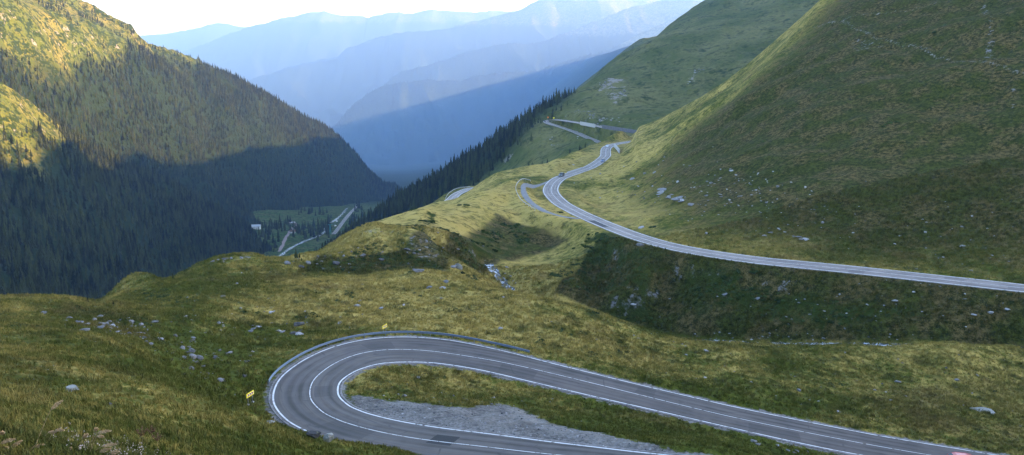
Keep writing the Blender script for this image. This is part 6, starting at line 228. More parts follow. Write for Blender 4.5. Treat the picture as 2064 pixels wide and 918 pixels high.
S1 = Sheet(list(CTL_NEAR) + road_ctl(near_road, 7, .8) + road_ctl(far_road, 8, 1.2) + road_ctl(low_road, 5, 1.5),
           -.95, .98, .0014, 3.0, 1050., .005, lam=2e-5)
_x, _y = S1.X, S1.Y
_amp = sstep(6, 40, _y) * .8 + .2
rough1 = fbm(_x, _y, 26, 3, 5) * .55 + fbm(_x, _y, 7, 3, 11) * .34 + fbm(_x, _y, 2.0, 2, 23) * .15
big1 = fbm(_x, _y, 80, 3, 31) * sstep(180, 300, _y) * 4.5 + fbm(_x, _y, 22, 4, 37, .6) * sstep(140, 330, _y) * 2.0 + (np.abs(fbm(_x * .5 + _y * .5, _y * .22 - _x * .22, 26, 3, 39)) - .3) * 5.0 * sstep(-46, -38, S1.Z) * sstep(190, 260, _y)
S1.Z = S1.Z + rough1 * _amp + big1 * sstep(0, 12, np.minimum(np.abs(far_road.nearest(_x, _y, 60)[1]).reshape(_x.shape), 60) - 6)
for _ in range(2): fit_skyline(S1, SKY_NEAR, .025, .02, 530.)
for _ in range(2): fit_skyline(S1, SKY_RIGHT, .05, .06)
# streams cut their beds
def cut(sh, line, width, depth, soft):
    d, z = polydist(sh.X, sh.Y, line)
    w = 1 - sstep(width, width + soft, d)
    sh.Z = np.where(w > 0, sh.Z * (1 - w) + np.minimum(sh.Z, z + depth * 0) * w - depth * w, sh.Z)
    return d
ds1 = cut(S1, STREAM_LEFT, 1.6, .5, 6.0)
ds2 = cut(S1, STREAM_RIGHT, 1.6, .5, 5.0)
dd = cut(S1, DITCH, .3, .8, 1.8)
d_near = carve(S1, near_road, lambda y: 2.6 + 0 * y, lambda y: .5 + .004 * y)
d_far = carve(S1, far_road, lambda y: 3.0 + .01 * y, lambda y: .5 + .006 * y, .12)
carve(S1, Road([(*p, 0, 2.0, 2.0) for p in LAYBY], 1.5, .3), lambda y: 5 + 0 * y, lambda y: 1.2 + 0 * y, .1)
d_far = carve(S1, far_road, lambda y: 3.0 + .01 * y, lambda y: .5 + .006 * y, .12)
d_low = carve(S1, low_road, lambda y: 5 + 0 * y, lambda y: 2.0 + .005 * y, .3)
d_layby = polydist(S1.X, S1.Y, LAYBY)[0]

S2 = Sheet(list(CTL_SPUR) + road_ctl(pass_road, 6, 2.0), -.34, .80, .0016, 640., 3000., .0028, lam=2e-5)
_x, _y = S2.X, S2.Y
S2.Z = S2.Z + fbm(_x, _y, 120, 4, 41, .55) * 9 * sstep(-.1, .3, _x / _y + .35) + fbm(_x, _y, 25, 3, 43) * 2.2
d_pass = carve(S2, pass_road, lambda y: 9 + 0 * y, lambda y: 3.5 + 0 * y, .35)

S0 = Sheet(CTL_LEFTNEAR, -1.0, -.22, .0016, 480., 2100., .0035, lam=2e-5)
_x, _y = S0.X, S0.Y
_hi = sstep(-190, -60, S0.Z)
S0.Z = S0.Z + fbm(_x, _y, 160, 4, 51, .6) * 16 + fbm(_x, _y, 34, 3, 53) * 3.5 + _hi * (np.abs(fbm(_x, _y, 50, 4, 55, .6)) - .25) * 18
S0a = Sheet(CTL_LEFTFAR, -1.0, -.10, .0014, 1050., 3700., .003, lam=2e-5)
_x, _y = S0a.X, S0a.Y
_gul = 1 - np.abs(fbm(_y * .9 - _x * .25, (_x + _y * .25) * .28, 150, 3, 61))
_hi = sstep(-120, 20, S0a.Z)
S0a.Z = S0a.Z + fbm(_x, _y, 220, 4, 57, .6) * 24 + fbm(_x, _y, 45, 3, 59) * 5 + (_gul - .75) * 52 + _hi * (np.abs(fbm(_x, _y, 70, 4, 63, .6)) - .25) * 26

for _ in range(2): fit_skyline(S0a, SKY_LEFTFAR, .10)
for _ in range(2): fit_skyline(S0, SKY_LEFTNEAR, .06)
# valley floor
def valley_z(x, y):
    zc = np.interp(y, VAL[:, 1], VAL[:, 2]); xc = np.interp(y, VAL[:, 1], VAL[:, 0])
    d = np.abs(x - xc)
    return zc + np.clip(d - 130, 0, None) * .10 + fbm(x, y, 90, 3, 71) * 3.0
# ------------------------------------------------------------------ settings
SUN_AZ, SUN_EL, SUN_E = 92.0, 15.0, 3.0; SUN_COL = (1.0, .62, .29)
SKY_E, AIR, DUST, OZONE = .15, .8, 2.4, .6
SKY_ROT = lambda az: az
HAZE, HAZE_COL, HAZE_G, VOLB = .88e-4, (.22, .365, .68), .5, 1
REPAIRS = [(30.5, 36.0, .2, 2.6), (44.0, 47.5, -2.4, -.3), (63.0, 66.0, .4, 3.0), (80.0, 84.5, -2.9, -.4), (97.0, 99.0, .3, 2.8), (110.5, 116.0, -2.8, -.5)]
HAZE_ABS = .6
EXPO = 2.82
TUFT_N = 190000
CAR_NEAR = (133.8, -2.3)
PASS_WALL_A = (70, 100, 5.0); PASS_WALL_B = (0, 62, 5.0)
PASS_SIGN_A = (150, 9.0); PASS_SIGN_B = (165, 9.0)
# ------------------------------------------------------------------ blender scene helpers
import bpy, bmesh
from mathutils import Vector, Matrix
rng = np.random.default_rng(7)
random.seed(7)
SC = bpy.context.scene
COL = SC.collection

def link(o, parent=None):
    COL.objects.link(o)
    if parent is not None: o.parent = parent
    return o

def tag(o, label=None, cat=None, group=None, kind=None):
    if label: o['label'] = label
    if cat: o['category'] = cat
    if group: o['group'] = group
    if kind: o['kind'] = kind
    return o

def empty(name, loc=(0, 0, 0), rz=0.0):
    o = bpy.data.objects.new(name, None); o.location = loc; o.rotation_euler = (0, 0, rz); o.empty_display_size = .2
    return link(o)

def mesh_np(name, V, F, mats=(), smooth=True, attrs=None):
    """V (n,3), F (m,3 or 4) arrays to a mesh"""
    V = np.ascontiguousarray(V, np.float32); F = np.ascontiguousarray(F, np.int32)
    me = bpy.data.meshes.new(name); k = F.shape[1]
    me.vertices.add(len(V)); me.vertices.foreach_set('co', V.ravel())
    me.loops.add(F.size); me.loops.foreach_set('vertex_index', F.ravel())
    me.polygons.add(len(F)); me.polygons.foreach_set('loop_start', np.arange(0, F.size, k, dtype=np.int32))
    me.polygons.foreach_set('loop_total', np.full(len(F), k, np.int32))
    me.polygons.foreach_set('use_smooth', np.full(len(F), smooth))
    for n, a in (attrs or {}).items():
        at = me.attributes.new(n, 'FLOAT', 'POINT'); at.data.foreach_set('value', np.ascontiguousarray(a, np.float32).ravel())
    me.update(calc_edges=True)
    for m in mats: me.materials.append(m)
    return me

def obj(name, me, parent=None):
    return link(bpy.data.objects.new(name, me), parent)

def grid_faces(nr, nc):
    i = np.arange(nr - 1)[:, None] * nc + np.arange(nc - 1)[None]
    return np.stack([i, i + 1, i + nc + 1, i + nc], -1).reshape(-1, 4)

class MB:
    """collects simple solids into one mesh"""
    def __init__(self): self.v = []; self.f = []
    def add(self, V, F):
        b = len(self.v); self.v += [tuple(p) for p in V]; self.f += [tuple(i + b for i in f) for f in F]
    def box(self, c, s, M=None, taper=1.0):
        x, y, z = s[0] / 2, s[1] / 2, s[2] / 2
        V = [Vector(p) for p in ((-x, -y, -z), (x, -y, -z), (x, y, -z), (-x, y, -z), (-x * taper, -y * taper, z), (x * taper, -y * taper, z), (x * taper, y * taper, z), (-x * taper, y * taper, z))]
        if M: V = [M @ p for p in V]
        V = [p + Vector(c) for p in V]
        self.add(V, [(3, 2, 1, 0), (4, 5, 6, 7), (0, 1, 5, 4), (1, 2, 6, 5), (2, 3, 7, 6), (3, 0, 4, 7)])
    def bar(self, p, q, r0, r1=None, n=6):
        r1 = r0 if r1 is None else r1
        p, q = Vector(p), Vector(q); d = (q - p).normalized(); u = d.orthogonal().normalized(); w = d.cross(u)
        V = []
        for c, r in ((p, r0), (q, r1)):
            V += [c + (u * math.cos(2 * math.pi * k / n) + w * math.sin(2 * math.pi * k / n)) * r for k in range(n)]
        self.add(V, [(k, (k + 1) % n, n + (k + 1) % n, n + k) for k in range(n)] + [tuple(range(n - 1, -1, -1)), tuple(range(n, 2 * n))])
    def cyl(self, c, axis, r, h, n=16):
        a = Vector(axis).normalized() * h / 2; self.bar(Vector(c) - a, Vector(c) + a, r, r, n)
    def mesh(self, name, mats, smooth=False, bevel=0):
        me = bpy.data.meshes.new(name); me.from_pydata([tuple(p) for p in self.v], [], self.f); me.update()
        if bevel:
            bm = bmesh.new(); bm.from_mesh(me); bmesh.ops.bevel(bm, geom=bm.edges[:], offset=bevel, segments=2, affect='EDGES', profile=.6); bm.to_mesh(me); bm.free()
        for p in me.polygons: p.use_smooth = smooth
        for m in (mats if isinstance(mats, (list, tuple)) else [mats]): me.materials.append(m)
        return me

# ------------------------------------------------------------------ materials
class NT:
    def __init__(self, name):
        self.m = bpy.data.materials.new(name); self.m.use_nodes = True; self.t = self.m.node_tree; self.t.nodes.clear()
        self.out = self.t.nodes.new('ShaderNodeOutputMaterial')
    def n(self, typ, **kw):
        nd = self.t.nodes.new('ShaderNode' + typ)
        for k, v in kw.items():
            if k[0] == '_': setattr(nd, k[1:], v)
        for k, v in kw.items():
            if k[0] != '_': self.set(nd, k.replace('9', ' '), v)
        return nd
    def set(self, nd, key, v):
        s = nd.inputs[int(key[1:])] if key[0] == 'i' and key[1:].isdigit() else nd.inputs[key]
        if isinstance(v, bpy.types.NodeSocket): self.t.links.new(v, s)
        elif isinstance(v, (tuple, list)) and len(v) == 3 and s.type == 'RGBA': s.default_value = (*v, 1)
        else: s.default_value = v
    def pos(self): return self.n('NewGeometry').outputs['Position']
    def attr(self, name, typ='GEOMETRY'): return self.n('Attribute', _attribute_name=name, _attribute_type=typ).outputs['Fac']
    def noise(self, vec, scale, detail=3, rough=.55, dist=0):
        return self.n('TexNoise', Vector=vec, Scale=scale, Detail=detail, Roughness=rough, Distortion=dist).outputs['Fac']
    def math(self, op, a, b=0.0, c=0.0, clamp=False):
        return self.n('Math', _operation=op, _use_clamp=clamp, i0=a, i1=b, i2=c).outputs[0]
    def ramp(self, x, lo, hi, a=0.0, b=1.0):
        return self.n('MapRange', _interpolation_type='SMOOTHSTEP', i0=x, i1=lo, i2=hi, i3=a, i4=b).outputs[0]
    def mix(self, f, a, b):
        nd = self.n('Mix', _data_type='RGBA')
        self.set(nd, 'i0', f); self.set(nd, 'i6', a); self.set(nd, 'i7', b)
        return nd.outputs[2]
    def bump(self, h, strength=.5, dist=.1):
        return self.n('Bump', Height=h, Strength=strength, Distance=dist).outputs[0]
    def scaled(self, vec, s):
        return self.n('VectorMath', _operation='MULTIPLY', i0=vec, i1=s).outputs[0]
    def finish(self, col, rough=.9, normal=None, spec=.3, metal=0.0, **kw):
        b = self.n('BsdfPrincipled'); self.set(b, 'Base Color', col); self.set(b, 'Roughness', rough); self.set(b, 'Specular IOR Level', spec); self.set(b, 'Metallic', metal)
        if normal is not None: self.set(b, 'Normal', normal)
        for k, v in kw.items(): self.set(b, k.replace('9', ' '), v)
        self.t.links.new(b.outputs[0], self.out.inputs[0]); self.b = b
        return self.m

GREEN = (.074, .080, .013); DARK = (.022, .032, .006); STRAW = (.385, .285, .080); RUST = (.150, .090, .035)

LUSH = (.056, .080, .009)
def grass_colour(g, straw=0.0, heath=None, dry=None):
    p = g.pos()
    n0 = g.noise(p, .020, 3); n1 = g.noise(p, .13, 4, .6); n2 = g.noise(p, .85, 4, .65); n3 = g.noise(g.scaled(p, (1.3, .8, 1)), 4.0, 3, .65)
    w = lambda a, b: g.math('MULTIPLY', a, b)
    s = g.math('ADD', g.math('ADD', w(n0, .30), w(n1, .26)), g.math('ADD', w(n2, .30), w(n3, .34)))
    zone = g.noise(p, .0075, 3, .5)
    s = g.math('ADD', s, straw - .10); s = g.math('ADD', s, w(g.math('SUBTRACT', zone, .5), .35))
    if dry is not None: s = g.math('ADD', s, w(dry, .085))
    c = g.mix(g.ramp(s, .43, .58), g.mix(zone, GREEN, LUSH), STRAW)
    dk = g.math('ADD', g.math('ADD', w(g.noise(p, .33, 4, .65), .5), w(n3, .3)), w(g.noise(p, 1.7, 3, .6), .2))
    c = g.mix(w(g.ramp(dk, .49, .60), .85), c, DARK)
    c = g.mix(w(g.ramp(g.noise(p, .05, 5, .65), .54, .70), .45), c, RUST)
    if heath is not None:  # dark heath colours; shade and vignette are partly painted in with them
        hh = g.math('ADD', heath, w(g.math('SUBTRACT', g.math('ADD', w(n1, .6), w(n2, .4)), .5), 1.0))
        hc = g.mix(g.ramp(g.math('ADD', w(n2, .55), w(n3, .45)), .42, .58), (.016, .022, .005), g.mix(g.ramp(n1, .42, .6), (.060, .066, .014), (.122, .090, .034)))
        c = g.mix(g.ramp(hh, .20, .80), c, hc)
    return c, n2, n3

def mat_meadow():
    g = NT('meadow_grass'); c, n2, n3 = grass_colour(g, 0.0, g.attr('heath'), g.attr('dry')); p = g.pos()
    grav = g.mix(g.ramp(g.math('ADD', g.math('MULTIPLY', g.noise(p, 2.6, 5, .75), .6), g.math('MULTIPLY', g.noise(p, .35, 3, .6), .4)), .34, .66), (.075, .07, .066), (.25, .235, .215))
    gm = g.math('ADD', g.attr('gravel'), g.math('MULTIPLY', g.math('SUBTRACT', g.noise(p, .8, 5, .75), .5), 2.2))
    c = g.mix(g.ramp(gm, .45, .66), c, grav)
    rock = g.mix(g.noise(p, .9, 5, .7), (.05, .05, .055), (.23, .22, .22))
    rm = g.math('ADD', g.attr('rock'), g.math('MULTIPLY', g.math('SUBTRACT', g.noise(p, .45, 5, .75), .5), 1.5))
    c = g.mix(g.ramp(rm, .55, .68), c, rock)
    sh = g.math('ADD', g.attr('shrub'), g.math('MULTIPLY', g.math('SUBTRACT', g.noise(p, .22, 4, .6), .5), 1.5))
    c = g.mix(g.ramp(sh, .42, .72), c, g.mix(n3, (.014, .024, .006), (.045, .062, .012)))
    h = g.math('ADD', g.noise(p, 2.2, 4, .7), g.math('MULTIPLY', g.noise(p, .5, 3, .6), 1.4))
    return g.finish(c, .95, g.bump(h, .9, .35), .04)

def mat_slope(name, forest=(.013, .022, .009), scr=(.46, .54), grass=(.085, .105, .018), dry=(.19, .165, .045), scale=1.0):
    """mountain sides seen from afar: grass, scrub, bare rock and forest floor by the sheet's own attributes"""
    g = NT(name); p = g.pos()
    n1 = g.noise(p, .012 * scale, 5, .62); n2 = g.noise(p, .06 * scale, 4, .65); n3 = g.noise(p, .22 * scale, 3, .6)
    c = g.mix(g.ramp(g.math('ADD', g.math('MULTIPLY', n1, .6), g.math('MULTIPLY', n2, .4)), .40, .60), grass, dry)
    scrub = g.math('ADD', g.math('MULTIPLY', n2, .6), g.math('MULTIPLY', n3, .4))
    c = g.mix(g.ramp(scrub, *scr), c, (.026, .042, .010))
    rk = g.mix(g.noise(p, .15, 4, .7), (.13, .12, .11), (.33, .30, .27))
    rm = g.math('ADD', g.attr('rock'), g.math('MULTIPLY', g.math('SUBTRACT', g.noise(p, .05, 5, .75), .5), 1.7))
    c = g.mix(g.ramp(rm, .58, .68), c, rk)
    c = g.mix(g.attr('forest'), c, g.mix(n3, forest, tuple(v * 1.7 for v in forest)))
    h = g.math('ADD', n3, g.math('MULTIPLY', n2, 3.0))
    return g.finish(c, .95, g.bump(h, .8, 3.0), .03)

def mat_asphalt(name, tone=1.0, patch=None, line=.11):
    g = NT(name); p = g.pos(); s = g.attr('s'); o = g.attr('off'); e = g.attr('edge')
    vec = g.n('CombineXYZ', X=g.math('MULTIPLY', s, .06), Y=g.math('MULTIPLY', o, 1.6), Z=0.0).outputs[0]
    streak = g.noise(vec, 1.0, 4, .6); blot = g.noise(p, .35, 4, .6); grain = g.noise(p, 9.0, 3, .7)
    a = g.math('ADD', g.math('MULTIPLY', streak, .55), g.math('ADD', g.math('MULTIPLY', blot, .3), g.math('MULTIPLY', grain, .15)))
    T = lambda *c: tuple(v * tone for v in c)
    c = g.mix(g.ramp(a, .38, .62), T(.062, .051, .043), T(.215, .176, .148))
    c = g.mix(g.math('MULTIPLY', g.ramp(g.noise(p, .16, 3, .6), .56, .66), .35), c, T(.125, .095, .095))
    lanes = g.n('TexWave', _wave_type='BANDS', _bands_direction='X', Vector=g.n('CombineXYZ', X=g.math('MULTIPLY', o, .30)).outputs[0], Scale=1.0, Distortion=0.0).outputs['Fac']
    c = g.mix(g.math('MULTIPLY', lanes, .38), c, T(.25, .23, .225))
    tar = g.noise(g.n('CombineXYZ', X=g.math('MULTIPLY', s, .35), Y=g.math('MULTIPLY', o, .55)).outputs[0], 1.0, 5, .7)
    c = g.mix(g.math('MULTIPLY', g.ramp(tar, .60, .70), .65), c, T(.045, .042, .043))
    # cracks and dark joints
    cr = g.n('TexVoronoi', _feature='DISTANCE_TO_EDGE', Vector=g.n('CombineXYZ', X=g.math('MULTIPLY', s, .11), Y=g.math('MULTIPLY', o, .2)).outputs[0], Scale=1.0).outputs['Distance']
    c = g.mix(g.math('MULTIPLY', g.ramp(cr, .012, .004), g.math('MULTIPLY', g.ramp(blot, .5, .6), .6)), c, T(.05, .048, .052))
    for s0, s1, o0, o1 in (REPAIRS if patch else ()):
        q = g.math('MULTIPLY', g.math('MULTIPLY', g.math('GREATER_THAN', g.math('ADD', s, g.math('MULTIPLY', blot, .5)), s0), g.math('LESS_THAN', s, s1)), g.math('MULTIPLY', g.math('GREATER_THAN', o, o0), g.math('LESS_THAN', g.math('ADD', o, g.math('MULTIPLY', grain, .3)), o1)))
        c = g.mix(g.math('MULTIPLY', q, .42), c, T(.055, .050, .048))
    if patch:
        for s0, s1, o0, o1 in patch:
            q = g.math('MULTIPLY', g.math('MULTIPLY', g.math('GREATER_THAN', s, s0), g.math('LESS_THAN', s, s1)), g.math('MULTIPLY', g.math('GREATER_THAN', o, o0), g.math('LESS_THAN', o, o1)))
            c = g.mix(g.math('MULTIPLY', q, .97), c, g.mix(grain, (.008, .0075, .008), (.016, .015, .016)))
    wear = g.math('MULTIPLY', g.ramp(g.noise(p, 1.6, 5, .75), .34, .50), g.ramp(g.noise(p, .22, 3, .6), .18, .42, .45, 1.0))
    lw = g.math('ADD', g.ramp(g.math('ABSOLUTE', e), line + .012, line - .012), g.ramp(g.math('ABSOLUTE', o), line * .62 + .012, line * .62 - .012), clamp=True)
    c = g.mix(g.math('MULTIPLY', lw, g.math('MULTIPLY', wear, .94)), c, (.66, .65, .64))
    # ragged, dusty shoulder
    sh = g.math('ADD', e, g.math('MULTIPLY', g.math('SUBTRACT', g.noise(p, 1.2, 4, .7), .5), .8))
    c = g.mix(g.ramp(sh, .22, .38), c, g.mix(grain, (.12, .11, .10), (.27, .25, .24)))
    return g.finish(c, g.math('ADD', .62, g.math('MULTIPLY', grain, .2)), g.bump(grain, .25, .02), .35)

def mat_simple(name, col, rough=.7, spec=.4, metal=0.0, var=.25, scale=6.0, **kw):
    g = NT(name); p = g.pos(); n = g.noise(p, scale, 4, .6)
    c = g.mix(n, tuple(v * (1 - var) for v in col), tuple(min(1, v * (1 + var)) for v in col))
    return g.finish(c, rough, None, spec, metal, **kw)

def mat_rock(name, a=(.06, .06, .065), b=(.27, .26, .265), lichen=(.20, .20, .10)):
    g = NT(name); p = g.pos(); r = g.n('ObjectInfo').outputs['Random']
    n = g.noise(p, 1.5, 6, .7); n2 = g.noise(p, 5.0, 4, .7)
    c = g.mix(g.ramp(g.math('ADD', g.math('MULTIPLY', n, .7), g.math('MULTIPLY', r, .35)), .35, .85), a, b)
    c = g.mix(g.math('MULTIPLY', g.ramp(n2, .55, .65), .5), c, lichen)
    return g.finish(c, .9, g.bump(g.math('ADD', n, n2), .7, .08), .25)

def mat_leaf(name, a, b, scale=.25, trans=.0):
    g = NT(name); p = g.pos(); r = g.n('ObjectInfo').outputs['Random']
    f = g.math('ADD', g.math('MULTIPLY', g.noise(p, scale, 3, .6), .6), g.math('MULTIPLY', r, .4))
    return g.finish(g.mix(g.ramp(f, .25, .75), a, b), .85, None, .15)

def mat_tuft():
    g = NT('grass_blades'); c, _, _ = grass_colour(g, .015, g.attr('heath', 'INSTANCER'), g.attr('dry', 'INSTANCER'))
    r = g.n('ObjectInfo').outputs['Random']
    c = g.mix(g.math('MULTIPLY', r, .35), c, (.20, .19, .06))
    return g.finish(c, .9, None, .05)

def mat_water(name):
    g = NT(name); p = g.pos(); n = g.noise(p, .9, 5, .75); m = g.noise(p, 3.0, 4, .7)
    c = g.mix(g.ramp(n, .50, .60), (.045, .055, .062), (.50, .53, .56))
    return g.finish(c, g.ramp(n, .48, .6, .12, .6), g.bump(m, .8, .15), .5)

M_MEADOW = mat_meadow()
M_ROCK = mat_rock('grey_rock'); M_PALE = mat_rock('pale_rock', (.12, .12, .125), (.38, .37, .37), (.20, .20, .13))
M_WATER = mat_water('stream_water')
M_METAL = mat_simple('galvanised_steel', (.17, .21, .26), .45, .5, .75, .15, 3.0)
M_WHITE_METAL = mat_simple('pale_painted_steel', (.36, .36, .37), .5, .5, .1, .1, 2.0)
M_CONC = mat_simple('concrete', (.36, .35, .34), .9, .2, 0, .3, 1.5)
M_TRACK = mat_simple('gravel_track', (.19, .19, .19), .95, .2, 0, .45, 1.3)

# ------------------------------------------------------------------ terrain meshes
def sheet_mesh(name, sh, mat, attrs, label=None):
    V = np.stack([sh.X, sh.Y, sh.Z], -1).reshape(-1, 3)
    o = obj(name, mesh_np(name, V, grid_faces(*sh.Z.shape), [mat], True, attrs)); o['kind'] = 'structure'
    return o

def slope_of(sh):
    gy = np.gradient(sh.Z, axis=0) / np.gradient(sh.Y, axis=0)
    gx = np.gradient(sh.Z, axis=1) / np.gradient(sh.X, axis=1)
    gy = gy - gx * sh.X / sh.Y
    return np.hypot(gx, gy)

def inpoly(x, y, P):
    P = np.asarray(P, float); c = np.zeros(np.shape(x), bool)
    for a, b in zip(P, np.roll(P, -1, axis=0)):
        if a[1] != b[1]:
            c ^= ((a[1] > y) != (b[1] > y)) & (x < (b[0] - a[0]) * (y - a[1]) / (b[1] - a[1]) + a[0])
    return c

def edge_dist(x, y, P):
    d = polydist(x, y, [(*p, 0) for p in P] + [(*P[0], 0)])[0]
    return np.where(inpoly(x, y, P), d, -d)

slope1 = slope_of(S1)
gravel = np.clip(1.0 - np.abs(d_near - .15) / 1.1, 0, 1) * .72
gravel = np.maximum(gravel, sstep(-1.6, 1.0, edge_dist(S1.X, S1.Y, GRAVEL_POLY)) * 1.05 * (d_near > 0))
gravel = np.maximum(gravel, np.clip(1.0 - np.abs(d_far) / (1.0 + .004 * S1.Y), 0, 1) * .35)
for P, w in PATHS:
    gravel = np.maximum(gravel, (1 - sstep(w * .3, w, polydist(S1.X, S1.Y, [(*p, 0) for p in P])[0])) * .48)
rock1 = sstep(1.0, 1.6, slope1) * .5 * (S1.Y > 120)
for P, k in ROCK_SPOTS:
    rock1 = np.maximum(rock1, sstep(-2.5, 2.5, edge_dist(S1.X, S1.Y, P)) * k)
shrub = np.zeros_like(rock1)
for P, k in SHRUB_SPOTS:
    shrub = np.maximum(shrub, sstep(-4, 4, edge_dist(S1.X, S1.Y, P)) * k)
shrub = np.maximum(shrub, (1 - sstep(.3, 1.6, polydist(S1.X, S1.Y, DITCH)[0])) * .8)
for P in TRACKS:
    shrub = np.maximum(shrub, (1 - sstep(.15, .55, polydist(S1.X, S1.Y, [(*p, 0) for p in P])[0])) * .62)
shrub *= (d_near > 2) & (d_far > 2)
heath = np.zeros_like(rock1)  # heath mask, doubling as painted shade on hillside, bank and scarp
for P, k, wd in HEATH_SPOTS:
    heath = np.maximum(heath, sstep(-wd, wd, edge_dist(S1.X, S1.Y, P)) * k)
dry = np.zeros_like(rock1)
for P, k, wd in DRY_SPOTS:
    dry = np.maximum(dry, sstep(-wd, wd, edge_dist(S1.X, S1.Y, P)) * k)
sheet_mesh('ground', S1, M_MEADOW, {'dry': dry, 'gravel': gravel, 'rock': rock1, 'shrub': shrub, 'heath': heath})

M_SPUR = mat_slope('spur_slope', scr=(.44, .66), grass=(.072, .088, .024), dry=(.150, .140, .052))
rock2 = np.zeros_like(S2.Z)
for P, k in ROCK_SPOTS_SPUR:
    rock2 = np.maximum(rock2, sstep(-12, 12, edge_dist(S2.X, S2.Y, P)) * k)
rock2 = np.maximum(rock2, .40 * (1 - sstep(2, 22, np.maximum(d_pass, 0))))
forest2 = sstep(20, -40, edge_dist(S2.X, S2.Y, SPUR_OPEN)) * sstep(20, -10, S2.X - np.interp(S2.Y, [600, 1000, 1600], [95, 60, 60]))
sheet_mesh('hill_spur', S2, M_SPUR, {'rock': rock2, 'forest': forest2})

M_LEFT = mat_slope('left_mountain_slope')
def left_forest(sh, lo, hi, slant):
    q = sh.Z + fbm(sh.X, sh.Y, 130, 4, 81, .6) * 70 - slant(sh.X, sh.Y)
    return sstep(hi, lo, q)
for0 = left_forest(S0, -150, -95, lambda x, y: 0 * x)
for0a = left_forest(S0a, -62, 2, lambda x, y: (x + 900) * .10)
rocky = lambda sh: sstep(.85, 1.5, slope_of(sh)) * .35 + .10
rk0 = rocky(S0) * (1 - for0); rk0a = rocky(S0a) * (1 - for0a)
sheet_mesh('mountain', S0, M_LEFT, {'rock': rk0, 'forest': for0})
sheet_mesh('mountain', S0a, M_LEFT, {'rock': rk0a, 'forest': for0a})

# valley floor
vy = np.exp(np.linspace(math.log(520), math.log(26000), 420)); vx = np.linspace(-1, 1, 240)
VY, VU = np.meshgrid(vy, vx, indexing='ij')
VX = np.interp(VY, VAL[:, 1], VAL[:, 0]) + VU * VY * .45
VZ = valley_z(VX, VY)
M_VAL = mat_slope('valley_floor', grass=(.060, .110, .026), dry=(.130, .140, .050), scale=2.5)
o = obj('valley_floor', mesh_np('valley_floor', np.stack([VX, VY, VZ], -1).reshape(-1, 3), grid_faces(*VX.shape), [M_VAL], True, {'rock': np.full(VX.size, .05), 'forest': sstep(2300, 2700, VY).ravel()})); o['kind'] = 'structure'

# far ridges: a crest line with spurs and gullies running down from it
def ridge(name, Y, crest, mat, front, back, depth, rough, seed, step, drop=.45, forest=1.0, treeline=1e9, cap=1400):
    crest = np.array(crest); cyl = crest[:, [0, 1]]; crest = crest[:, [0, 2]]; crest[:, 1] = np.minimum(crest[:, 1], cap); x = np.arange(crest[0, 0] - 300, crest[-1, 0] + 600, step)
    h = np.interp(x, crest[:, 0], crest[:, 1]); k = max(1, int(40 / step)); h = np.convolve(np.pad(h, k, 'edge'), np.hanning(2 * k + 1) / np.hanning(2 * k + 1).sum(), 'valid')
    h = h + fbm(x, 0 * x + seed, 130, 4, seed) * rough * .07
    v = np.r_[np.linspace(-1, 0, int(front / step / 1.6)) ** 1, np.linspace(0, 1, 26)[1:] ** 1]
    v = np.where(v < 0, v * front, v * back)
    X, D = np.meshgrid(x, v); H = np.broadcast_to(h, X.shape)
    sp = 1 - 2 * np.abs(fbm(X + D * .25, D * .35, depth, 4, seed + 3, .55))
    Z = H - drop * np.abs(D) ** 1.0 * (1 + np.abs(D) / front * .25) + (np.minimum(sp, .9) - .9) * np.minimum(np.abs(D) * .45, rough) * 1.3 + fbm(X, D, 60, 3, seed + 9) * np.minimum(np.abs(D) * .15, 5)
    Yg = np.interp(X, cyl[:, 0], cyl[:, 1]) + D
    fr = np.where(Z + fbm(X, D, 220, 3, seed + 12) * 60 > treeline, 0, forest)
    o = obj(name, mesh_np(name, np.stack([X, Yg, Z], -1).reshape(-1, 3), grid_faces(*X.shape), [mat], True, {'rock': np.full(X.size, .02), 'forest': fr.ravel()})); o['kind'] = 'structure'
    return X, Yg, Z, fr
M_FAR = mat_slope('far_mountain_slope', grass=(.10, .11, .05), dry=(.17, .15, .08), scale=.35)
RA = ridge('mountain', *RIDGES['A'], M_FAR, 2400, 1400, 1000, 310, 91, 22, .48, 1, 90)
RB = ridge('mountain', *RIDGES['B'], M_FAR, 3000, 1800, 1400, 380, 95, 32, .46, 1, 250)
RC = ridge('mountain', *RIDGES['C'], M_FAR, 4000, 2200, 1900, 520, 99, 48, .45, 1, 500)
RD = ridge('mountain', *RIDGES['D'], M_FAR, 6000, 2600, 2700, 660, 103, 74, .38, 1, 760)
RE = ridge('mountain', *RIDGES['E'], M_FAR, 6000, 2400, 3200, 550, 107, 120, .3, 1, 1400)
# the high crest to the right, beyond the frame, that keeps the valley in its shade
cy = np.array(CREST_Y); cz = np.array(CREST_Z)
gy = np.linspace(-1200, 12900, 800); gx = np.linspace(-1, 1, 110)
GY, GU = np.meshgrid(gy, gx, indexing='ij')
GX = CREST_X + GU * np.where(GU < 0, 760, 1500)
cr = np.interp(GY, cy, cz) + fbm(GY, 0 * GY, 210, 4, 121, .55) * CREST_ROUGH * sstep(2900, 2500, GY) + fbm(GY, 0 * GY, 520, 3, 127, .5) * 0
GZ = cr - np.abs(GX - CREST_X) * np.where(GU < 0, .74, .45) + (fbm(GX, GY, 170, 4, 123) - 1.0) * np.minimum(np.abs(GX - CREST_X) * .2, 25)
o = obj('mountain', mesh_np('mountain', np.stack([GX, GY, GZ], -1).reshape(-1, 3), grid_faces(*GX.shape), [M_FAR], True, {'rock': np.full(GX.size, .05), 'forest': sstep(2000, 2800, GY).ravel()})); o['kind'] = 'structure'

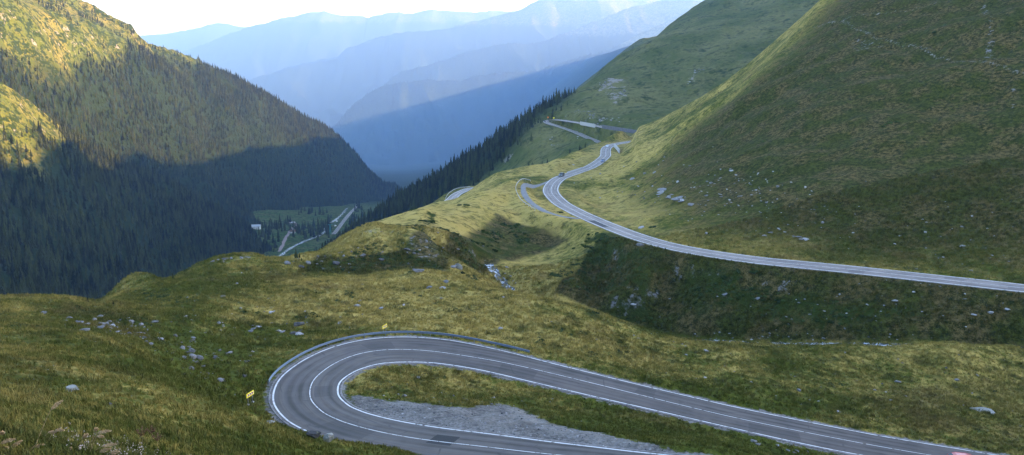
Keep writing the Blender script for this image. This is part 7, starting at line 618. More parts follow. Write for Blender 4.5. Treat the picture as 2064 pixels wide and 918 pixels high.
# ------------------------------------------------------------------ roads, track, water
def ribbon(name, road, mat, verge=None, dz=0.0, kind='structure'):
    c = road.C; vg = road.verge if verge is None else verge; n = len(c)
    offs = np.stack([c[:, 4] + vg, c[:, 4], c[:, 4] * .5, 0 * c[:, 4], -c[:, 5] * .5, -c[:, 5], -c[:, 5] - vg], -1)
    edge = np.stack([np.full(n, vg), np.zeros(n), -c[:, 4] * .5, -c[:, 4], -c[:, 5] * .5, np.zeros(n), np.full(n, vg)], -1)
    V = np.stack([c[:, :1] + offs * road.N[:, :1], c[:, 1:2] + offs * road.N[:, 1:2], c[:, 2:3] + offs * c[:, 3:4] + dz], -1)
    # a skirt down into the ground on either side
    V = np.concatenate([V[:, :1] - [0, 0, .5], V, V[:, -1:] - [0, 0, .5]], 1)
    pad = lambda a: np.concatenate([a[:, :1], a, a[:, -1:]], 1)
    S = np.repeat(road.s[:, None], 9, 1)
    o = obj(name, mesh_np(name, V.reshape(-1, 3), grid_faces(n, 9)[:, ::-1], [mat], False, {'s': S, 'off': pad(offs), 'edge': pad(edge)})); o['kind'] = kind
    return o
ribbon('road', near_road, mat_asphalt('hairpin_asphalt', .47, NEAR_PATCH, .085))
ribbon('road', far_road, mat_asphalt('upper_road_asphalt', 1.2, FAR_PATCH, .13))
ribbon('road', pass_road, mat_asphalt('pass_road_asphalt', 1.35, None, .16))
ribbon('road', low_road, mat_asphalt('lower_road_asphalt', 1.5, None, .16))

def strip(name, P, width, mat, zfun, dz, step=2.0, rough=.0, kind='structure', sag=0):
    C = catmull([(p[0], p[1], 0) for p in P], step); T = np.gradient(C[:, :2], axis=0); T /= np.linalg.norm(T, axis=1)[:, None]; N = np.stack([-T[:, 1], T[:, 0]], -1)
    m = 7; us = np.linspace(-1, 1, m); rows = []
    for k, u in enumerate(us):
        w = width * .5 * u * (1 + rough * fbm(C[:, 0] + 50 * u, C[:, 1], step * 4, 2, 5))
        xy = C[:, :2] + w[:, None] * N; rows.append(np.c_[xy, zfun(xy[:, 0], xy[:, 1]) + dz - sag * abs(u) ** 4])
    V = np.stack(rows, 1)
    o = obj(name, mesh_np(name, V.reshape(-1, 3), grid_faces(len(C), m)[:, ::-1], [mat], True)); o['kind'] = kind
    return o
gz = lambda x, y: S1.sample(x, y)
strip('gravel_track', LAYBY, 3.0, M_TRACK, gz, .10, 2.0, .3, sag=.25)
strip('stream', STREAM_LEFT, 2.3, M_WATER, gz, .10, .7, .5)
strip('stream', STREAM_RIGHT, 2.3, M_WATER, gz, .10, .8, .5)
strip('stream', DITCH, .34, M_WATER, gz, .05, .4, .6)
val_mat = mat_asphalt('valley_road_asphalt', .8, None, .16)
vr = Road([(x, y, float(valley_z(x, y)) + 1.6, 0, 3.3, 3.3) for x, y in VALLEY_ROAD], 4.0, .5)
ribbon('road', vr, val_mat)
strip('river', VALLEY_RIVER, 6.0, M_WATER, valley_z, .6, 4.0, .7)
strip('river', VALLEY_RIVER_FAR, 11.0, M_WATER, valley_z, .8, 5.0, .7)
strip('gravel_track', VALLEY_TRACK, 5.5, mat_simple('reddish_gravel', (.22, .17, .16), .95, .2, 0, .4, .3), valley_z, .5, 4.0, .6)
# ------------------------------------------------------------------ stones
def rock_mesh(name, seed, mat, flat=1.0, sub=2, facets=9):
    r = np.random.default_rng(seed); bm = bmesh.new(); bmesh.ops.create_icosphere(bm, subdivisions=sub, radius=.5)
    nrm = r.normal(size=(facets, 3)); nrm /= np.linalg.norm(nrm, axis=1)[:, None]; d = r.uniform(.24, .42, facets)
    ax = np.array([1, r.uniform(.6, .95), r.uniform(.5, .8) * flat])
    for v in bm.verts:
        p = np.array(v.co)
        for n, dd in zip(nrm, d):
            k = p @ n
            if k > dd: p = p - n * (k - dd) * .9
        p = p * (1 + .05 * r.normal()) * ax * 1.15
        v.co = p
    me = bpy.data.meshes.new(name); bm.to_mesh(me); bm.free(); me.materials.append(mat)
    for p in me.polygons: p.use_smooth = False
    return me
ROCKS = [rock_mesh('stone', 100 + k, M_ROCK, .9 if k % 2 else .65) for k in range(6)]
PALES = [rock_mesh('stone', 200 + k, M_PALE, .8 if k % 2 else .5) for k in range(6)]
SLABS = [rock_mesh('slab', 300 + k, M_PALE, .32, 2, 7) for k in range(3)]
M_LICHEN = mat_rock('lichen_rock', (.16, .16, .15), (.38, .38, .34), (.30, .32, .20))

def stone(x, y, w, label, group=None, pool=ROCKS, name='stone', z=None, rot=None, sink=.16, tilt=.25, cat='stone', stretch=None, mat=None):
    me = pool if isinstance(pool, bpy.types.Mesh) else random.choice(pool)
    o = obj(name, me); zz = float(S1.sample(x, y)) if z is None else z
    o.scale = (w, w * random.uniform(.8, 1.2), w * random.uniform(.8, 1.15)) if stretch is None else tuple(w * s for s in stretch)
    o.location = (x, y, zz + o.scale[2] * (.5 * .7 - sink) * .5)
    o.rotation_euler = (random.uniform(-tilt, tilt), random.uniform(-tilt, tilt), random.uniform(0, 6.28)) if rot is None else rot
    tag(o, label, cat, group); return o

SPECIAL = {
 'lichen': ('lichen-speckled grey boulder alone on the near left grass slope', M_LICHEN, .9, (1.1, .9, .95), (0, 0, .2)),
 'dark': ('dark angular boulder on the brow below the road, left of a rounder one', M_ROCK, .8, (1.15, .9, 1.0), (0, .1, .2)),
 'round': ('rounded grey boulder on the grassy brow right beside a dark angular one', M_LICHEN, .85, (1.05, .9, .95), (0, 0, .4)),
 'flatblue': ('small flat bluish stone in the grass near the bottom left, beside red seed heads', M_PALE, .45, None, (0, .1, .3)),
 'brow': ('flat grey rock on the grassy brow at the left edge of the hairpin', M_LICHEN, .5, None, (0, .05, .2)),
 'slabtop': ('long dark slab topping the rock pile above the hairpin', M_ROCK, .4, (1, .45, .42), (0, -.16, .1)),
 'pile_a': ('left block of the small rock pile under a long dark slab', M_ROCK, .7, None, None),
 'pile_b': ('front block of the small rock pile under a long dark slab', M_PALE, .6, None, None),
 'pile_c': ('low flat stone just left of the rock pile above the hairpin', M_ROCK, .5, None, None),
 'big_slab': ('largest flat greenish slab in the right meadow, tilted toward the road', M_LICHEN, .3, (1.05, .8, .22), (.42, .1, -.35)),
 'meadow_big': ('broad grey boulder on the crest of the middle meadow', M_ROCK, .6, (1, .7, .5), None),
 'tilted': ('pale upright slab leaning at the foot of the shaded scarp', M_LICHEN, .5, (.9, .4, .9), (.2, .5, .2)),
 'tilted_b': ('low block left of the leaning pale slab below the scarp', M_ROCK, .6, None, None),
 'culvert': ('dark blocky rock below the upper road at the head of a gully', M_ROCK, .9, None, None),
 'blue': ('long bluish rock just above the upper road bend', M_PALE, .7, (1.1, .5, .6), (0, -.15, .3)),
}
for k, x, y, w in STONES:
    lab, mat, fl, st, rt = SPECIAL[k]
    if k in ('dark', 'round', 'lichen', 'big_slab', 'meadow_big', 'slabtop', 'brow'): me = rock_mesh('boulder', hash(k) % 97 if False else sum(map(ord, k)), mat, 1.0 if st else fl, 3, 12)
    else: me = rock_mesh('boulder', sum(map(ord, k)), mat, 1.0 if st else fl, 2, 9)
    dz = {'slabtop': 1.0}.get(k, 0)
    stone(x, y, w, lab, None, me, 'boulder', float(S1.sample(x, y)) + dz, rt, -.3 if k in ('dark', 'round', 'lichen', 'meadow_big') else .1, .15, 'boulder', st)
GROUPS = {
 'spill': ('grey stone in the dense stone spill on the left hillside', 'stones spilled down the left hillside', ROCKS + PALES[:3]),
 'ditch': ('dark stone along the narrow ditch left of the hairpin', 'stones beside the left ditch', ROCKS),
 'lefthill': ('scattered stone on the grassy left hillside below the stone spill', 'stones scattered over the left hillside', PALES + ROCKS[:2]),
 'meadow': ('pale stone lying in the middle meadow beyond the hairpin', 'stones in the middle meadow', PALES),
 'bend': ('stone in the grass between the ditch and the hairpin', 'stones between ditch and hairpin', ROCKS),
 'island': ('stone in the grass between the two arms of the hairpin', 'stones inside the hairpin', ROCKS + PALES[:2]),
 'rightmeadow': ('pale flat stone in the right meadow past the near road', 'stones in the right meadow', PALES),
 'bank': ('pale stone on the dark bank under the upper road', 'stones on the bank below the upper road', PALES),
 'hill': ('white stone strewn on the big right hillside above the upper road', 'stones strewn over the right hillside', PALES),
 'scarp': ('rock jutting from the shaded scrubby scarp', 'rocks of the shaded scarp', ROCKS + PALES[:2]),
 'streamside': ('stone beside the stream in the gully', 'stones along the gully stream', PALES),
 'outcrop': ('pale slab of the bare rock outcrop on the right hillside', 'slabs of the hillside outcrop', SLABS)}
for k, pts in STONE_GROUPS.items():
    lab, grp, pool = GROUPS[k]
    for x, y, w in pts: stone(x, y, w * {'hill': 1.15, 'bank': 1.2, 'spill': 1.45, 'ditch': 1.35, 'meadow': 1.25, 'bend': 1.2, 'rightmeadow': 1.2, 'island': 1.25}.get(k, 1.0), lab, grp, pool, name='slab' if k == 'outcrop' else 'stone', tilt=.12 if k == 'outcrop' else .3)

# ------------------------------------------------------------------ guardrails
def sweep(name, C, prof, mat, parent, nsign=1):
    """profile points (out, up) swept along C (n,3)"""
    T = np.gradient(C[:, :2], axis=0); T /= np.linalg.norm(T, axis=1)[:, None]; N = np.stack([-T[:, 1], T[:, 0]], -1) * nsign
    prof = np.array(prof); k = len(prof)
    V = np.stack([np.c_[C[:, :2] + o * N, C[:, 2] + u] for o, u in prof], 1)
    F = np.concatenate([grid_faces(len(C), k), [[(len(C) - 1) * k + j for j in (0, 1, k - 2, k - 1)]]])
    return obj(name, mesh_np(name, V.reshape(-1, 3), F, [mat], False), parent)
WBEAM = [(0, .31), (-.045, .285), (-.075, .26), (-.075, .215), (-.02, .165), (-.02, .145), (-.075, .095), (-.075, .05), (-.045, .025), (0, 0), (.012, 0), (.03, .15), (.012, .31), (0, .31)]

def guardrail(P, label, height, spacing, mat, post_h=.75, scale=1.0, nsign=1, ends=True, wood=False):
    """P (n,3) foot points of the rail"""
    P = np.asarray(P, float); root = empty('guardrail', tuple(P[0])); tag(root, label, 'guardrail')
    L = P - P[0]
    sweep('rail', L + [0, 0, height - .31 * scale], [(o * scale, u * scale) for o, u in WBEAM], mat, root, nsign)
    s = np.r_[0, np.cumsum(np.hypot(*np.diff(P[:, :2], axis=0).T))]
    me = None
    for q in np.arange(.1, s[-1], spacing):
        c = [np.interp(q, s, L[:, j]) for j in range(3)]; j = min(np.searchsorted(s, q), len(P) - 1); j0 = max(j - 1, 0)
        t = P[min(j0 + 1, len(P) - 1)] - P[j0]
        if me is None:
            b = MB(); b.box((0, .07 * scale, -.15), (.07 * scale, .10 * scale, height * 2 - .06)); b.box((0, .01, height - .16), (.12 * scale, .09 * scale, .14)); me = b.mesh('post', mat)
        o = obj('post', me, root); o.location = c; o.rotation_euler = (0, 0, math.atan2(t[1], t[0]) + (0 if nsign > 0 else math.pi))
    return root
i0, i1 = RAIL_NEAR
ii = np.arange(i0, i1 + 1); c = near_road.C[ii]
foot = near_road.at(ii, c[:, 4] + near_road.verge + .38); foot[:, 2] = S1.sample(foot[:, 0], foot[:, 1]) * .5 + (c[:, 2] + .0) * .5
guardrail(foot, 'long blue-grey crash barrier round the outside of the near hairpin', .66, 3.0, M_METAL)
def along_ground(P, step): C = catmull([(x, y, 0) for x, y in P], step); C[:, 2] = S1.sample(C[:, 0], C[:, 1]); return C
guardrail(along_ground(RAIL_LAYBY, 2.0), 'pale weathered barrier curving round the gravel lay-by', .85, 4.0, M_WHITE_METAL, scale=1.0)
guardrail(along_ground(RAIL_UPPER, 3.0), 'short white barrier beside the upper road behind the first car', 1.0, 5.0, M_WHITE_METAL, scale=1.3)
guardrail(along_ground(RAIL_LOW, 3.0), 'white barrier around the lower bend at the edge of the wooded spur', 1.0, 5.0, M_WHITE_METAL, scale=1.4)

def wall_run(name, C, thick, height, mat, label, cat, base=-1.0):
    prof = [(-thick / 2, base), (-thick / 2, height), (-thick / 2 - .05, height), (-thick / 2 - .05, height + .12), (thick / 2 + .05, height + .12), (thick / 2 + .05, height), (thick / 2, height), (thick / 2, base)]
    root = empty(name, tuple(C[0])); tag(root, label, cat); L = C - C[0]
    sweep('wall', L, [prof[0], prof[1], prof[6], prof[7], prof[0]], mat, root); sweep('coping', L, [(o, u + .004) for o, u in (prof[2], prof[3], prof[4], prof[5], prof[2])], mat, root)
    return root
wall_run('retaining_wall', along_ground(WALL_BEND, 3.0), .6, 2.2, M_CONC, 'grey retaining wall at the green cut beside the upper road bend', 'wall')
def pass_side(s0, s1, off, step=4.0):
    q = np.arange(s0, s1, step); i = np.clip(np.searchsorted(pass_road.s, q), 0, len(pass_road.s) - 1); P = pass_road.at(i, np.full(len(i), off)); return P
# the upper arm of the distant hairpin comes first in pass_road
wall_run('retaining_wall', pass_side(*PASS_WALL_A), .7, 2.2, M_CONC, 'pale concrete retaining wall above the upper arm of the distant hairpin', 'wall')
M_STONEWALL = mat_simple('grey_masonry', (.11, .11, .12), .95, .2, 0, .5, .8)
wall_run('retaining_wall', pass_side(*PASS_WALL_B), .8, 2.8, M_STONEWALL, 'dark grey stone retaining wall where the distant road meets the ridge', 'wall')

# ------------------------------------------------------------------ signs
M_YEL = mat_simple('yellow_sign_paint', (.95, .78, .01), .5, .4, 0, .02); M_SWHITE = mat_simple('white_sign_paint', (.78, .78, .76), .5, .4, 0, .04); M_RED = mat_simple('dark_red_sign_paint', (.20, .008, .02), .5, .4, 0, .05)
M_POST = mat_simple('sign_post_steel', (.28, .29, .30), .5, .5, .6, .1); M_ORANGE = mat_simple('orange_sign_paint', (.80, .20, .03), .5, .4, 0, .05)
def chevron_sign(p, q, label, w=1.25, h=.46, up=.82):
    p = np.array(p); q = np.array(q); z0 = min(float(S1.sample(*p)), float(S1.sample(*q))); m = (p + q) / 2
    rz = math.atan2(q[1] - p[1], q[0] - p[0]); root = empty('chevron_sign', (m[0], m[1], z0), rz); tag(root, label, 'road sign', 'chevron signs at the near hairpin')
    half = w * .30
    for s in (-1, 1):
        zg = float(S1.sample(m[0] + s * half * math.cos(rz), m[1] + s * half * math.sin(rz))) - z0
        b = MB(); b.bar((s * half, .035, zg - .3), (s * half, .035, up + h * .9), .03, .03, 8); po = obj('post', b.mesh('post', M_POST, True), root)
        b = MB(); b.box((s * half, .035, zg + .02), (.26, .26, .16), taper=.85); obj('footing', b.mesh('footing', M_CONC, False, .015), root)
    b = MB(); b.box((0, 0, up + h / 2), (w, .03, h)); pl = obj('plate', b.mesh('plate', M_YEL, False, .006), root)
    b = MB(); b.box((0, -.017, up + h / 2), (w - .22, .006, h - .19)); obj('panel', b.mesh('panel', M_SWHITE), pl)
    hw = (w - .22) / 2; hh = (h - .19) / 2
    for k in (-1, 0, 1):
        cx = k * hw * .62; t = .20; d = .14
        V = [(cx - d - t / 2 + .03, hh), (cx - d + t / 2 + .03, hh), (cx + d + t / 2 - .05, 0), (cx - d + t / 2 + .03, -hh), (cx - d - t / 2 + .03, -hh), (cx + d - t / 2 - .05, 0)]
        b = MB(); n = 6
        b.add([(x, -.0232, up + h / 2 + z) for x, z in V] + [(x, -.0205, up + h / 2 + z) for x, z in V], [(0, 1, 2, 5), (5, 2, 3, 4)] + [(i, i + n, (i + 1) % n + n, (i + 1) % n) for i in range(n)])
        obj('chevron', b.mesh('chevron', M_RED), pl)
    return root
chevron_sign(*SIGN_ONE, 'yellow chevron sign standing in the grass hollow left of the hairpin')
chevron_sign(*SIGN_TWO, 'yellow chevron sign behind the barrier at the top of the hairpin, seen nearly edge-on')
def small_sign(s, off, mat, label, diamond):
    i = int(np.searchsorted(pass_road.s, s)); P = pass_road.at(np.array([i]), np.array([off]))[0]
    root = empty('warning_sign', tuple(P)); tag(root, label, 'road sign')
    b = MB(); b.bar((0, .06, -1), (0, .06, 3.0), .06, .06, 8); obj('post', b.mesh('post', M_POST, True), root)
    b = MB(); b.box((0, 0, 2.6), (1.3, .06, 1.3), Matrix.Rotation(math.pi / 4 if diamond else 0, 3, 'Y')); obj('plate', b.mesh('plate', mat, False, .02), root)
small_sign(*PASS_SIGN_A, M_YEL, 'small yellow sign above the distant hairpin', False)
small_sign(*PASS_SIGN_B, M_ORANGE, 'small orange sign above the tip of the distant hairpin', True)

# ------------------------------------------------------------------ cars
M_GLASS = mat_simple('car_glass', (.03, .035, .04), .08, .6, 0, .1); M_TYRE = mat_simple('tyre_rubber', (.02, .02, .02), .9, .2, 0, .1); M_RIM = mat_simple('alloy_rim', (.45, .45, .46), .3, .5, .8, .05)
M_HEAD = mat_simple('headlight_glass', (.7, .72, .75), .15, .6, 0, .05); M_TAIL = mat_simple('taillight_plastic', (.35, .01, .01), .3, .5, 0, .05)
PROFS = {
 'hatch': [(-2.0, .28), (-2.05, .62), (-2.0, .92), (-1.72, 1.30), (-1.45, 1.44), (-.3, 1.50), (.35, 1.42), (1.05, .98), (1.75, .86), (2.02, .70), (2.05, .30)],
 'suv': [(-2.2, .35), (-2.25, .75), (-2.2, 1.08), (-2.02, 1.55), (-1.8, 1.68), (-.3, 1.74), (.4, 1.66), (1.0, 1.12), (1.9, 1.02), (2.18, .85), (2.22, .36)],
 'van': [(-2.6, .35), (-2.65, .9), (-2.65, 1.6), (-2.6, 2.2), (-2.3, 2.36), (0.6, 2.36), (1.4, 2.22), (2.1, 1.35), (2.55, 1.12), (2.7, .9), (2.7, .36)]}
def make_car(kind, paint, loc, heading, tilt, label, group=None):
    pr = PROFS[kind]; top = max(z for _, z in pr); sh = {'hatch': .92, 'suv': 1.06, 'van': 1.35}[kind]; W = {'hatch': .86, 'suv': .92, 'van': .98}[kind]
    def wd(z): return W * (1 - .03 * max(0, .5 - z)) - (max(0, z - sh) / (top - sh)) * (.24 if kind != 'van' else .12)
    root = empty('van' if kind == 'van' else 'car', loc); root.rotation_euler = (tilt[0], tilt[1], heading); tag(root, label, 'van' if kind == 'van' else 'car', group)
    n = len(pr); b = MB()
    V = []
    for s in (-1, 1):
        V += [(x, s * wd(z), z) for x, z in pr]
    F = [(i, i + 1, n + i + 1, n + i) for i in range(n - 1)] + [(n - 1, 0, n, 2 * n - 1)]
    mid = [(x, z) for x, z in pr]
    F += [tuple(range(n))] + [tuple(range(2 * n - 1, n - 1, -1))]
    b.add(V, F); body = obj('body', b.mesh('body', paint, False, .04), root)
    lo = -1 if kind == 'van' else -1
    # windows: a little proud of the body
    roofz = top - .1; A = pr[6]; B = pr[7]
    def glass(name, pts):
        b = MB(); b.add(pts, [tuple(range(len(pts)))]); o = obj(name, b.mesh(name, M_GLASS), root)
    def lerp(p, q, t): return (p[0] + (q[0] - p[0]) * t, p[1] + (q[1] - p[1]) * t)
    def quad(p, q, nx, nz, name):
        a = lerp(p, q, .06); c = lerp(p, q, .94)
        glass(name, [(a[0] + nx, -wd(a[1]) + .06, a[1] + nz), (a[0] + nx, wd(a[1]) - .06, a[1] + nz), (c[0] + nx, wd(c[1]) - .06, c[1] + nz), (c[0] + nx, -wd(c[1]) + .06, c[1] + nz)])
    quad(A, B, .035, .035, 'windscreen'); quad(pr[3], pr[2], -.04, .03, 'rear_window')
    z0 = sh + .03; z1 = top - .13
    for s in (-1, 1):
        xs = [(pr[2][0] + .35, -.75), (-.68, .12), (.19, None)] if kind != 'van' else [(.75, None)]
        for x0, x1 in xs:
            if x1 is None:
                t = (z1 - B[1]) / (A[1] - B[1]); xb = B[0] - .12; xt = B[0] + (A[0] - B[0]) * t - .12
            else: xb = xt = x1
            x0t = x0 + (.25 if x0 < -1 else 0)
            y0 = s * (wd(z0) + .022); y1 = s * (wd(z1) + .022)
            glass('side_window', [(x0, y0, z0), (xb, y0, z0), (xt, y1, z1), (x0t, y1, z1)])
        for x in (pr[0][0] + .75, pr[-1][0] - .8):
            b = MB(); b.cyl((x, s * (W - .07), .32), (0, 1, 0), .32, .2, 20); wh = obj('wheel', b.mesh('wheel', M_TYRE), root)
            b = MB(); b.cyl((x, s * (W + .035), .32), (0, 1, 0), .2, .02, 14); obj('rim', b.mesh('rim', M_RIM), wh)
        b = MB(); b.box((pr[-2][0] - .05, s * W * .68, pr[-2][1] - .02), (.14, .38, .15)); obj('headlight', b.mesh('headlight', M_HEAD, False, .02), root)
        b = MB(); b.box((pr[2][0] + .03, s * W * .78, pr[2][1] - .08), (.12, .26, .2)); obj('taillight', b.mesh('taillight', M_TAIL, False, .02), root)
        b = MB(); b.box((B[0] - .2, s * (W + .1), sh + .06), (.12, .2, .12)); obj('mirror', b.mesh('mirror', paint, False, .02), root)
    return root
def on_road(road, s, off, flip=False):
    i = int(np.clip(np.searchsorted(road.s, s), 1, len(road.C) - 2)); P = road.at(np.array([i]), np.array([off]))[0]; t = road.C[i + 1] - road.C[i - 1]
    h = math.atan2(t[1], t[0]) + (math.pi if flip else 0); pitch = -math.atan2(t[2], math.hypot(t[0], t[1])) * (-1 if flip else 1)
    return (float(P[0]), float(P[1]), float(P[2]) + .02), h, (0, pitch)
def paint(name, c): return mat_simple(name, c, .35, .5, 0, .04, 2.0, Coat9Weight=.5)
P_DARK = paint('dark_grey_paint', (.035, .04, .05)); P_WHITE = paint('white_paint', (.75, .76, .78)); P_RED = paint('salmon_red_paint', (.50, .13, .11)); P_BLUE = paint('blue_paint', (.08, .12, .22))
(l, h, t) = on_road(far_road, *CARS_UP[0], True); make_car('suv', P_DARK, l, h, t, 'dark car with headlights facing the viewer at the first bend of the upper road')
(l, h, t) = on_road(far_road, *CARS_UP[1], True); make_car('hatch', P_BLUE, l, h, t, 'small blue car by the paved turnout, between two other cars on the upper road')
(l, h, t) = on_road(far_road, *CARS_UP[2], True); make_car('hatch', P_WHITE, l, h, t, 'white car entering the far S-bend of the upper road')
(l, h, t) = on_road(pass_road, *CAR_PASS); make_car('hatch', P_DARK, l, h, t, 'dark car at the tip of the distant hairpin')
(l, h, t) = on_road(near_road, *CAR_NEAR); make_car('hatch', P_RED, l, h, t, 'pink-red car with only its roof showing at the bottom right edge')
for (x, y), kind, pnt, lab in ((VANS[0], 'van', P_WHITE, 'white van parked beside the straight valley road'), (VANS[1], 'van', P_WHITE, 'second pale van parked behind the white one at the valley road')):
    make_car(kind, pnt, (x, y, float(valley_z(x, y)) + .8), 1.1, (0, 0), lab)

# ------------------------------------------------------------------ valley buildings
M_ROOF = mat_simple('metal_roofing', (.42, .44, .46), .4, .5, .5, .15, .4); M_WALLW = mat_simple('white_render', (.72, .71, .68), .9, .2, 0, .08, .5); M_WIN = mat_simple('window_glass', (.04, .05, .06), .15, .5, 0, .1); M_WOOD = mat_simple('brown_boards', (.13, .085, .055), .85, .2, 0, .3, 2.0)
def house(name, x, y, L, D, H, rise, rz, wall, roofm, label, cat, wins=5, floors=2):
    z = float(valley_z(x, y)); root = empty(name, (x, y, z), rz); tag(root, label, cat)
    b = MB(); b.box((0, 0, H / 2 - 1), (L, D, H + 2)); obj('wall', b.mesh('wall', wall), root)
    e = .7; b = MB()
    V = [(-L / 2 - e, -D / 2 - e, H - .1), (L / 2 + e, -D / 2 - e, H - .1), (L / 2 + e, 0, H + rise), (-L / 2 - e, 0, H + rise), (-L / 2 - e, D / 2 + e, H - .1), (L / 2 + e, D / 2 + e, H - .1)]
    b.add(V + [(a, bb, c + .25) for a, bb, c in V], [(0, 1, 2, 3), (3, 2, 5, 4), (6, 9, 8, 7), (9, 10, 11, 8), (0, 6, 7, 1), (4, 5, 11, 10), (0, 3, 9, 6), (3, 4, 10, 9), (1, 7, 8, 2), (2, 8, 11, 5)]); rf = obj('roof', b.mesh('roof', roofm), root)
    b = MB(); b.box((L * .25, 0, H + rise + .5), (.9, .9, 1.8)); obj('chimney', b.mesh('chimney', M_CONC), rf)
    b = MB(); b.add([(-L / 2, -D / 2, H), (-L / 2, D / 2, H), (-L / 2, 0, H + rise - .1)], [(0, 1, 2)]); b.add([(L / 2, -D / 2, H), (L / 2, D / 2, H), (L / 2, 0, H + rise - .1)], [(0, 2, 1)]); obj('gable', b.mesh('gable', wall), root)
    for f in range(floors):
        for k in range(wins):
            xx = -L / 2 + L * (k + .5) / wins; zz = 1.6 + f * (H / floors)
            b = MB(); b.box((xx, -D / 2 - .02, zz), (1.5, .10, 1.5)); fr_ = obj('window', b.mesh('window', M_WHITE_METAL), root)
            b = MB(); b.box((xx, -D / 2 - .075, zz), (1.2, .03, 1.2)); obj('pane', b.mesh('pane', M_WIN), fr_)
    b = MB(); b.box((0.1 * L, -D / 2 - .06, 1.0), (1.3, .12, 2.1)); obj('door', b.mesh('door', M_WOOD), root)
    return root
house('lodge', *LODGE, 17, 10, 6.0, 3.0, .12, M_WALLW, M_ROOF, 'white lodge with a pale metal roof half hidden by dark spruces', 'building', 6, 2)
house('hut', *HUT, 6.5, 5, 2.6, 1.8, -.2, M_WOOD, M_ROOF, 'small brown hut with a grey roof at the end of the reddish track', 'hut', 2, 1)
house('cabin', *CABIN, 10, 7, 3.0, 3.4, .25, M_WALLW, M_WOOD, 'low cabin with white gable and dark roof beside the track, behind one spruce', 'cabin', 3, 1)
M_TEAL = mat_simple('teal_painted_steel', (.03, .22, .22), .6, .4, .2, .1)
root = empty('power_pylon', (*PYLON, float(valley_z(*PYLON)))); tag(root, 'teal lattice power pylon with one wide crossarm on the valley floor', 'pylon')
b = MB(); H = 19
for sx in (-1, 1):
    for sy in (-1, 1): b.bar((sx * 1.6, sy * 1.6, -1), (sx * .5, sy * .5, H), .22, .16, 4)
for k in range(7):
    z0, z1 = H * k / 7, H * (k + 1) / 7; w0, w1 = 1.6 - 1.1 * k / 7, 1.6 - 1.1 * (k + 1) / 7
    for sy in (-1, 1): b.bar((-w0, sy * w0, z0), (w1, sy * w1, z1), .1, .1, 4); b.bar((w0, sy * w0, z0), (-w1, sy * w1, z1), .1, .1, 4)
    for sx in (-1, 1): b.bar((sx * w0, -w0, z0), (sx * w1, w1, z1), .1, .1, 4)
obj('mast', b.mesh('mast', M_TEAL), root)
b = MB(); b.bar((-4.5, 0, H - .2), (4.5, 0, H - .2), .3, .3, 6); b.bar((-4.5, 0, H - .2), (0, 0, H - 2), .16, .16, 4); b.bar((4.5, 0, H - .2), (0, 0, H - 2), .16, .16, 4); obj('crossarm', b.mesh('crossarm', M_TEAL), root)
for x in (-4, 0, 4):
    b = MB(); b.bar((x, 0, H - .4), (x, 0, H - 2.0), .12, .12, 6); obj('insulator', b.mesh('insulator', M_CONC), root)
# ------------------------------------------------------------------ spruces
M_SPRUCE = mat_leaf('spruce_needles', (.004, .010, .005), (.042, .052, .015), .03); M_TRUNK = mat_simple('spruce_bark', (.09, .065, .045), .95, .2, 0, .3, 3.0)
def spruce_arrays(seed, tiers=9, seg=9, h=1.0, r=.17):
    q = np.random.default_rng(seed); V = []; F = []
    for k in range(tiers):
        t = k / tiers; z0 = .06 + .86 * t; rr = r * (1 - t) ** .85 * q.uniform(.85, 1.15) + .012; zt = z0 + .17 * (1 - .4 * t); ang = q.uniform(0, 6.28); b = len(V); ox, oy = q.normal(size=2) * .012
        V.append((ox * .3, oy * .3, min(zt, 1.0) if k < tiers - 1 else 1.0))
        for j in range(seg * 2):
            a = ang + math.pi * j / seg; rj = rr * (q.uniform(.8, 1.2) if j % 2 == 0 else q.uniform(.45, .65)); V.append((ox + math.cos(a) * rj, oy + math.sin(a) * rj, z0 - (.05 if j % 2 == 0 else .01) * (1 - t) - q.uniform(0, .02)))
        for j in range(seg * 2): F.append((b, b + 1 + j, b + 1 + (j + 1) % (seg * 2)))
    return np.array(V) * [1, 1, 1], np.array(F)
CROWNS = []
for k in range(4):
    V, F = spruce_arrays(400 + k, 9 + k % 2, 6, r=.155 + .02 * (k % 3)); CROWNS.append(mesh_np('crown', V, F, [M_SPRUCE], False))
FINE = []
for k in range(2):
    V, F = spruce_arrays(430 + k, 15, 9, r=.20); FINE.append(mesh_np('crown', V, F, [M_SPRUCE], False))
b = MB(); b.bar((0, 0, -.06), (0, 0, .5), .016, .008, 7); TRUNK = b.mesh('trunk', M_TRUNK, True)

def spruce(x, y, z, h, label, group, parts=False, fine=False, wide=1.0):
    me = random.choice(FINE if fine else CROWNS)
    if parts:
        root = empty('spruce_tree', (x, y, z), random.uniform(0, 6.28)); root.scale = (h * wide, h * wide, h); obj('crown', me, root); obj('trunk', TRUNK, root)
    else:
        root = obj('spruce_tree', me); root.location = (x, y, z); root.rotation_euler = (0, 0, random.uniform(0, 6.28)); root.scale = (h * wide, h * wide, h)
    tag(root, label, 'tree', group); return root
SPL = ['dark little spruce on the meadow rim, tallest of three against the river', 'low spruce on the meadow rim just right of a taller dark one', 'young spruce on the brow between the left knoll and the rock slabs', 'tiny spruce on the crest of the left grass hill', 'smallest spruce, a little below two others on the meadow rim', 'shrub-sized spruce in the saddle behind the left hill']
SPH = [2.3, 1.1, 1.6, .9, .9, .9]
for (x, y), lab, h in zip(SPRUCES, SPL, SPH): spruce(x, y, float(S1.sample(x, y)) - .1, h, lab, None, True, True, 1.15)
for x, y in VALLEY_TREES:
    spruce(x, y, float(valley_z(x, y)) - .3, random.uniform(11, 21), 'dark spruce in the groves on the shaded valley floor', 'spruces on the valley floor', False, False, 1.15)

